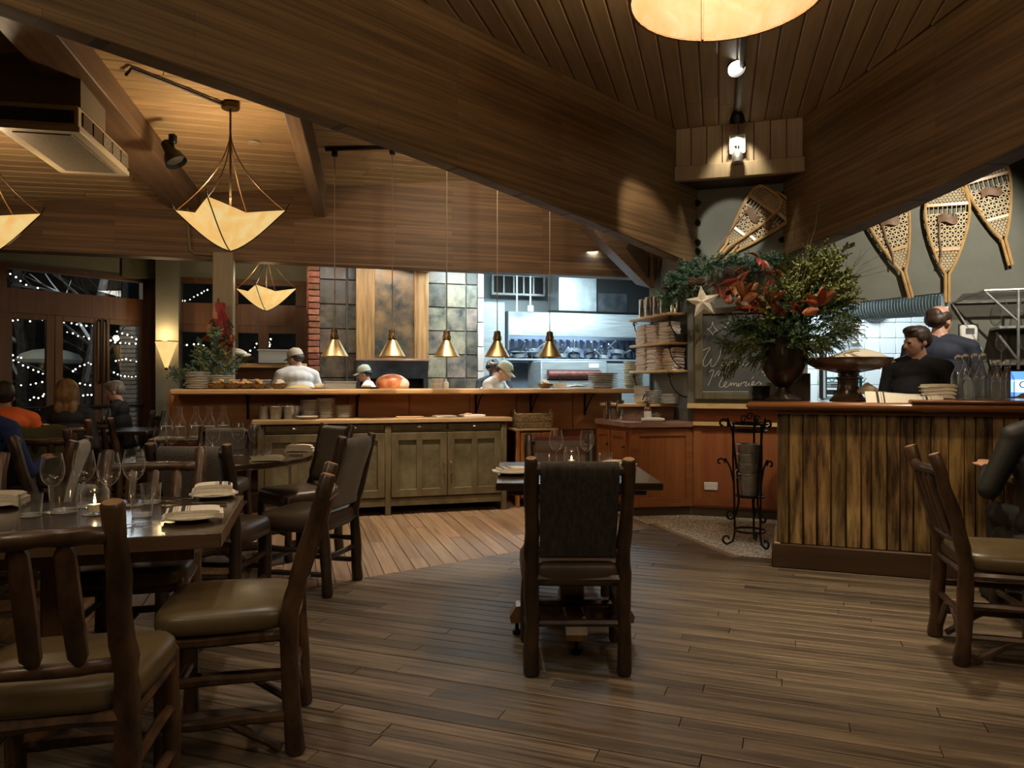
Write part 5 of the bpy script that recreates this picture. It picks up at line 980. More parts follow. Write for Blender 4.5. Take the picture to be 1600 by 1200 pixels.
# ---------------------------------------------------------------- sideboard top: buckets, plates, menus
CZ = .929
def sbp(px, v, z=CZ): u = Vpx(px, v); return R(u, v, z)
def bucket(r=.052, h=.10, m=None):
    t = thing('metal_bucket', '', 'bucket'); q = MB(); q.lathe([(0, 0), (r*.78, 0), (r, h), (r*1.06, h+.004), (r*1.02, h+.008), (r*.95, h), (r*.74, .006), (0, .006)], 20, capb=False, capt=False); q.build('pail', M['galv'], t); q = MB(); q.tube([(r*math.cos(a), -r*.35*abs(math.sin(a))-.01, h*.86-r*.75*math.sin(a)) for a in [PI*k/10 for k in range(11)]], .0022, 5); q.build('handle', M['chrome'], t); return t
for px, v, lab in ((413, 7.32, 'leftmost small zinc bucket'), (431, 7.24, 'zinc bucket with a loop handle, front of the group'), (451, 7.27, 'zinc bucket holding upright cutlery'), (460, 7.36, 'rearmost zinc bucket, nearest the plates')):
    o = put('bucket', sbp(px, v), lab+' on the sideboard', AU, 'buckets on the sideboard', bucket, 1.15)
random.seed(11)
for b_, (px, v, n_, z_) in enumerate(((413, 7.32, 6, .105), (451, 7.27, 9, .11), (433, 7.30, 8, .12))):
    for k in range(n_):
        P = sbp(px, v, CZ+.01); t = thing('spoon', 'steel spoon handle sticking out of a zinc bucket on the sideboard', 'cutlery', (P.x, P.y, P.z), 0, 'cutlery standing in the sideboard buckets') if k == 0 and b_ == 0 else None
        if t: q = MB(); q.tube([(0, 0, .0), (0, 0, .10), (0, 0, .165)], [.003, .0035, .006], 6, sq=1.6); q.ell((0, 0, .02), (.014, .005, .022), 8, 6); q.build('stem', M['silver'], t); SP = t
        o = t or dup(SP, (P.x+random.uniform(-.03, .03), P.y+random.uniform(-.02, .02), P.z+.0)); o.rotation_euler = (random.uniform(-.14, .14), random.uniform(-.16, .16), random.uniform(0, 3))
        if b_ == 0: o.scale = (1, 1, .78)
        o['label'] = ON[min(k, 8)]+' spoon handle in the '+('leftmost zinc bucket', 'cutlery-filled zinc bucket', 'zinc bucket with the loop handle')[b_]+' on the sideboard'
SPL = plate('stoneware_plate', .085, M['stone'], .010); PLATES = {}
def stack(proto, P, n, dz, lab, grp, jitter=.004, sc=1.0):
    for k in range(n):
        pos = (P[0]+random.uniform(-jitter, jitter), P[1]+random.uniform(-jitter, jitter), P[2]+k*dz)
        o = proto if not proto.get('label') else dup(proto)
        o.location = pos; o.rotation_euler = (0, 0, random.uniform(0, 6)); o['label'] = ORD(k, n)+lab; o['group'] = grp; o.scale = (sc, sc, 1)
for px, n_, w_ in ((483, 13, 'left'), (509, 14, 'middle'), (537, 9, 'right')): stack(SPL, sbp(px, 7.38), n_, .0135, 'stoneware plate in the '+w_+' of the three stacks on the sideboard', w_+' plate stack on the sideboard')
P = sbp(480, 7.20); o = plate('serving_dish', .10, M['china'], .024); tag(o, 'shallow white dish in front of the plate stacks on the sideboard', 'dish'); o.location = P
for k, (px, wd, lab, v) in enumerate(((640, .26, 'brown-covered flat menu board lying left on the sideboard', 7.24), (694, .20, 'open white booklet lying on the sideboard', 7.24), (737, .22, 'long white paper lying at the right of the sideboard', 7.28))):
    t = tag(MB().cbox((0, 0, .006+.003*k), (wd, .22, .012+.005*k), .002).build('menu', M['paper'] if k else M['maple']), lab, 'menu'); t.location = sbp(px, v); t.rotation_euler = (0, 0, AU+.05*k)
t = tag(MB().tube([(0, 0, .008), (.05, .02, .02), (.10, .01, .01)], [.004, .008, .012], 8).build('wooden_tongs', M['maple']), 'small wooden tongs beside the papers on the sideboard', 'tongs'); t.location = sbp(722, 7.2, CZ+.014)
# basket on the little stand
P = R(2.39, 7.36, .803); t = thing('wicker_basket', 'woven seagrass basket on the small stand beside the sideboard', 'basket', (P.x, P.y, P.z), AU)
bw_, bd_, bh_ = .36, .24, .15
for r in range(8):
    q = MB(); z = .012+r*.0185; pts = []
    N_ = 64
    for k in range(N_):
        a = 4*k/N_; s = a % 1; e = int(a); x, y = [((-1+2*s), -1), (1, -1+2*s), (1-2*s, 1), (-1, 1-2*s)][e]; wob = .004*(1 if (k+r) % 2 else -1); sc = 1+.06*z/bh_
        pts.append((x*(bw_/2*sc+wob), y*(bd_/2*sc+wob), z))
    q.tube(pts, .0105, 5, closed=True); q.build('weave_row', M['wicker'], t)
q = MB(); q.bb(-bw_/2+.01, bw_/2-.01, -bd_/2+.01, bd_/2-.01, 0, .012); q.build('base', M['wicker'], t)
for s in (-1, 1): q = MB(); q.tube([(s*bw_*.53, -.06, .15), (s*bw_*.55, -.05, .185), (s*bw_*.55, .05, .185), (s*bw_*.53, .06, .15)], .010, 6); q.build('handle', M['wicker'], t)
# ---------------------------------------------------------------- on the pass
PZ = 1.2135
def psp(px, v=7.42, z=PZ): u = Vpx(px, v); return R(u, v, z)
PLT = plate('dinner_plate', .14, M['chinac'], .014)
for px, n_, w_, v in ((310, 10, 'left', 7.42), (348, 8, 'right', 7.42)): stack(PLT, psp(px, v), n_, .0155, 'cream plate in the '+w_+' stack under the evergreens at the end of the pass', w_+' cream plate stack on the pass', .004, .80)
PLS = plate('grey_plate', .14, M['stone'], .012); stack(PLS, psp(338, 7.6), 3, .012, 'grey plate in the short stack behind the cream plates', 'grey plates at the end of the pass', .01, .9)
for o_ in [o for o in SC.objects if o.name.startswith('grey_plate')]: o_.location.z += .115
PLD = plate('large_plate', .165, M['stone'], .014); stack(PLD, psp(942, 7.42), 9, .0185, 'large stoneware plate in the stack at the right end of the pass', 'large plates at the right of the pass', .006)
BW = plate('soup_bowl', .115, M['chinac'], .045); stack(BW, psp(990, 7.50), 11, .0245, 'cream bowl in the tall stack at the right end of the pass', 'cream bowls at the right of the pass', .004)
def foodbowl(lab, px, v, r, m, seed, grp='wooden bowls along the pass', h=.05):
    P = psp(px, v); t = thing('food_bowl', lab, 'bowl', (P.x, P.y, P.z), 0, grp); q = MB(); q.lathe([(0, 0), (r*.5, 0), (r*.85, h*.6), (r, h), (r*.97, h), (r*.8, h*.6), (0, .01)], 20, capb=False, capt=False); q.build('bowl', M['wicker'], t); rng = random.Random(seed)
    for k in range(9): q = MB(); a = rng.uniform(0, 6.28); d_ = rng.uniform(0, r*.55); q.ell((0, 0, 0), (r*rng.uniform(.22, .34), r*.24, r*.15), 8, 6); o = q.build('food', m, t); o.location = (d_*math.cos(a), d_*math.sin(a), h+.008+rng.uniform(-.008, .02)); o.rotation_euler = jit((0, 0, 0), .7)
for k, (px, m, lab) in enumerate(((341, 'food', 'wooden bowl of golden crisps nearest the cream plates'), (364, 'food', 'second wooden bowl of golden crisps on the pass'), (385, 'food', 'third wooden bowl of brown crisps on the pass'), (406, 'food', 'fourth wooden bowl of crisps on the pass'), (436, 'foodw', 'wooden bowl of pale food in front of the white-capped cook'), (852, 'foodw', 'yellow bowl of pale food under the rightmost heat lamps'))): foodbowl(lab, px, 7.34, .088, M[m], k)
t = tag(MB().sheet(lambda a, b: Vector(((a-.5)*.26, (b-.5)*.22, .012+.03*math.sin(a*3)*b)), 6, 6, .003).build('yellow_paper', M['yellow']), 'sheet of yellow paper on the pass by the first cook', 'paper'); t.location = psp(463, 7.40)
P = psp(500, 7.42); t = thing('bread_plate', 'plate with a folded white cloth on the pass', 'plate', (P.x, P.y, P.z)); q = MB(); q.lathe([(0, 0), (.07, 0), (.105, .012), (0, .008)], 20); q.build('dish', M['china'], t); q = MB(); q.ell((0, 0, .03), (.06, .04, .026), 12, 8); q.build('cloth', M['linen'], t)
t = thing('steel_pan', 'deep steel container on the pass right of the first cook', 'container', tuple(psp(531, 7.45)), AU); q = MB()
for a in (((-.15, .15), (-.10, -.094)), ((-.15, .15), (.094, .10)), ((-.15, -.144), (-.1, .1)), ((.144, .15), (-.1, .1))): q.bb(a[0][0], a[0][1], a[1][0], a[1][1], 0, .065)
q.bb(-.15, .15, -.1, .1, 0, .005); q.build('body', M['steel'], t); q = MB(); q.tube([(-.155, -.105, .066), (.155, -.105, .066), (.155, .105, .066), (-.155, .105, .066)], .006, 6, closed=True); q.build('rim', M['steel'], t)
t = thing('roast_ham', 'big glazed roast on a wooden board in the middle of the pass', 'roast', tuple(psp(612, 7.44)), AU); q = MB(); q.ell((0, 0, .055), (.16, .11, .095), 20, 14); o = q.build('meat', M['ham'], t)
q = MB(); q.lathe([(0, .0), (.17, 0), (.175, .012), (0, .012)], 24); q.build('board', M['maple'], t)
q = MB(); q.ell((.10, -.02, .045), (.075, .085, .065), 12, 8); q.build('bone_end', M['foodw'], t)
t = thing('copper_plate', 'dark plate on the pass beside the roast', 'plate', tuple(psp(573, 7.36)), 0); q = MB(); q.lathe([(0, 0), (.07, 0), (.115, .014), (.112, .018), (0, .008)], 22); q.build('dish', M['stoned'], t); q = MB(); q.ell((0, 0, .022), (.05, .04, .016), 10, 6); q.build('food', M['food'], t)
for k, (px, z, v) in enumerate(((682, 0, 7.55), (684, .052, 7.55))):
    t = thing('deli_tub', ('lower', 'upper')[k]+' of two white lidded tubs on the pass', 'tub', tuple(psp(px, v, PZ+z)), AU); q = MB(); q.lathe([(0, 0), (.048, 0), (.055, .045), (0, .045)], 16); q.build('body', M['plasticc'], t); q = MB(); q.lathe([(0, .044), (.058, .044), (.058, .051), (0, .051)], 16); q.build('lid', M['white'], t)
t = thing('squeeze_bottle', 'white squeeze bottle beside the tubs on the pass', 'bottle', tuple(psp(697, 7.5)), 0); q = MB(); q.lathe([(0, 0), (.026, 0), (.028, .05), (.024, .065), (.012, .072), (.006, .10), (0, .10)], 14); q.build('body', M['white'], t)
t = thing('ticket_spike', 'little stand of white order tickets on the pass', 'tickets', tuple(psp(875, 7.34)), AU); q = MB(); q.box((0, 0, .03), (.13, .03, .06)); q.build('tickets', M['paper'], t); q = MB(); q.tube([(.0, .0, .05), (0, 0, .13)], .003, 5); q.build('spike', M['chrome'], t)
t = thing('crumpled_napkins', 'loose pile of crumpled white paper at the right of the pass', 'paper', tuple(psp(900, 7.34)), AU); q = MB(); q.sheet(lambda a, b: Vector(((a-.5)*.24, (b-.5)*.16, .02+.02*math.sin(a*17)*math.cos(b*13)*math.sin(PI*a)*math.sin(PI*b)+.012*math.sin(PI*a))), 14, 10, .004); q.build('sheet', M['paper'], t)
# boxes and pans behind the first cook
BK = lambda u, v, z: R(-1.03+u, 8.98+v, z)
t = thing('deep_pan', 'deep steel pan on the raised shelf behind the first cook', 'container', tuple(BK(.80, .12, 1.502)), AU); q = MB()
for a in (((-.165, .165), (-.12, -.112)), ((-.165, .165), (.112, .12)), ((-.165, -.157), (-.12, .12)), ((.157, .165), (-.12, .12))): q.bb(a[0][0], a[0][1], a[1][0], a[1][1], 0, .15)
q.bb(-.16, .16, -.12, .12, 0, .006); q.build('body', M['steel'], t); q = MB(); q.tube([(-.172, -.127, .15), (.172, -.127, .15), (.172, .127, .15), (-.172, .127, .15)], .008, 6, closed=True); q.build('rim', M['steel'], t)
t = thing('bread_basket', 'pile of dark bread and cloths on the raised shelf by the post', 'basket', tuple(BK(.38, .12, 1.502)), AU); q = MB(); q.lathe([(0, 0), (.12, 0), (.20, .06), (.19, .06), (0, .012)], 20); q.build('basket', M['stoned'], t)
random.seed(3)
for k in range(7): q = MB(); q.ell((0, 0, 0), (.075, .03, .026), 10, 6); o = q.build('loaf', M['food'] if k % 2 else M['foodw'], t); o.location = (random.uniform(-.10, .10), random.uniform(-.05, .05), .07+.012*k); o.rotation_euler = jit((0, 0, 0), .5)
for r in range(2):
    for k in range(4):
        t = thing('deli_box', ('lower', 'upper')[r]+' row, '+('first', 'second', 'third', 'fourth')[k]+' lidded clear box from the left behind the pass', 'box', tuple(BK(.36+.17*k, .0, 1.112+.105*r)), AU, 'lidded boxes behind the pass'); q = MB(); q.prism([(-.06, -.05), (.06, -.05), (.06, .05), (-.06, .05)], 0, .08, [(-.072, -.06), (.072, -.06), (.072, .06), (-.072, .06)]); q.build('box', M['plasticc'], t); q = MB(); q.cbox((0, 0, .086), (.155, .13, .014), .004); q.build('lid', M['steeld'] if r == 0 else M['plasticc'], t); q = MB(); q.box((0, -.056, .045), (.06, .004, .022)); q.build('sticker', M['paper'], t)
# ---------------------------------------------------------------- corner shelves: cylinders, napkins, plates
for k, (u, v, h, r) in enumerate(((3.53, 7.05, .185, .042), (3.54, 6.93, .195, .045), (3.56, 6.80, .19, .042), (3.58, 6.68, .19, .045), (3.62, 6.52, .195, .058))):
    P = R(u, v, 1.957); t = thing('steel_canister', ('farthest', 'second', 'third', 'fourth', 'nearest and widest')[k]+' steel canister on the top corner shelf', 'canister', (P.x, P.y, P.z), 0, 'canisters on the top corner shelf'); q = MB(); q.lathe([(0, 0), (r, 0), (r, h), (r*1.06, h+.004), (r*1.02, h+.008), (r*.93, h), (r*.93, .01), (0, .01)], 20, capb=False, capt=False); q.build('can', M['chrome'], t)
NP = None; random.seed(9)
def napstack(u, v, z, n, lab, grp, dz=.0155, rz=0, w=(.13, .20)):
    global NP
    for k in range(n):
        P = R(u+random.uniform(-.006, .006), v+random.uniform(-.008, .008), z+k*dz)
        if NP is None:
            q = MB(); q.sheet(lambda a, b: Vector(((a-.5)*.13, (b-.5)*.20, .0145+.002*math.sin(a*6)-.004*abs(2*a-1)**4)), 8, 5, .013); NP = q.build('folded_napkin', M['linenp'], ang=60); o = NP; NP['category'] = 'napkin'
        else: o = dup(NP)
        o.location = P; o.rotation_euler = (random.uniform(-.04, .04), random.uniform(-.05, .05), AU+rz+random.uniform(-.06, .06)); o['label'] = ORD(k, n)+lab; o['group'] = grp
for z, sh, ns in ((1.676, 'middle', (13, 12, 13)), (1.401, 'bottom', (15, 15, 14))):
    for k, (u, v) in enumerate(((3.545, 7.02), (3.55, 6.79), (3.62 if sh == 'bottom' else 3.57, 6.56))): napstack(u, v, z, ns[k], 'folded blush napkin in the '+('farthest', 'centre', 'nearest')[k]+' stack on the '+sh+' corner shelf', ('farthest', 'centre', 'nearest')[k]+' napkin stack on the '+sh+' corner shelf')
DPL = plate('dark_saucer', .075, M['stoned'], .008); stack(DPL, R(3.645, 6.45, 1.70), 6, .012, 'dark saucer in the short stack at the front of the middle corner shelf', 'dark saucers on the middle corner shelf')
for o_ in [o for o in SC.objects if o.name.startswith('dark_saucer')]: o_.location.z -= .024
SBW = plate('small_bowl', .085, M['stone'], .035)
LG = lambda px, y: Vector((X(px, y), y, 1.063))
stack(SBW, LG(1003, 7.52), 8, .020, 'small grey bowl in the tall stack on the ledge below the corner shelves', 'small bowls on the corner ledge'); PLS2 = plate('side_plate', .10, M['stone'], .010)
stack(PLS2, LG(1022, 7.45), 8, .0165, 'stoneware plate in the rear stack on the ledge below the corner shelves', 'rear plate stack on the corner ledge', .003, .85); _o = dup(PLS2); del _o['label']; stack(_o, LG(1046, 7.30), 9, .0105, 'stoneware plate in the front stack on the ledge below the corner shelves', 'front plate stack on the corner ledge', .003, .85)
# sink counter
for k, px in enumerate((951, 969)):
    P = at(px, 651, 7.42 if k == 0 else 7.35); r = .035 if k == 0 else .040; h = .18 if k == 0 else .195; t = thing('steel_shaker', ('waisted', 'straight')[k]+' steel vase on the sink counter', 'vase', (P.x, P.y, .902), 0); q = MB(); q.lathe([(0, 0), (r*.95, 0), (r, .01), (r*.86 if k == 0 else r, h*.45), (r*1.05, h), (r*.98, h), (r*.8, .01), (0, .01)], 20, capb=False, capt=False); q.build('body', M['chrome'], t)
P = at(1012, 655, 7.12); t = thing('soap_bottle', 'amber soap pump bottle with a white label beside the tap', 'bottle', (P.x, P.y, .902), .2); q = MB(); q.lathe([(0, 0), (.034, 0), (.036, .01), (.036, .115), (.030, .13), (.013, .14), (.013, .155), (0, .155)], 18); q.build('body', M['amber'], t); q = MB(); q.lathe([(.0365, .02), (.0365, .095)], 18, capb=False, capt=False); q.build('label', M['paper'], t); q = MB(); q.lathe([(.016, .153), (.016, .165), (.005, .168), (.005, .19), (0, .19)], 12); q.tube([(0, 0, .188), (-.035, -.01, .186), (-.04, -.012, .18)], .005, 6); q.build('pump', M['blackp'], t)
P = at(1020, 652, 7.0); t = thing('rolled_towel', 'small rolled cream towel in front of the tap', 'towel', (P.x, P.y, .902), .1); q = MB(); q.tube([(-.11, 0, .018), (-.05, .004, .02), (.05, -.003, .02), (.11, .002, .018)], [.017, .021, .021, .016], 10); q.build('cloth', M['linen'], t)
# cover plate on the diagonal panel
a_, y_ = Dpx(1111); P = Dw(a_, .022, Z(759, y_)); t = thing('socket_plate', 'white double socket plate on the orange panelling', 'socket', (P.x, P.y, P.z), AD); q = MB(); q.cbox((0, -.004, 0), (.125, .012, .075), .004); q.build('plate', M['white'], t)
for x in (-.045, .045): q = MB(); q.ell((x, -.011, 0), (.004, .002, .004), 8, 4); q.build('screw', M['galv'], t)
# ================================================================ PEOPLE
def body_mesh(name, prims, mats, vox=.0105, smooth=3):
    q = MB()
    for k, (pts, rads, mi, sc) in enumerate(prims):
        pts = [Vector(p) for p in pts]
        if len(pts) == 1: q.ell(pts[0], rads, 14, 10, sc)
        else:
            P = []; Rr = []; a = (pts[0]-pts[1]).normalized(); b = (pts[-1]-pts[-2]).normalized()
            for t in (.98, .8, .45): P.append(pts[0]+a*rads[0]*t); Rr.append(rads[0]*math.sqrt(max(.0, 1-t*t))+.001)
            P += pts; Rr += list(rads)
            for t in (.45, .8, .98): P.append(pts[-1]+b*rads[-1]*t); Rr.append(rads[-1]*math.sqrt(max(.0, 1-t*t))+.001)
            q.tube(P, Rr, 12)
    me = bpy.data.meshes.new(name); me.from_pydata(q.v, [], q.f); o = bpy.data.objects.new(name, me); COL.objects.link(o)
    m = o.modifiers.new('r', 'REMESH'); m.mode = 'VOXEL'; m.voxel_size = vox; s = o.modifiers.new('s', 'SMOOTH'); s.iterations = smooth; s.factor = .5
    dg = bpy.context.evaluated_depsgraph_get(); me2 = bpy.data.meshes.new_from_object(o.evaluated_get(dg)); bpy.data.objects.remove(o); bpy.data.meshes.remove(me); me2.name = name
    for mm in mats: me2.materials.append(mm)
    import numpy as np
    n = len(me2.polygons); C = np.empty(n*3); me2.polygons.foreach_get('center', C); C = C.reshape(n, 3); best = np.full(n, 1e9); idx = np.zeros(n, int)
    for pts, rads, mi, sc in prims:
        if len(pts) == 1:
            r = np.array(rads if isinstance(rads, (tuple, list)) else (rads,)*3); D = C-np.array(pts[0])
            if sc is not None: D = D @ np.array(sc.to_3x3())
            d = (np.sqrt(((D/r)**2).sum(1))-1)*r.min()
        else:
            d = np.full(n, 1e9)
            for i in range(len(pts)-1):
                a, b = np.array(pts[i]), np.array(pts[i+1]); ab = b-a; L2 = max(1e-9, (ab@ab)); t = np.clip(((C-a)@ab)/L2, 0, 1); d = np.minimum(d, np.sqrt(((C-a-t[:, None]*ab)**2).sum(1))-(rads[i]+(rads[i+1]-rads[i])*t))
        k = d < best; best[k] = d[k]; idx[k] = mi
    me2.polygons.foreach_set('material_index', idx.astype(np.int32)); me2.polygons.foreach_set('use_smooth', [True]*n); me2.update(); return me2
def person(label, loc, rz, top, legs, skin='skin', hair=None, hairm='hairb', hat=None, hatm='cap', seated=False, lean=0.0, yaw=0.0, pitch=0.0, scale=1.0, bulk=1.0, arms=None, sleeves=True, hz=None, female=False, extras=None):
    t = thing('person', label, 'person', loc, rz); t.scale = (scale,)*3; hip = hz or (.53 if seated else .93); sw = (.165 if female else .19); P = []
    U_ = Matrix.Translation((0, 0, hip)) @ Matrix.Rotation(lean, 4, 'X'); u = lambda x, y, z: tuple(U_ @ Vector((x, y, z)))
    b = bulk; CL, SK, LG_, EY, LP, CO = 0, 1, 2, 3, 4, 0
    T_ = lambda c, r, mi: P.append(([u(*c)], r, mi, U_.to_3x3().to_4x4()))
    T_((0, .0, .0), (.165*b, .118*b, .13), LG_); T_((0, -.005, .12), (.150*b, .112*b, .15), CL); T_((0, -.01, .28), (.165*b, .118*b, .17), CL); T_((0, .0, .42), (.165*b, .105*b, .10), CL)
    P.append(([u(-sw, .0, .455), u(-sw*.4, .01, .495), u(sw*.4, .01, .495), u(sw, .0, .455)], [.058*b, .060*b, .060*b, .058*b], CL, None))
    if female: T_((-.07, -.085, .33), (.065, .06, .065), CL); T_((.07, -.085, .33), (.065, .06, .065), CL)
    nb = u(0, .005, .50); hm = Matrix.Translation(u(0, -.012, .60)) @ Matrix.Rotation(yaw, 4, 'Z') @ Matrix.Rotation(pitch+lean*.3, 4, 'X'); hd = lambda x, y, z: tuple(hm @ Vector((x, y, z)))
    P.append(([nb, hd(0, .012, -.02)], [.058, .052], SK, None)); P.append(([u(-.07, .015, .505), u(0, -.03, .508), u(.07, .015, .505)], [.034, .030, .034], CL, None))
    R3 = hm.to_3x3().to_4x4(); E = lambda c, r, mi: P.append(([hd(*c)], r, mi, R3))
    E((0, .012, .085), (.074, .092, .082), SK); E((0, -.020, .035), (.062, .068, .085), SK); E((0, -.040, -.012), (.044, .045, .036), SK)
    P.append(([hd(0, -.085, .062), hd(0, -.106, .028)], [.010, .015], SK, None)); E((0, -.080, .072), (.040, .014, .012), SK)
    for s in (-1, 1): E((s*.074, .012, .040), (.011, .022, .030), SK); E((s*.030, -.0815, .055), (.009, .007, .005), EY)
    E((0, -.0835, -.004), (.022, .009, .008), LP)
    for s in (-1, 1):
        sh = u(s*sw, .0, .445); A = (arms or {}).get(s); el, ha = A if A else ((s*(sw+.07), .03, hip+.16), (s*(sw+.06), -.10, hip-.06))
        P.append(([sh, el], [.056*b, .045*b], CL, None)); el2 = Vector(el); h2 = Vector(ha); d = (h2-el2).normalized(); wr = h2-d*.02
        P.append(([el, tuple(el2.lerp(h2, .55))], [.044*b, .038*b], CL if sleeves else SK, None)); P.append(([tuple(el2.lerp(h2, .5)), tuple(wr)], [.036, .026], CL if sleeves else SK, None))
        sd = d.cross(Vector((0, 0, 1))); sd = sd.normalized() if sd.length > .1 else Vector((1, 0, 0)); pc = h2+d*.045; nz = sd.cross(d)
        rot = Matrix((sd, d, nz)).transposed().to_4x4(); P.append(([tuple(pc)], (.040, .050, .016), SK, rot))
        for k, (o, L) in enumerate(((-.028, .060), (-.010, .072), (.010, .068), (.027, .052))): a = pc+sd*o+d*.04; P.append(([tuple(a), tuple(a+d*L*.55-nz*.006), tuple(a+d*L-nz*.024)], [.0098, .0092, .0085], SK, None))
        th = pc-sd*.034*s; P.append(([tuple(th-d*.01), tuple(th-sd*.022*s+d*.03-nz*.01)], [.012, .0095], SK, None))
    for s in (-1, 1):
        if seated: kn = (s*.10, -.43, hip-.01); ft = (s*.11, -.42, .07); P.append(([(s*.09, -.02, hip-.02), kn], [.088, .064], LG_, None))
        else: kn = (s*.095, -.02, hip*.53); ft = (s*.10, .0, .07); P.append(([u(s*.085, 0, -.03), kn], [.088, .062], LG_, None))
        P.append(([kn, ft], [.060, .042], LG_, None)); P.append(([(ft[0], ft[1]+.03, .045), (ft[0], ft[1]-.14, .035)], [.042, .034], LG_, None))
    o = link('body', body_mesh('body', P, [M[top], M[skin], M[legs], M['eye'], M['lip']]), t)
    HP = []; h = lambda c, r: HP.append(([hd(*c)], r, 0, R3))
    if hair in ('short', 'bald'):
        if hair == 'short': h((0, .018, .115), (.082, .100, .068)); h((0, .055, .075), (.080, .068, .080)); h((0, -.030, .150), (.064, .064, .036)); h((.02, -.062, .150), (.045, .034, .022))
        else: h((0, .055, .065), (.080, .066, .062)); h((0, .078, .10), (.062, .040, .05))
        for s in (-1, 1): h((s*.068, .016, .085), (.018, .052, .038)); h((s*.070, .0, .058), (.010, .016, .03))
    elif hair == 'long':
        h((0, .022, .105), (.088, .104, .082)); h((0, .075, .03), (.092, .06, .11)); h((0, .07, -.06), (.095, .05, .09)); h((0, -.045, .148), (.065, .05, .03))
        for s in (-1, 1): h((s*.078, .02, .03), (.028, .062, .10)); h((s*.075, .03, -.05), (.03, .05, .08)); h((s*.05, .09, -.08), (.045, .035, .07))
    elif hair == 'curly':
        rng = random.Random(4)
        for k in range(46):
            a = rng.uniform(0, 6.28); z = rng.uniform(-.35, 1); rr_ = math.sqrt(max(0, 1-z*z)); c = (.086*rr_*math.cos(a), .018+.100*rr_*math.sin(a), .08+.085*z)
            if c[1] < -.05 and c[2] < .12: continue
            h(c, (.026, .026, .026))
    elif hair in ('capshort', 'pony'):
        h((0, .055, .055), (.078, .058, .055))
        for s in (-1, 1): h((s*.068, .018, .058), (.012, .030, .036))
        if hair == 'pony': HP.append(([hd(0, .105, .085), hd(.0, .15, .04), hd(.04, .14, -.07), hd(.05, .10, -.16)], [.022, .028, .024, .010], 0, None)); HP.append(([hd(.055, .04, .06), hd(.07, .03, -.02), hd(.07, .01, -.10)], [.02, .018, .008], 0, None))
    if HP: link('hair', body_mesh('hair', HP, [M[hairm]], .009, 1), t)
    if hat:
        q = MB(); q.M = hm; V = []; n = 22; prof = [(0, 1.0), (.035, .985), (.065, .86), (.085, .58), (.092, .25), (.093, .0), (.091, -.02)]
        q.lathe([(r, .078+.098*z) for r, z in prof[::-1]], n, (0, .010, 0), capb=False); ha = q.build('cap', M[hatm], t)
        sgn = -1 if hat == 'fwd' else 1
        q = MB(); q.M = hm; q.sheet(lambda a, b_: Vector(((a-.5)*.150*(1-.35*b_*b_), .010+sgn*(.078+.085*b_-.055*(2*a-1)**2), .088-.020*b_-.018*(2*a-1)**2)), 10, 6, .004); q.build('brim', M[hatm], ha)
        q = MB(); q.M = hm; q.ell((0, .010, .178), .009, 8, 6); q.build('button', M[hatm], ha)
        if extras == 'badge': q = MB(); q.M = hm; q.box((.0, -.0855, .115), (.045, .004, .030)); q.build('badge', M['redleaf'], ha)
    if extras == 'glasses':
        q = MB(); q.M = hm
        for s in (-1, 1): q.tube([(s*.076, .01, .055), (s*.066, -.075, .06)], .0025, 5); q.tube([(s*.034+.02*math.cos(a), -.094, .055+.015*math.sin(a)) for a in [i*PI/5 for i in range(10)]], .002, 5, closed=True)
        q.build('spectacles', M['black'], t)
    return t
person('cook in a white jacket and khaki cap with his back turned, behind the pass', (X(468, 8.25), 8.25, 0), rad(215), 'coat', 'jeans', hair='capshort', hat='fwd', hatm='cap', lean=rad(10), yaw=rad(35), pitch=rad(12), scale=.985, bulk=1.22, arms={-1: ((-.30, -.10, 1.12), (-.12, -.36, 1.10)), 1: ((.30, -.10, 1.12), (.12, -.36, 1.10))}, skin='skinp')
person('cook in a sage cap in profile by the oven', (X(578, 8.75)+.08, 8.75, 0), rad(-92), 'coat', 'jeans', hair='capshort', hairm='hairk', hat='fwd', hatm='capg', lean=rad(14), pitch=rad(10), scale=.885, arms={-1: ((-.27, -.12, 1.1), (-.12, -.38, 1.05)), 1: ((.27, -.12, 1.1), (.12, -.38, 1.05))}, skin='skin')
person('cook with a ponytail and two-tone cap bending over the pass', (-.44, 8.55, 0), rad(62), 'coat', 'jeans', hair='pony', hairm='hairb', hat='fwd', hatm='capg', lean=rad(38), pitch=rad(22), yaw=rad(6), scale=.975, bulk=1.05, arms={-1: ((-.24, -.42, 1.10), (-.08, -.60, 1.06)), 1: ((.24, -.42, 1.10), (.08, -.60, 1.06))}, skin='skinp', extras='badge', female=True)
person('cook with dark curly hair, back turned, behind the bending cook', (X(773, 9.3), 9.3, 0), rad(190), 'shirtk', 'jeans', hair='curly', hairm='hairk', lean=rad(12), scale=.93)
person('young man with brown hair in a black shirt looking left behind the bar', (3.14, 5.70, 0), rad(-38), 'shirtk', 'jeans', hair='short', hairm='hairb', yaw=rad(-42), pitch=rad(8), scale=1.0, bulk=1.05)
person('taller balding man in a navy shirt turned away behind the bar', (3.50, 6.02, 0), rad(150), 'shirtn', 'jeans', hair='bald', hairm='hairb', yaw=rad(-32), scale=1.12, bulk=1.08)
person('seated diner in an orange shirt at the left edge, seen from behind', (-4.02, 5.85, 0), rad(222), 'orange', 'jeans', hair='short', hairm='hairk', seated=True, lean=rad(16), scale=1.0, bulk=1.15, arms={-1: ((-.30, -.18, .66), (-.12, -.40, .78)), 1: ((.30, -.18, .66), (.12, -.40, .78))})
person('seated diner with long blond hair and a black top, seen from behind', (-4.03, 6.65, 0), rad(205), 'shirtk', 'jeans', hair='long', hairm='hairbl', seated=True, lean=rad(6), female=True, skin='skinp', bulk=1.08)
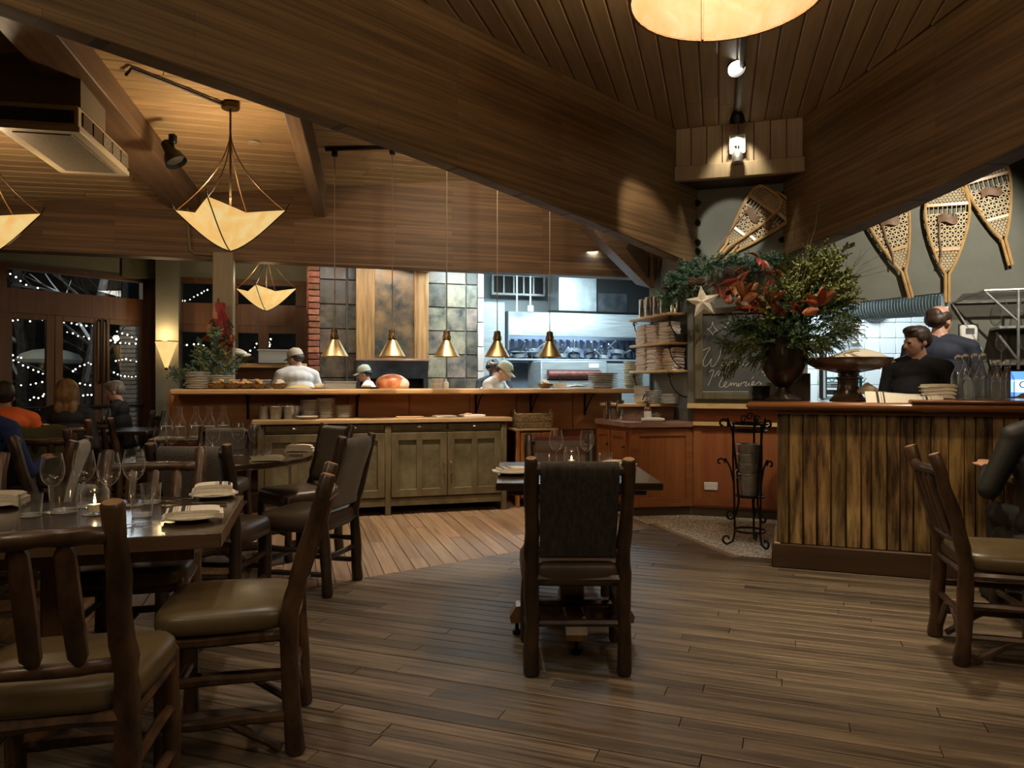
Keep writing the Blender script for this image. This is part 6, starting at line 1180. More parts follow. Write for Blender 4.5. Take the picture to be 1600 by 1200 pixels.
person('seated grey-haired man in a black jumper in profile by the doors', (-4.56, 8.70, 0), rad(-80), 'shirtk', 'jeans', hair='short', hairm='hairg', seated=True, lean=rad(10), pitch=rad(10), skin='skinp', arms={-1: ((-.24, -.16, .72), (-.08, -.38, .80)), 1: ((.24, -.16, .72), (.10, -.38, .80))})
person('diner in a blue jumper cut off by the left edge of the view', (-3.36, 4.58, 0), rad(180), 'blue', 'jeans', hair='short', seated=True, lean=rad(8), arms={-1: ((-.31, -.06, .70), (-.24, -.32, .76)), 1: ((.30, -.08, .68), (.15, -.34, .76))})
person('diner in black cut off by the right edge, seated before the bar', (2.82, 3.80, 0), rad(170), 'blackp', 'blackp', hair='short', hairm='hairk', seated=True, lean=rad(4), bulk=1.2, arms={-1: ((-.31, -.10, .72), (-.14, -.36, .79)), 1: ((.31, -.04, .70), (.20, -.34, .79))})
upholstered_chair('black-backed chair of the diner at the right edge', (2.82, 3.80), rad(170), 210, True, M['blackp'], M['blackp'], hb=.86)
spindle_chair('log chair under the diner in the orange shirt', (-4.0, 5.83), rad(222), 221, False, M['leatherd'], 3)
spindle_chair('log chair under the long-haired blond diner', (-4.02, 6.63), rad(205), 231, False, M['leatherd'], 3)
spindle_chair('log chair under the grey-haired man by the doors', (-4.54, 8.70), rad(-80), 241, False, M['leatherd'], 3)
spindle_chair('log chair under the diner in the blue jumper', (-3.36, 4.56), rad(180), 251, False, M['leatherd'], 3)
# ================================================================ BAR, WALL AND PLANT DECOR
BTZ = 1.139
def bp(px, y, z=BTZ): return bar(barpx(px, y), y, z)
# ---- foliage helpers
def spray(q, p, d, L, rng, nl=.022, nd=70, droop=.25, side=0, w_=.0022, stem=.003, flat=False):
    p = Vector(p); d = Vector(d).normalized(); pts = [p]; n = 7; st = L/n
    for i in range(n): d = (d+Vector((rng.uniform(-.12, .12), rng.uniform(-.12, .12), -droop/n+rng.uniform(-.06, .06)))).normalized(); pts.append(pts[-1]+d*st)
    q.tube(pts, [stem*(1-.8*i/n) for i in range(n+1)], 4, cap=False); V = []; Fs = []
    for k in range(nd):
        s = (k+rng.random())/nd*n; i = min(n-1, int(s)); c = pts[i].lerp(pts[i+1], s-i); t = (pts[i+1]-pts[i]).normalized(); a = t.orthogonal().normalized(); a.rotate(Matrix.Rotation(rng.uniform(0, 6.28), 3, t)); e = (a*.8+t*rng.uniform(.3, 1.0)).normalized(); l = nl*rng.uniform(.6, 1.2)*(1-.35*s/n); b = e.cross(t).normalized()*w_; o = len(V)
        V += [c-b, c+b, c+e*l*.6+b*1.2, c+e*l, c+e*l*.6-b*1.2]; Fs.append([o, o+1, o+2, o+3, o+4])
    q.add(V, Fs)
def fan(q, p, d, L, rng, **k):                               # branch with side sprays
    d = Vector(d).normalized(); spray(q, p, d, L, rng, **k)
    for j in range(5):
        s = .2+.14*j; a = d.orthogonal().normalized(); a.rotate(Matrix.Rotation(rng.uniform(0, 6.28), 3, d)); spray(q, Vector(p)+d*L*s, (d*.8+a*.75), L*(.62-.3*s), rng, **k)
def leafmesh(L, W_, curl):
    q = MB(); q.sheet(lambda a, b: Vector(((b-.5)*2*W_*math.sin(PI*(a*.94+.03))**.75*(1-.25*a), L*a, curl*L*a*a+.35*abs(b-.5)*W_*2*math.sin(PI*a)+.04*L*math.sin(a*7)*(b-.5))), 7, 4, .0012); return q
LEAF = {k: leafmesh(*v).mesh('leaf', M['redleaf' if k < 2 else 'copperleaf'], 60) for k, v in enumerate(((.13, .026, .18), (.10, .024, -.25), (.12, .028, .25), (.09, .026, -.1)))}
def leaf(parent, p, d, rng, kind, s=1.0):
    o = link('leaf', LEAF[kind], parent); d = Vector(d).normalized(); o.rotation_mode = 'QUATERNION'; o.rotation_quaternion = d.to_track_quat('Y', 'Z') @ Matrix.Rotation(rng.uniform(-1.5, 1.5), 3, 'Y').to_quaternion(); o.location = p; s *= rng.uniform(.8, 1.15); o.scale = (s, s, s); return o
def twig(q, p, d, L, rng, r=.004, br=3):
    p = Vector(p); d = Vector(d).normalized(); pts = [p]; n = 8
    for i in range(n):
        d = (d+Vector((rng.uniform(-.16, .16), rng.uniform(-.16, .16), rng.uniform(-.14, .14)))).normalized(); pts.append(pts[-1]+d*L/n)
        if br and i > 2 and rng.random() < .5: twig(q, pts[-1], d+Vector((rng.uniform(-.8, .8), rng.uniform(-.8, .8), rng.uniform(-.5, .5))), L*.35, rng, r*.5, 0)
    q.tube(pts, [r*(1-.75*i/n) for i in range(n+1)], 5)
# ---- urn and its arrangement
P = bp(1224, .16); t = thing('urn', 'dark footed bronze urn on the bar filled with winter greenery', 'urn', (P.x, P.y, P.z), BA)
q = MB(); q.cbox((0, 0, .012), (.24, .20, .024), .004); q.build('plinth', M['urn'], t)
q = MB(); q.lathe([(.0, .024), (.100, .024), (.085, .04), (.055, .075), (.042, .098), (.06, .115), (.115, .17), (.148, .24), (.164, .32), (.168, .40), (.172, .432), (.176, .44), (.166, .44), (.160, .40), (.10, .20), (0, .19)], 36, capb=False, capt=False); q.build('vessel', M['urn'], t)
O = Vector((P.x, P.y, P.z+.43)); rng = random.Random(12)
t = thing('winter_arrangement', 'big arrangement of juniper, boxwood and russet leaves in the dark urn', 'flower arrangement', tuple(O)); L3 = lambda px, py, dY=0.0: at(px, py, O.y+dY)-O
def aimspray(q, px, py, dY, n, L, spread, fn, **k):
    for i in range(int(n*1.9)):
        tgt = L3(px+rng.gauss(0, spread), py+rng.gauss(0, spread*.8), dY+rng.gauss(0, .08)); d = (tgt-Vector((0, 0, -.06))).normalized(); p0 = tgt-d*L*.8; fn(q, p0, d, L, rng, **k)
q = MB()
for px, py, dY, n, sp in ((1245, 500, -.1, 10, 26), (1200, 505, -.12, 8, 22), (1290, 505, -.05, 9, 22), (1155, 510, -.05, 6, 16), (1320, 515, 0, 5, 14), (1240, 460, .08, 8, 26)): aimspray(q, px, py, dY, n, .20, sp, fan, nl=.024, nd=44, droop=.35)
q.build('pine_foliage', M['pine'], t, kind='stuff')
q = MB()
for px, py, n, sp in ((1142, 540, 4, 6), (1132, 572, 3, 5), (1168, 535, 4, 8), (1290, 530, 6, 12), (1265, 545, 4, 8), (1335, 500, 5, 10), (1180, 565, 3, 8)): aimspray(q, px, py, -.10, n, .20, sp, fan, nl=.018, nd=46, droop=1.1, w_=.0018)
q.build('juniper_foliage', M['cedar'], t, kind='stuff')
q = MB()
for px, py, dY, n, sp in ((1255, 440, .0, 13, 22), (1300, 430, .05, 10, 18), (1225, 450, -.05, 8, 16), (1310, 460, 0, 8, 16), (1270, 415, .05, 8, 16), (1200, 470, -.1, 5, 14), (1290, 400, .05, 5, 14)): aimspray(q, px, py, dY, n, .22, sp, fan, nl=.020, nd=40, droop=.1, w_=.0062)
q.build('boxwood_foliage', M['box'], t, kind='stuff')
q = MB()
for k in range(110):
    a = rng.uniform(0, 6.28); d = Vector((math.cos(a), math.sin(a), rng.uniform(-.1, 1.1))); spray(q, (d.x*.05, d.y*.05, -.03), d, rng.uniform(.14, .30), rng, nl=.024, nd=50, droop=.3)
q.build('inner_foliage', M['pine'], t, kind='stuff')
for px, py, n, kinds, dY in ((1192, 478, 9, (0, 1), -.16), (1160, 468, 6, (2, 3), -.12), (1172, 488, 5, (0, 1), -.16), (1282, 478, 7, (2, 0), -.16), (1215, 495, 5, (0, 1), -.18), (1250, 490, 5, (3, 1), -.18)):
    c = L3(px, py, dY)
    for i in range(n): d = Vector((rng.uniform(-1, 1), rng.uniform(-.9, .2), rng.uniform(-.2, 1))); leaf(t, c+d*.015, d, rng, rng.choice(kinds), 1.15)
for tgt in ((1352, 455), (1330, 425), (1365, 468), (1318, 412), (1235, 385), (1222, 380), (1250, 395), (1345, 440)):
    q = MB(); d = L3(*tgt)-Vector((0, 0, -.1)); twig(q, (0, 0, 0), d, d.length, rng, .0042); q.build('branch', M['twig'], t)
# ---- garland over the chalkboard with its star
t = thing('garland', 'frosted pine garland with cones and copper leaves draped above the chalkboard', 'garland', (0, 0, 0)); GP = [at(1040, 470, 6.72), at(1052, 440, 6.74), at(1080, 424, 6.80), at(1120, 416, 6.82), at(1160, 414, 6.78), at(1205, 414, 6.70), at(1248, 420, 6.62)]; rng = random.Random(5)
q = MB(); q2 = MB()
for i in range(len(GP)-1):
    for j in range(16):
        c = GP[i].lerp(GP[i+1], (j+rng.random())/9)
        for k in range(2): a = rng.uniform(0, 6.28); d = Vector((math.cos(a)*.9, -abs(rng.gauss(.35, .3)), math.sin(a)*.9)); fan(q if rng.random() < .72 else q2, c, d, rng.uniform(.08, .14), rng, nl=.026, nd=34, droop=.25, w_=.0017)
q.build('frosted_foliage', M['pinef'], t, kind='stuff'); q2.build('pine_foliage', M['pine'], t, kind='stuff')
q = MB()
for px, py in ((1045, 455), (1062, 452), (1078, 456), (1052, 468), (1090, 445)):
    for k in range(4): a = rng.uniform(0, 6.28); fan(q, at(px, py, 6.72), Vector((math.cos(a), -.5, math.sin(a)-.5)), .12, rng, nl=.024, nd=34, droop=.5)
q.build('drooping_foliage', M['pine'], t, kind='stuff')
for px, py, n, kinds in ((1150, 448, 9, (2, 3)), (1162, 462, 8, (2, 3)), (1136, 446, 6, (0, 3)), (1124, 446, 4, (0, 1)), (1185, 403, 4, (0, 1)), (1173, 420, 4, (0, 1)), (1212, 430, 6, (0, 1)), (1222, 426, 4, (0, 1)), (1148, 470, 5, (2, 3))):
    c = at(px, py, 6.58)
    for i in range(n): d = Vector((rng.uniform(-1, 1), rng.uniform(-.8, .1), rng.uniform(-1.2, .4))); leaf(t, c+d*.02, d, rng, rng.choice(kinds), 1.2)
for px, py in ((1143, 428), (1150, 424), (1137, 424), (1082, 440), (1095, 440)):
    q = MB(); rngc = random.Random(px)
    for L_ in range(6):
        for k in range(7): a = 2*PI*(k+.5*(L_ % 2))/7; r_ = .034*math.sin(PI*(L_+1.2)/8); q.ell((r_*math.cos(a), r_*math.sin(a), -.03+.011*L_), (.013, .013, .006), 6, 4)
    o = q.build('pine_cone', M['cone'], t); o.location = at(px, py, 6.60); o.rotation_euler = (rngc.uniform(-1, 1), rngc.uniform(-1, 1), 0)
P = at(1098, 472, 6.52); q = MB(); pts = []
for k in range(10): a = PI/2+.12+2*PI*k/10; r_ = .150 if k % 2 == 0 else .064; pts.append((r_*math.cos(a), r_*math.sin(a)))
q.add([(x, -.002, z) for x, z in pts]+[(0, -.035, 0), (0, .03, 0)], [[(i+1) % 10, i, 10] for i in range(10)]+[[i, (i+1) % 10, 11] for i in range(10)]); o = tag(q.build('star', M['star'], ang=10), 'birch-bark star hanging from the garland beside the chalkboard', 'star'); o.location = P; o.rotation_euler = (0, 0, AD)
# ---- chalkboard with its handwriting
aL_, yL = Dpx(1086); aR_, yR = Dpx(1240); zb_, zt_ = 1.115, 1.985
bw_ = aR_-aL_; P = Dw((aL_+aR_)/2, .012, (zb_+zt_)/2); t = thing('chalkboard', 'framed chalkboard with cream handwriting on the corner wall', 'chalkboard', tuple(P), AD); hw, hh = bw_/2, (zt_-zb_)/2
q = MB(); q.bb(-hw, hw, -.022, 0, -hh, hh); q.build('slate', M['chalkboard'], t)
q = MB(); fw = .075
for a in ((-hw, -hw+fw, -hh, hh), (hw-fw, hw, -hh, hh), (-hw+fw, hw-fw, -hh, -hh+fw*.8), (-hw+fw, hw-fw, hh-fw*.8, hh)): q.bb(a[0], a[1], -.045, -.0, a[2], a[3])
q.build('frame', M['boardframe'], t, bevel=.006)
def cpt(x, y):                                               # a point of the handwriting, measured on the board face
    px, py = 1070+x/7.06, 470+y/7.06; a, yy = Dpx(px); return Vector((a-(aL_+aR_)/2, -.0235, Z(py, yy)-(zb_+zt_)/2))
def stroke(pts, r=.0026):
    P = [Vector((x, y)) for x, y in pts]
    if len(P) > 2:
        for _ in range(2):
            Qn = [P[0]]
            for i in range(len(P)-1): Qn += [P[i].lerp(P[i+1], .25), P[i].lerp(P[i+1], .75)]
            P = Qn+[P[-1]]
    return [cpt(p.x, p.y) for p in P]
WORDS = {'writing_word': [[[(205, 550), (240, 530), (292, 508), (250, 575), (205, 660), (203, 715), (235, 728), (268, 690), (302, 625), (285, 690), (292, 728), (328, 722), (368, 660), (396, 590), (402, 525)], [(460, 668), (420, 676), (402, 712), (428, 722), (456, 690), (462, 668), (456, 715), (482, 705), (505, 660), (512, 680), (545, 668), (522, 710), (535, 720), (565, 660), (578, 670), (560, 718), (595, 664), (610, 672), (600, 718), (634, 664), (652, 672), (640, 708), (662, 720), (694, 698), (722, 668)]],
  [[(272, 788), (300, 764), (328, 764), (300, 840), (258, 936)], [(325, 842), (362, 786), (388, 768), (388, 792), (364, 834), (395, 800), (432, 778), (453, 786), (420, 850), (376, 924), (388, 954), (432, 948), (468, 905), (456, 888), (430, 924), (442, 958), (482, 944), (506, 902), (518, 910), (500, 948), (532, 902), (547, 910), (534, 944), (562, 902), (577, 910), (566, 944), (590, 940), (606, 904), (582, 928), (594, 948), (626, 926), (614, 904), (642, 912), (656, 888), (662, 906), (692, 888), (664, 932), (678, 946), (718, 898), (704, 942), (728, 940), (772, 898), (756, 884), (734, 916), (750, 938), (790, 918), (822, 888), (832, 908), (852, 912), (828, 926)], [(738, 862), (762, 838)]],
  [[(850, 780), (882, 758), (902, 770), (870, 792), (846, 784)], [(870, 792), (900, 800), (918, 798), (905, 830), (880, 826), (882, 806), (905, 800)]], [[(265, 138), (262, 160), (285, 170), (325, 135), (345, 118), (335, 150), (360, 150), (385, 118), (375, 150), (405, 140), (440, 60)], [(300, 20), (325, -5), (318, 40)]], [[(515, 438), (478, 492)], [(640, 492), (662, 478), (672, 516), (700, 512), (742, 480)], [(585, 545), (640, 556), (680, 540)]]],
 'chalk_star': [[[(310, 236), (322, 295), (362, 330)], [(362, 330), (325, 345), (310, 382)], [(310, 382), (290, 335), (248, 316)], [(248, 316), (295, 300), (310, 236)]]], 'chalk_line': [[[(500, 212), (434, 326)]], [[(183, 60), (178, 1003)], [(178, 1003), (760, 1003)]]]}
for nm, gs in WORDS.items():
    for g_ in gs:
        q = MB()
        for s_ in g_: q.tube(stroke(s_), .0021, 4)
        q.build(nm, M['chalk'], t)
# ---- snowshoes
def snowshoe(lab, px, py, tilt, L=.98, W_=.17, out=.04, toe=.55, loops=True, seed=0):
    a, yy = Dpx(px); P = Dw(a, out, Z(py, yy)); t = thing('snowshoe', lab, 'snowshoe', tuple(P)); t.rotation_euler = (0, tilt, AD); rng = random.Random(seed)
    def half(s):                                             # s 0 toe .. 1 tail tip
        b = .76
        if s > b: return .014
        x = s/b; return max(.014, W_*(math.sin(PI*min(1, x**toe*.999))**.62)*(1-.22*x) if x < 1 else .014)
    N = 34; prof = [(half((k/N)**2*.76), L/2-L*(k/N)**2*.76) for k in range(N+1)]; prof[0] = (0, L/2)
    fr = [(-w_, z) for w_, z in prof[::-1]]; fr = [(-.013, -L/2)]+fr+[(w_, z) for w_, z in prof[1:]]+[(.013, -L/2)]
    q = MB(); q.tube([(x, 0, z) for x, z in fr], .0125, 7); q.build('frame', M['ash'], t)
    bars = (.17, .55); 
    for s in bars: w_ = half(s)-.004; z = L/2-L*s; q = MB(); q.box((0, .0, z), (2*w_, .012, .030)); q.build('crossbar', M['ash'], t, bevel=.004)
    def inside(x, z): s = (L/2-z)/L; return 0 < s < .76 and abs(x) < half(s)
    q = MB()
    def lace(z0, z1, sp, r, hole=None):
        for ang in (PI/2*0, PI/3, -PI/3):
            d = Vector((math.cos(ang), 0, math.sin(ang))); nrm_ = Vector((-d.z, 0, d.x)); k = -40
            while k <= 40:
                base_ = Vector((0, 0, (z0+z1)/2))+nrm_*k*sp; k += 1; run = None
                for i in range(-60, 61):
                    p = base_+d*i*.012; ok = inside(p.x, p.z) and z1 <= p.z <= z0 and not (hole and abs(p.x) < hole[0] and hole[1] < p.z < hole[2])
                    if ok and run is None: run = p
                    if (not ok or i == 60) and run is not None:
                        if (p-run).length > .02: q.tube([run, p], r, 4, cap=False)
                        run = None
    zA, zB, zC = L/2-L*bars[0], L/2-L*bars[1], L/2-L*.76
    lace(L/2-.02, zA+.012, .023, .0026); lace(zA-.075, zB+.012, .036, .0052, (.05, zA-.12, zA)); lace(zB-.012, zC+.03, .023, .0030)
    for k in range(9):
        x = -half(bars[0])*.85+k*half(bars[0])*.2125
        if abs(x) > .055 or True: q.tube([(x, 0, zA), (x*.98, 0, zA-.085)], .003, 4)
    q.build('lacing', M['rawhide'], t, kind='stuff')
    q = MB(); zc = zA-.13; q.sheet(lambda u, v: Vector((-.075+.15*u, -.018-.02*math.sin(PI*u), zc-.035+.07*v+.015*math.sin(u*6))), 8, 4, .005); q.build('binding', M['strap'], t)
    if loops: q = MB(); q.tube([(-.06, -.02, zc), (-.065, -.022, zc-.14), (-.05, -.02, zc-.28), (-.062, -.02, zc-.40)], .007, 5, sq=.4); q.build('strap', M['strap'], t)
    return t
snowshoe('snowshoe with its top hidden by the beam, leaning left of the upright one', 1398, 382, rad(-14), 1.0, .185, .05, .5, True, 1)
snowshoe('upright snowshoe in the middle of the three on the right wall', 1478, 382, 0, 1.02, .18, .05, .62, True, 2)
snowshoe('shaded snowshoe tilted at the far right above the glass shelf', 1554, 334, rad(-13), .93, .175, .05, .5, False, 3)
snowshoe('front snowshoe of the crossed pair between the two great beams', 1160, 359, rad(40), .82, .155, .10, .42, True, 4)
snowshoe('rear snowshoe of the crossed pair between the two great beams', 1178, 365, rad(46), .82, .155, .05, .42, False, 5)
# ---- thermostat
a_, yy = Dpx(1513); P = Dw(a_, .0, Z(520, yy)); t = thing('thermostat', 'white square thermostat on the wall left of the glass shelves', 'thermostat', tuple(P), AD); q = MB(); q.cbox((0, -.012, 0), (.135, .026, .135), .012); q.build('case', M['white'], t); q = MB(); q.box((.008, -.026, .012), (.065, .004, .05)); q.build('display', M['steeld'], t); q = MB(); q.box((0, -.003, 0), (.15, .008, .15)); q.build('back_plate', M['blackp'], t)
# ---- glass shelves right of the opening
aS = Dpx(1488)[0]; t = thing('glass_rack', 'grey metal wall rack holding two rows of wine glasses', 'rack', tuple(Dw(aS, 0, 0)), AD)
zT, z1_, z2_ = 1.98, 1.735, 1.435; RX0, RX1 = .36, 2.0
for z, nm in ((z1_, 'shelf'), (z2_, 'shelf')): q = MB(); q.bb(RX0-.08, RX1, -.28, -.01, z-.02, z); q.build(nm, M['galv'], t)
q = MB(); q.tube([(0, -.02, zT-.02), (.17, -.29, zT+.05), (RX1, -.29, zT+.05)], .011, 6); q.tube([(0, -.02, zT-.02), (RX1, -.02, zT-.02)], .009, 6); q.build('top_rail', M['galv'], t)
q = MB(); q.sheet(lambda u, v: Vector((.02+(RX1-.02)*u, -.02-.26*v, zT+.0+.03*v)), 2, 2, .004); q.build('glass_top', M['glass'], t)
for x in (RX0+.05, 1.3): q = MB(); q.tube([(x, -.29, zT+.05), (x, -.29, 1.28)], .011, 6); q.build('upright', M['galv'], t)
for a in (((.0, -.02, zT-.03), (.22, -.02, 1.55)), ((.18, -.28, zT+.04), (RX0+.05, -.29, 1.77)), ((RX0-.08, -.2, 1.69), (RX0+.05, -.29, 1.45))): q = MB(); q.tube(a, .009, 6); q.build('brace', M['galv'], t)
rowN = ('first', 'second', 'third', 'fourth', 'fifth', 'sixth')
for r_, z in ((0, z1_), (1, z2_)):
    for k in range(6): p = Dw(aS+RX0-.02+.115*k+.03*(k % 2), .10+.10*(k % 2), z); put('wine', p, rowN[k]+' wine glass from the left on the '+('upper', 'lower')[r_]+' shelf of the wall rack', 0, 'wine glasses on the wall rack', None, 1.0)
# back counter with lit tablet
t = thing('back_bar_counter', 'dark counter below the glass rack', 'counter', tuple(Dw(aS+.1, 0, 0)), AD); q = MB(); q.bb(0, 2.2, -.45, -.01, 1.06, 1.10); q.build('top', M['bartop'], t); q = MB(); q.bb(0.02, 2.2, -.42, -.01, 0, 1.06); q.build('body', M['barbase'], t)
P = at(1612, 592, 5.55); t = thing('tablet', 'blue-lit till screen on the counter below the glass rack', 'screen', (P.x, P.y, 1.10), AD); q = MB(); q.cbox((0, .012, .16), (.30, .022, .22), .006); q.cbox((0, .06, .02), (.16, .12, .03), .006); q.build('case', M['blackp'], t); q = MB(); q.box((0, -.001, .16), (.27, .004, .19)); q.build('display', M['screen'], t); q = MB(); q.box((0, -.004, .145), (.27, .003, .095)); q.build('panel', M['screenl'], t)
cu = bpy.data.curves.new('lettering', 'FONT'); cu.body = 'CA'; cu.size = .075; cu.extrude = .0008; cu.materials.append(M['ink']); o = bpy.data.objects.new('lettering', cu); COL.objects.link(o); me_ = bpy.data.meshes.new_from_object(o.evaluated_get(bpy.context.evaluated_depsgraph_get())); bpy.data.objects.remove(o); me_.materials.clear(); me_.materials.append(M['ink']); o = link('lettering', me_, t); o.location = (-.085, -.007, .13); o.rotation_euler = (PI/2, 0, 0)
P = at(1604, 616, 5.3); t = thing('pastry_dish', 'dish of small brown pastries beside the bottles', 'dish', (P.x, P.y, 1.10), 0); q = MB(); q.lathe([(0, .0), (.07, 0), (.12, .03), (.115, .032), (0, .008)], 20); q.build('dish', M['china'], t)
for k in range(12): q = MB(); q.ell((0, 0, 0), (.032, .028, .022), 8, 6); o = q.build('pastry', M['food'], t); o.location = (.06*math.cos(k*2.4)*(k/12)**.5, .06*math.sin(k*2.4)*(k/12)**.5, .045+.03*(1-k/12))
# ---- bar top: pedestal bowl, napkins, bottles
P = bp(1325, .22); t = thing('pedestal_bowl', 'wide brown glazed pedestal bowl on the bar beside the urn', 'bowl', (P.x, P.y, P.z))
q = MB(); q.lathe([(0, .0), (.118, .0), (.120, .012), (.10, .03), (.075, .07), (.066, .115), (.068, .15), (.085, .158), (.085, .168), (.06, .175), (.058, .195), (.10, .205), (.20, .225), (.265, .262), (.288, .30), (.280, .302), (.255, .27), (.19, .238), (.09, .222), (0, .22)], 40, capb=False, capt=False); q.build('bowl', M['pottery'], t)
o = tag(MB().sheet(lambda a, b: Vector(((a-.5)*.38+.07, (b-.5)*.28, .02+.065*math.sin(PI*min(1, a*1.02))**.7*math.sin(PI*b)**.5-.07*max(0, a-.82)*5*(a-.6)+.008*math.sin(9*a+7*b))), 18, 12, .005).build('linen_cloth', M['linen'], ang=60), 'white cloth mounded over the pedestal bowl', 'cloth'); o.location = P+Vector((0, 0, .275)); o.rotation_euler = (0, 0, BA*.3)
t = thing('dried_fruit', 'few dried reddish pods in the pedestal bowl', 'dried pods', tuple(P+Vector((-.09, -.02, .275))))
for k in range(6): q = MB(); q.ell((0, 0, 0), (.022, .018, .016), 8, 6); o = q.build('pod', M['copperleaf'], t); o.location = (-.05+.022*k, .02*math.sin(k*2), .02+.006*(k % 2))
t = thing('serving_tray', 'dark flat tray under the striped napkins on the bar', 'tray', tuple(bp(1420, .16)), BA); q = MB(); q.cbox((0, 0, .006), (.42, .26, .012), .004); q.build('tray', M['stoned'], t)
PT = bp(1400, .13); o = thing('draped_napkin', 'long cream napkin with dark stripes draped over the bar edge', 'napkin', (PT.x, PT.y, PT.z+.014), BA+.05)
def dn(a, b): x = -.21+.46*a; y = -.20+.28*b; z = .045+.012*math.sin(a*5+1)+.006*math.sin(b*8)-(.0 if b > .28 else (.28-b)*.30)-.02*a*(1-b); return Vector((x, y, z))
q = MB(); q.sheet(dn, 22, 12, .010); q.build('cloth', M['linen'], o, ang=60); 
for s, w_, m_ in ((.14, .035, 'navy'), (.20, .010, 'taupe'), (.23, .020, 'navy'), (.74, .014, 'taupe'), (.78, .028, 'navy'), (.84, .012, 'taupe')): q = MB(); q.sheet(lambda a, b: dn(s+w_*a, b)+Vector((0, 0, .0012)), 2, 12); q.build('stripe', M[m_], o)
q = MB(); q.tube([(-.22, .06, .05), (-.17, .03, .085), (-.13, -.03, .06)], [.02, .034, .022], 10); q.build('rolled_end', M['linen'], o)
for k in range(4): n = put('nap', bp(1465, .20, BTZ+.026+.024*k), ('lowest', 'second', 'third', 'topmost')[k]+' striped napkin in the stack beside the bottles on the bar', BA+.1*(k-1), 'napkin stack on the bar'); n.scale = (.92, 1.0, .75)
def swing():
    t = thing('swing_top_bottle', '', 'bottle'); q = MB(); q.lathe([(0, .0), (.040, .0), (.044, .006), (.044, .13), (.038, .155), (.020, .195), (.015, .215), (.015, .245), (.019, .248), (.019, .258), (.014, .260)], 22, capb=False, capt=False); q.build('glass_body', M['bottle'], t)
    q = MB(); q.lathe([(0, .004), (.0405, .004), (.0405, .125), (0, .125)], 18); q.build('water', M['water'], t); q = MB(); q.lathe([(.0, .262), (.017, .262), (.018, .268), (.013, .278), (0, .279)], 14); q.build('stopper', M['white'], t); q = MB(); q.tube([(-.02, 0, .225), (-.024, 0, .27), (0, -.004, .283), (.024, 0, .27), (.02, 0, .225)], .0018, 5); q.tube([(-.02, 0, .225), (0, -.024, .225), (.02, 0, .225), (0, .024, .225)], .0018, 5, closed=True); q.build('wire_bail', M['chrome'], t); return t
for k, (px, y, s, lab) in enumerate(((1498, .32, 1.07, 'leftmost, rear'), (1509, .20, 1.07, 'second, with a white stopper, front left'), (1524, .34, 1.10, 'tallest of the bottles, rear centre'), (1536, .24, 1.09, 'fourth bottle from the left'), (1553, .36, .92, 'small rear bottle right of the middle'), (1560, .18, .92, 'front bottle right of the middle'), (1574, .16, .92, 'rightmost bottle'))): put('swing', bp(px, y, 1.160), 'clear swing-top water bottle on the bar, '+lab, 0, 'swing-top bottles on the bar', swing, s)
# left end of the bar: saucers, pleated cups, board
DS2 = plate('dark_saucer', .075, M['stoned'], .008); stack(DS2, bp(1186, .42, BTZ), 10, .0105, 'dark saucer in the stack at the left end of the bar', 'dark saucers at the left end of the bar', .003)
CUPP = None
for k in range(9):
    q = MB()
    if CUPP is None: q.lathe([(0, 0), (.032, 0), (.042, .030), (.040, .030), (.030, .003)], 16, capb=False, capt=False); CUPP = q.build('paper_cup', M['chinac']); o = CUPP; CUPP['category'] = 'cup'
    else: o = dup(CUPP)
    o.location = bp(1204, .46, BTZ+.0125*k); o['label'] = ORD(k, 9)+'white pleated cup in the nested stack behind the urn'; o['group'] = 'nested white cups behind the urn'
o = tag(MB().cbox((0, 0, .10), (.17, .02, .20), .003).build('menu_board', M['board'] if 'board' in M else M['boardframe']), 'brown menu board with a perforated edge standing behind the urn', 'menu'); o.location = bp(1247, .45); o.rotation_euler = (0, 0, BA)
# ---- wrought-iron plant stand with zinc pails
P = Vector((1.83, 5.66, 0)); t = thing('plant_stand', 'wrought-iron scroll plant stand at the end of the bar', 'plant stand', tuple(P))
def scroll(c, r, a0, turns, sgn, y=0, n=16, r1=.3): return [(c[0]+r*(1-(1-r1)*k/n)*math.cos(a0+sgn*turns*2*PI*k/n), y, c[1]+r*(1-(1-r1)*k/n)*math.sin(a0+sgn*turns*2*PI*k/n)) for k in range(n+1)]
for k, a in enumerate((rad(178), rad(292), rad(58))):
    q = MB(); q.M = Matrix.Rotation(a, 4, 'Z'); r_ = .0085
    q.tube([(.125, 0, .96), (.13, 0, .7), (.12, 0, .4), (.115, 0, .12), (.13, 0, .05), (.17, 0, .03)]+scroll((.175, .068), .04, -PI/2, .75, 1), r_, 6); q.build('leg', M['black'], t)
    q = MB(); q.M = Matrix.Rotation(a, 4, 'Z'); q.tube(scroll((.205, .955), .045, PI*1.2, -.85, 1)[::-1]+[(.17, 0, 1.0), (.135, 0, .90), (.10, 0, .60), (.085, 0, .35), (.11, 0, .24)]+scroll((.145, .26), .04, -PI/2, .8, 1), r_, 6); q.build('scroll', M['black'], t)
    q = MB(); q.M = Matrix.Rotation(a, 4, 'Z'); q.tube(scroll((.225, .66), .035, PI*1.1, -.8, 1)[::-1]+[(.19, 0, .69), (.15, 0, .62), (.125, 0, .50)], .007, 6); q.build('small_scroll', M['black'], t)
for z, r_ in ((.955, .135), (.90, .125), (.40, .105), (.135, .115)): q = MB(); q.tube([(r_*math.cos(2*PI*k/24), r_*math.sin(2*PI*k/24), z) for k in range(24)], .009, 5, closed=True, sq=.5); q.build('ring', M['black'], t)
q = MB(); q.lathe([(0, .395), (.10, .395), (.10, .405), (0, .405)], 20); q.build('pan', M['black'], t)
q = MB()
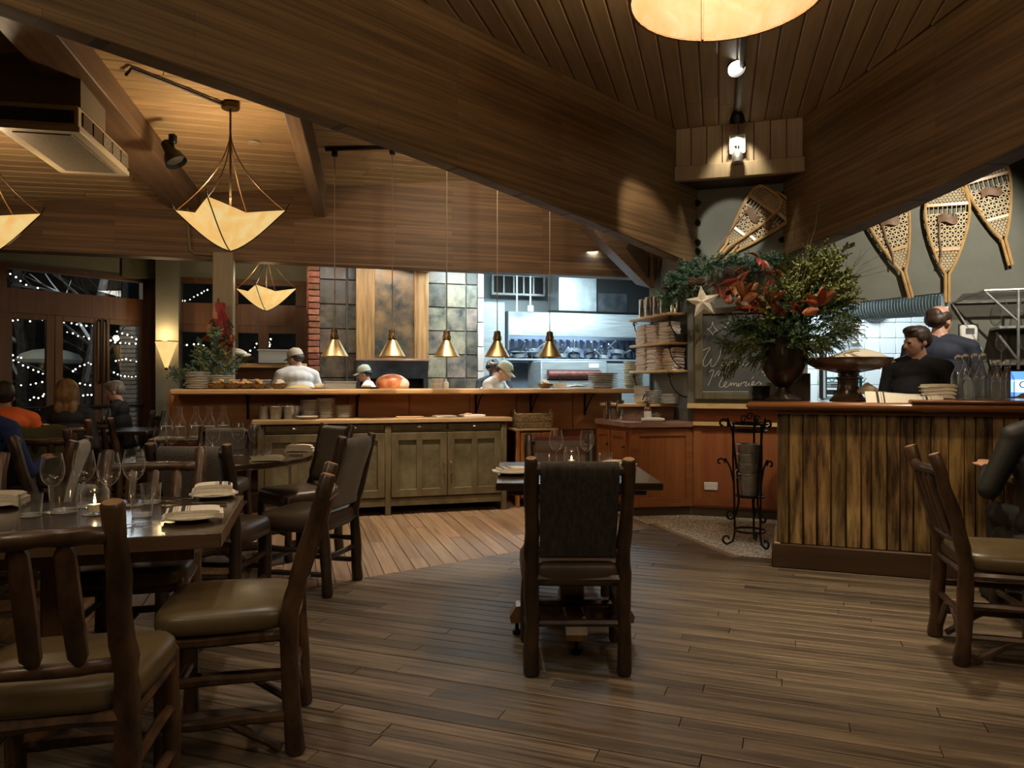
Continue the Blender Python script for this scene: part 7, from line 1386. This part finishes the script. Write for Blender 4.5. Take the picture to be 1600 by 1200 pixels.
for k in range(3): q.M = Matrix.Translation((.05*(k-1), 0, .97+.02*(k % 2))); q.tube(scroll((0, .02), .03, 0, 1.2, 1), .005, 5)
q.build('finial', M['black'], t)
PAIL = None
for k in range(3):
    q = MB(); q.lathe([(0, 0), (.070, 0), (.095, .24), (.099, .245), (.095, .25), (.090, .24), (.066, .006), (0, .006)], 22, capb=False, capt=False)
    if PAIL is None: b_ = thing('zinc_pail', '', 'pail'); q.build('pail', M['galv'], b_); q = MB(); q.lathe([(.094, .16), (.098, .165), (.094, .17)], 22, capb=False, capt=False); q.build('band', M['galv'], b_); q = MB(); q.tube([(-.098, 0, .20), (-.115, -.01, .18), (-.112, -.02, .14), (-.098, -.02, .13)], .004, 5); q.build('ear', M['galv'], b_); PAIL = b_
    else: b_ = dup(PAIL)
    b_.location = (P.x, P.y, .407+.072*k); b_.rotation_euler = (0, 0, .6*k); b_['label'] = ('lowest', 'middle', 'top')[k]+' of the nested zinc pails in the plant stand'; b_['group'] = 'nested zinc pails'
# ---- evergreens at the left end of the pass, and the red swags
PG = psp(325, 7.5); rng = random.Random(8); t = thing('evergreen_bunch', 'loose bunch of evergreens at the left end of the pass', 'greenery', tuple(PG)); q = MB(); q2 = MB()
for px, py, n, sp in ((300, 565, 8, 14), (340, 560, 8, 14), (325, 540, 8, 14), (280, 580, 5, 8), (365, 570, 6, 8), (335, 520, 5, 10)):
    for i in range(n):
        tg = at(px+rng.gauss(0, sp), py+rng.gauss(0, sp*.6), PG.y-.05+rng.gauss(0, .06))-PG; d = (tg-Vector((0, 0, .02))).normalized(); fan(q if i % 3 else q2, tg-d*.14, d, .18, rng, nl=.024, nd=40, droop=.35)
q.build('pine_foliage', M['pinef'], t, kind='stuff'); q2.build('boxwood_foliage', M['box'], t, kind='stuff')
PS = R(Vpx(341, 7.93), 7.93, 0); t = thing('christmas_swag', 'red ribbon and leaf swag hanging on the post', 'swag', (PS.x, PS.y, 1.72)); zz = lambda y: Z(y, PS.y)-1.72
q = MB(); q.tube([(0, 0, zz(466)), (0, 0, zz(475))], .008, 6); q.build('hook', M['twig'], t)
for k in range(6): q = MB(); ox = rng.uniform(-.05, .05); q.sheet(lambda a, b: Vector((ox*(1+1.6*a)+(-.09+.03*k)*a+(b-.5)*.045+.012*math.sin(a*7+k), -.02+.02*math.sin(a*5+k), zz(473)-(.30+.03*k)*a)), 10, 2, .003); q.build('ribbon', M['ribbon'] if k % 3 else M['copperleaf'], t)
q = MB()
for k in range(26): d = Vector((rng.uniform(-.7, .7), -.3, -1)); fan(q, (rng.uniform(-.1, .13), 0, zz(490)-rng.uniform(0, .35)), d, .13, rng, nl=.022, nd=30, droop=.4)
q.build('pine_foliage', M['pine'], t, kind='stuff')
for k in range(26): d = Vector((rng.uniform(-.9, .9), -.6, rng.uniform(-1.2, .1))); leaf(t, Vector((rng.uniform(-.10, .17), -.05, zz(528)-rng.uniform(-.06, .16))), d, rng, rng.choice((0, 1, 2)), 1.0)
PR = Vector((X(264, 9.5), 9.5, 0)); t = thing('pepper_string', 'string of dried red peppers hanging below the sconce', 'peppers', (PR.x, PR.y, Z(580, 9.5))); q = MB(); q.tube([(0, 0, 0), (0, 0, -.38)], .004, 5); q.build('cord', M['cord'], t)
for k in range(40): q = MB(); q.tube([(0, 0, 0), (.012, 0, -.04), (.02, 0, -.085)], [.010, .011, .002], 6); o = q.build('pepper', M['pepper'], t); a = rng.uniform(0, 6.28); o.location = (.03*math.cos(a), .03*math.sin(a), -.02-.36*k/40); o.rotation_euler = (rng.uniform(-.5, .5), rng.uniform(-.5, .5), a)
# ---- wedge-shaped wooden box under the great beam
# ---- back kitchen: spiral duct, clock, notices, shelving
t = thing('spiral_duct', 'ribbed metal duct crossing the back kitchen', 'duct', (0, 0, 0)); A_ = at(1290, 487, 7.9); B_ = at(1500, 470, 6.75); n = 46; A_.z += .02; pts = []; rr = []
for k in range(n*3+1): s = k/(n*3); pts.append(A_.lerp(B_, s)); rr.append(.125+(.006 if k % 3 == 0 else 0))
q = MB(); q.tube(pts, rr, 20); q.build('duct_body', M['ductm'], t)
t = thing('wall_clock', 'round wall clock mostly hidden behind the duct', 'clock', tuple(at(1366, 478, 9.40)), 0); q = MB(); q.M = Matrix.Rotation(PI/2, 4, 'X'); q.lathe([(0, .0), (.17, 0), (.17, .02), (0, .02)], 28); q.build('face', M['paper'], t); q = MB(); q.tube([(.175*math.cos(2*PI*k/30), -.01, .175*math.sin(2*PI*k/30)) for k in range(30)], .022, 6, closed=True); q.build('rim', M['steeld'], t)
t = thing('wall_fan', 'dark round speaker on the tiled kitchen wall', 'speaker', tuple(at(1321, 493, 9.25)), 0); q = MB(); q.M = Matrix.Rotation(PI/2, 4, 'X'); q.lathe([(0, .06), (.05, .07), (.11, .085), (.12, .05), (.12, -.1), (0, -.1)], 24); q.build('cone', M['steeld'], t)
for k, (px, py, w_, h_) in enumerate(((1338, 520, .115, .26), (1318, 525, .12, .22))):
    t = thing('notice', ('printed notice taped to the tiled wall beside the greenery', 'second notice half hidden by the greenery')[k], 'notice', tuple(at(px, py, 9.38)), 0); q = MB(); q.box((0, 0, 0), (w_, .004, h_)); q.build('sheet', M['paper'], t); q = MB()
    for j in range(8): q.box((rng.uniform(-.01, .01), -.003, h_/2-.03-j*.028), (w_*.7*rng.uniform(.6, 1), .002, .008))
    q.build('print', M['ink'], t)
t = thing('wire_rack', 'teal wire shelving loaded with trays in the back kitchen', 'rack', (X(1313, 8.7), 8.7, 0), 0)
for x in (-.22, .24): q = MB(); q.tube([(x, 0, 0), (x, 0, 1.36)], .018, 6); q.build('post', M['teal'], t)
for z in (.75, 1.02, 1.33):
    q = MB(); q.tube([(-.24, -.02, z), (.26, -.02, z)], .012, 6); q.tube([(-.24, -.02, z-.05), (.26, -.02, z-.05)], .007, 6)
    for j in range(12): q.tube([(-.24+.045*j, -.02, z-(.05 if j % 2 else 0)), (-.24+.045*(j+1), -.02, z-(0 if j % 2 else .05))], .005, 4)
    q.build('shelf', M['teal'], t)
for k, (x, z, w_, h_, m_) in enumerate(((-.02, 1.08, .36, .06, 'steel'), (.0, 1.16, .34, .05, 'blackp'), (-.05, 1.24, .3, .05, 'steel'), (.05, .82, .36, .14, 'blackp'), (.06, 1.38, .16, .08, 'blackp'))): t = thing('tray', ('steel tray on the middle of the teal rack', 'black tray stacked on the teal rack', 'thin steel tray high on the teal rack', 'black bin low on the teal rack', 'small black bin on top of the teal rack')[k], 'tray', (X(1313, 8.7)+x, 8.62, z), 0); q = MB(); q.cbox((0, 0, 0), (w_, .22, h_), .01); q.build('body', M[m_], t); q = MB(); q.tube([(-w_/2, -.11, h_/2), (w_/2, -.11, h_/2), (w_/2, .11, h_/2), (-w_/2, .11, h_/2)], .007, 5, closed=True); q.build('rim', M[m_], t)
t = thing('framed_board', 'dark-edged board hanging behind the pedestal bowl', 'board', tuple(at(1285, 575, 7.6)), rad(62)); q = MB(); q.box((0, 0, 0), (.40, .03, .62)); q.build('panel', M['kwhite'], t); q = MB()
for a in ((-.2, 0, .025, .62), (.2, 0, .025, .62)): q.box((a[0], -.01, a[1]), (a[2], .03, a[3]))
q.build('frame', M['blackp'], t)
# ================================================================ OUTSIDE: snowy terrace at night
gr = struct(MB().bb(-22, -3, 10.9, 24, -.25, -.2).build('ground_outside', M['snow'])); gr.rotation_euler = (0, 0, 0)
struct(MB().bb(-26, 4, 19.5, 20, -.2, 8).build('hill_outside', M['night'])); struct(MB().bb(-26, -25, 4, 20, -.2, 8).build('hill_outside', M['night']))
c = at(78, 556, 13.5); t = thing('snowy_parasol', 'snow-covered parasol on the dark terrace', 'parasol', (c.x, c.y, -.2)); q = MB(); zc = c.z+.2; q.lathe([(.50, zc-.13), (.53, zc-.07), (.46, zc+.03), (.28, zc+.10), (0, zc+.14)], 24, capb=True); q.build('canopy', M['umb'], t); q = MB(); q.tube([(0, 0, 0), (0, 0, zc-.1)], .03, 8); q.build('pole', M['trunk'], t); q = MB(); q.lathe([(.3, 0), (.28, .1), (0, .12)], 16); q.build('base', M['snow'], t)
rng = random.Random(2)
def tree(lab, x, y, h, lean, r, seed):
    t = thing('bare_tree', lab, 'tree', (x, y, -.2)); g2 = random.Random(seed); q = MB(); pts = [(lean*k/6+g2.uniform(-.05, .05), g2.uniform(-.05, .05), h*k/6) for k in range(7)]; q.tube(pts, [r*(1-.1*k) for k in range(7)], 8); q.build('trunk', M['trunk'], t)
    for k in range(12): q = MB(); b = Vector(pts[2+k % 5]); twig(q, b, (g2.uniform(-1, 1), g2.uniform(-1, .3), g2.uniform(.1, .9)), g2.uniform(.8, 1.8), g2, .035, 1); q.build('branch', M['snow'] if k % 3 == 0 else M['trunk'], t)
for k, (px, Y_, h, ln, r, lab) in enumerate(((118, 13, 4.2, .6, .13, 'pale leaning tree trunk outside the middle glazed door'), (40, 14.5, 4.5, -.2, .14, 'bare tree outside the leftmost glazed door'), (190, 15.5, 4.5, .1, .12, 'bare tree outside the door by the pillar'))): tree(lab, X(px, Y_), Y_, h, ln, r, k)
t = thing('terrace_pier', 'pale brick pier standing on the terrace outside the right door', 'pier', (X(205, 14), 14, -.2)); rows = 34; pbm = MB().cbox((0, 0, 0), (.30, .24, .076), .008).mesh('brick', mat('pale_brick', (.22, .17, .12), (.34, .27, .20), rough=.9, scale=20, rnd=.2))
for k in range(rows): o = link('brick', pbm, t); o.location = (rng.uniform(-.01, .01), 0, .04+.085*k)
for k, (px, Y_, s) in enumerate(((30, 12.6, .55), (62, 12.8, .45), (140, 12.5, .5), (190, 12.3, .45), (205, 12.2, .4))):
    t = thing('snowy_bush', 'snow-dusted bush on the terrace, '+('left of the leftmost door', 'below the parasol', 'outside the middle door', 'outside the right door', 'beside the brick pier', 'outside the narrow window')[k], 'bush', (X(px, Y_), Y_, -.2)); q = MB(); q2 = MB()
    for j in range(60): a = rng.uniform(0, 6.28); d = Vector((math.cos(a), math.sin(a), rng.uniform(.1, 1.2))); spray(q if j % 4 else q2, (0, 0, .1), d, s*rng.uniform(.8, 1.5), rng, nl=.07, nd=16, droop=.5, w_=.012, stem=.008)
    q.build('foliage', M['night'], t, kind='stuff'); q2.build('snow_cover', M['snow'], t, kind='stuff')
SL = [[(16, 428), (25, 433), (32, 439), (41, 445), (47, 449), (59, 450)], [(20, 501), (28, 500), (47, 502), (66, 500)], [(100, 504), (112, 505), (120, 507), (127, 508), (135, 509), (145, 509)], [(105, 519), (114, 521), (122, 525), (131, 526), (139, 529)], [(21, 563), (29, 566), (36, 571), (44, 574), (52, 578), (60, 581), (67, 584)], [(20, 555), (28, 558), (33, 559)], [(33, 602), (48, 601), (56, 599), (66, 597), (74, 592)], [(47, 625), (53, 621), (60, 622), (67, 619), (69, 616)], [(114, 580), (118, 577), (125, 572), (132, 570), (138, 567), (142, 569)], [(125, 599), (133, 601), (141, 602)], [(130, 618), (137, 617), (143, 617)], [(183, 518), (191, 521), (199, 523), (206, 527), (213, 530)], [(173, 532), (180, 535), (188, 536), (196, 536), (202, 537), (212, 537)], [(181, 564), (186, 563), (191, 562), (197, 561), (204, 563), (213, 565)], [(178, 582), (184, 585), (189, 587), (195, 588), (201, 588), (206, 589), (212, 588)], [(174, 605), (186, 608), (191, 610), (177, 623)], [(285, 470), (289, 470), (297, 468), (303, 464), (309, 461), (315, 458), (319, 455), (324, 453)], [(292, 539), (303, 538), (310, 538), (318, 540)], [(384, 551), (391, 548), (398, 543), (401, 537)], [(421, 541), (422, 538), (421, 535), (423, 530)]]
SLN = ['in the long top window of the glazed doors', 'at the top of the leftmost glazed door', 'at the top of the middle glazed door', 'second line from the top in the middle door', 'sloping across the middle of the leftmost door', 'short line by the parasol in the leftmost door', 'rising line low in the leftmost door', 'lowest line in the leftmost door', 'rising cluster in the middle door', 'short line behind the blond diner', 'lowest line in the middle door', 'top line in the right door by the pillar', 'second line in the right door', 'third line in the right door', 'fourth line in the right door', 'beside the grey-haired man\'s head', 'in the narrow top window by the swag', 'in the narrow window above the evergreens', 'in the door left of the first cook', 'in the door right of the post']
bmesh_ = MB().ell((0, 0, 0), .011, 8, 6).mesh('bulb', M['fairy'])
for k, s in enumerate(SL):
    Y_ = 11.6+.35*(k % 4); t = thing('string_lights', 'string of white fairy lights outside, '+SLN[k], 'fairy lights', (0, 0, 0), 0, 'fairy light strings outside'); P_ = [at(px, py, Y_+.05*math.sin(i*2)) for i, (px, py) in enumerate(s)]; t.location = P_[0]; q = MB(); q.tube([p-P_[0] for p in P_], .003, 4); q.build('wire', M['cord'], t)
    for p in P_: o = link('bulb', bmesh_, t); o.location = p-P_[0]; sc = rng.uniform(.7, 1.15); o.scale = (sc, sc, sc)
point('outside_fill', (-6.5, 12.3, 3.2), 40, (.85, .92, 1), .3); point('outside_fill', (-9.5, 11.5, 3.0), 30, (1, .86, .66), .3)  # added unseen fill so the objects outside show
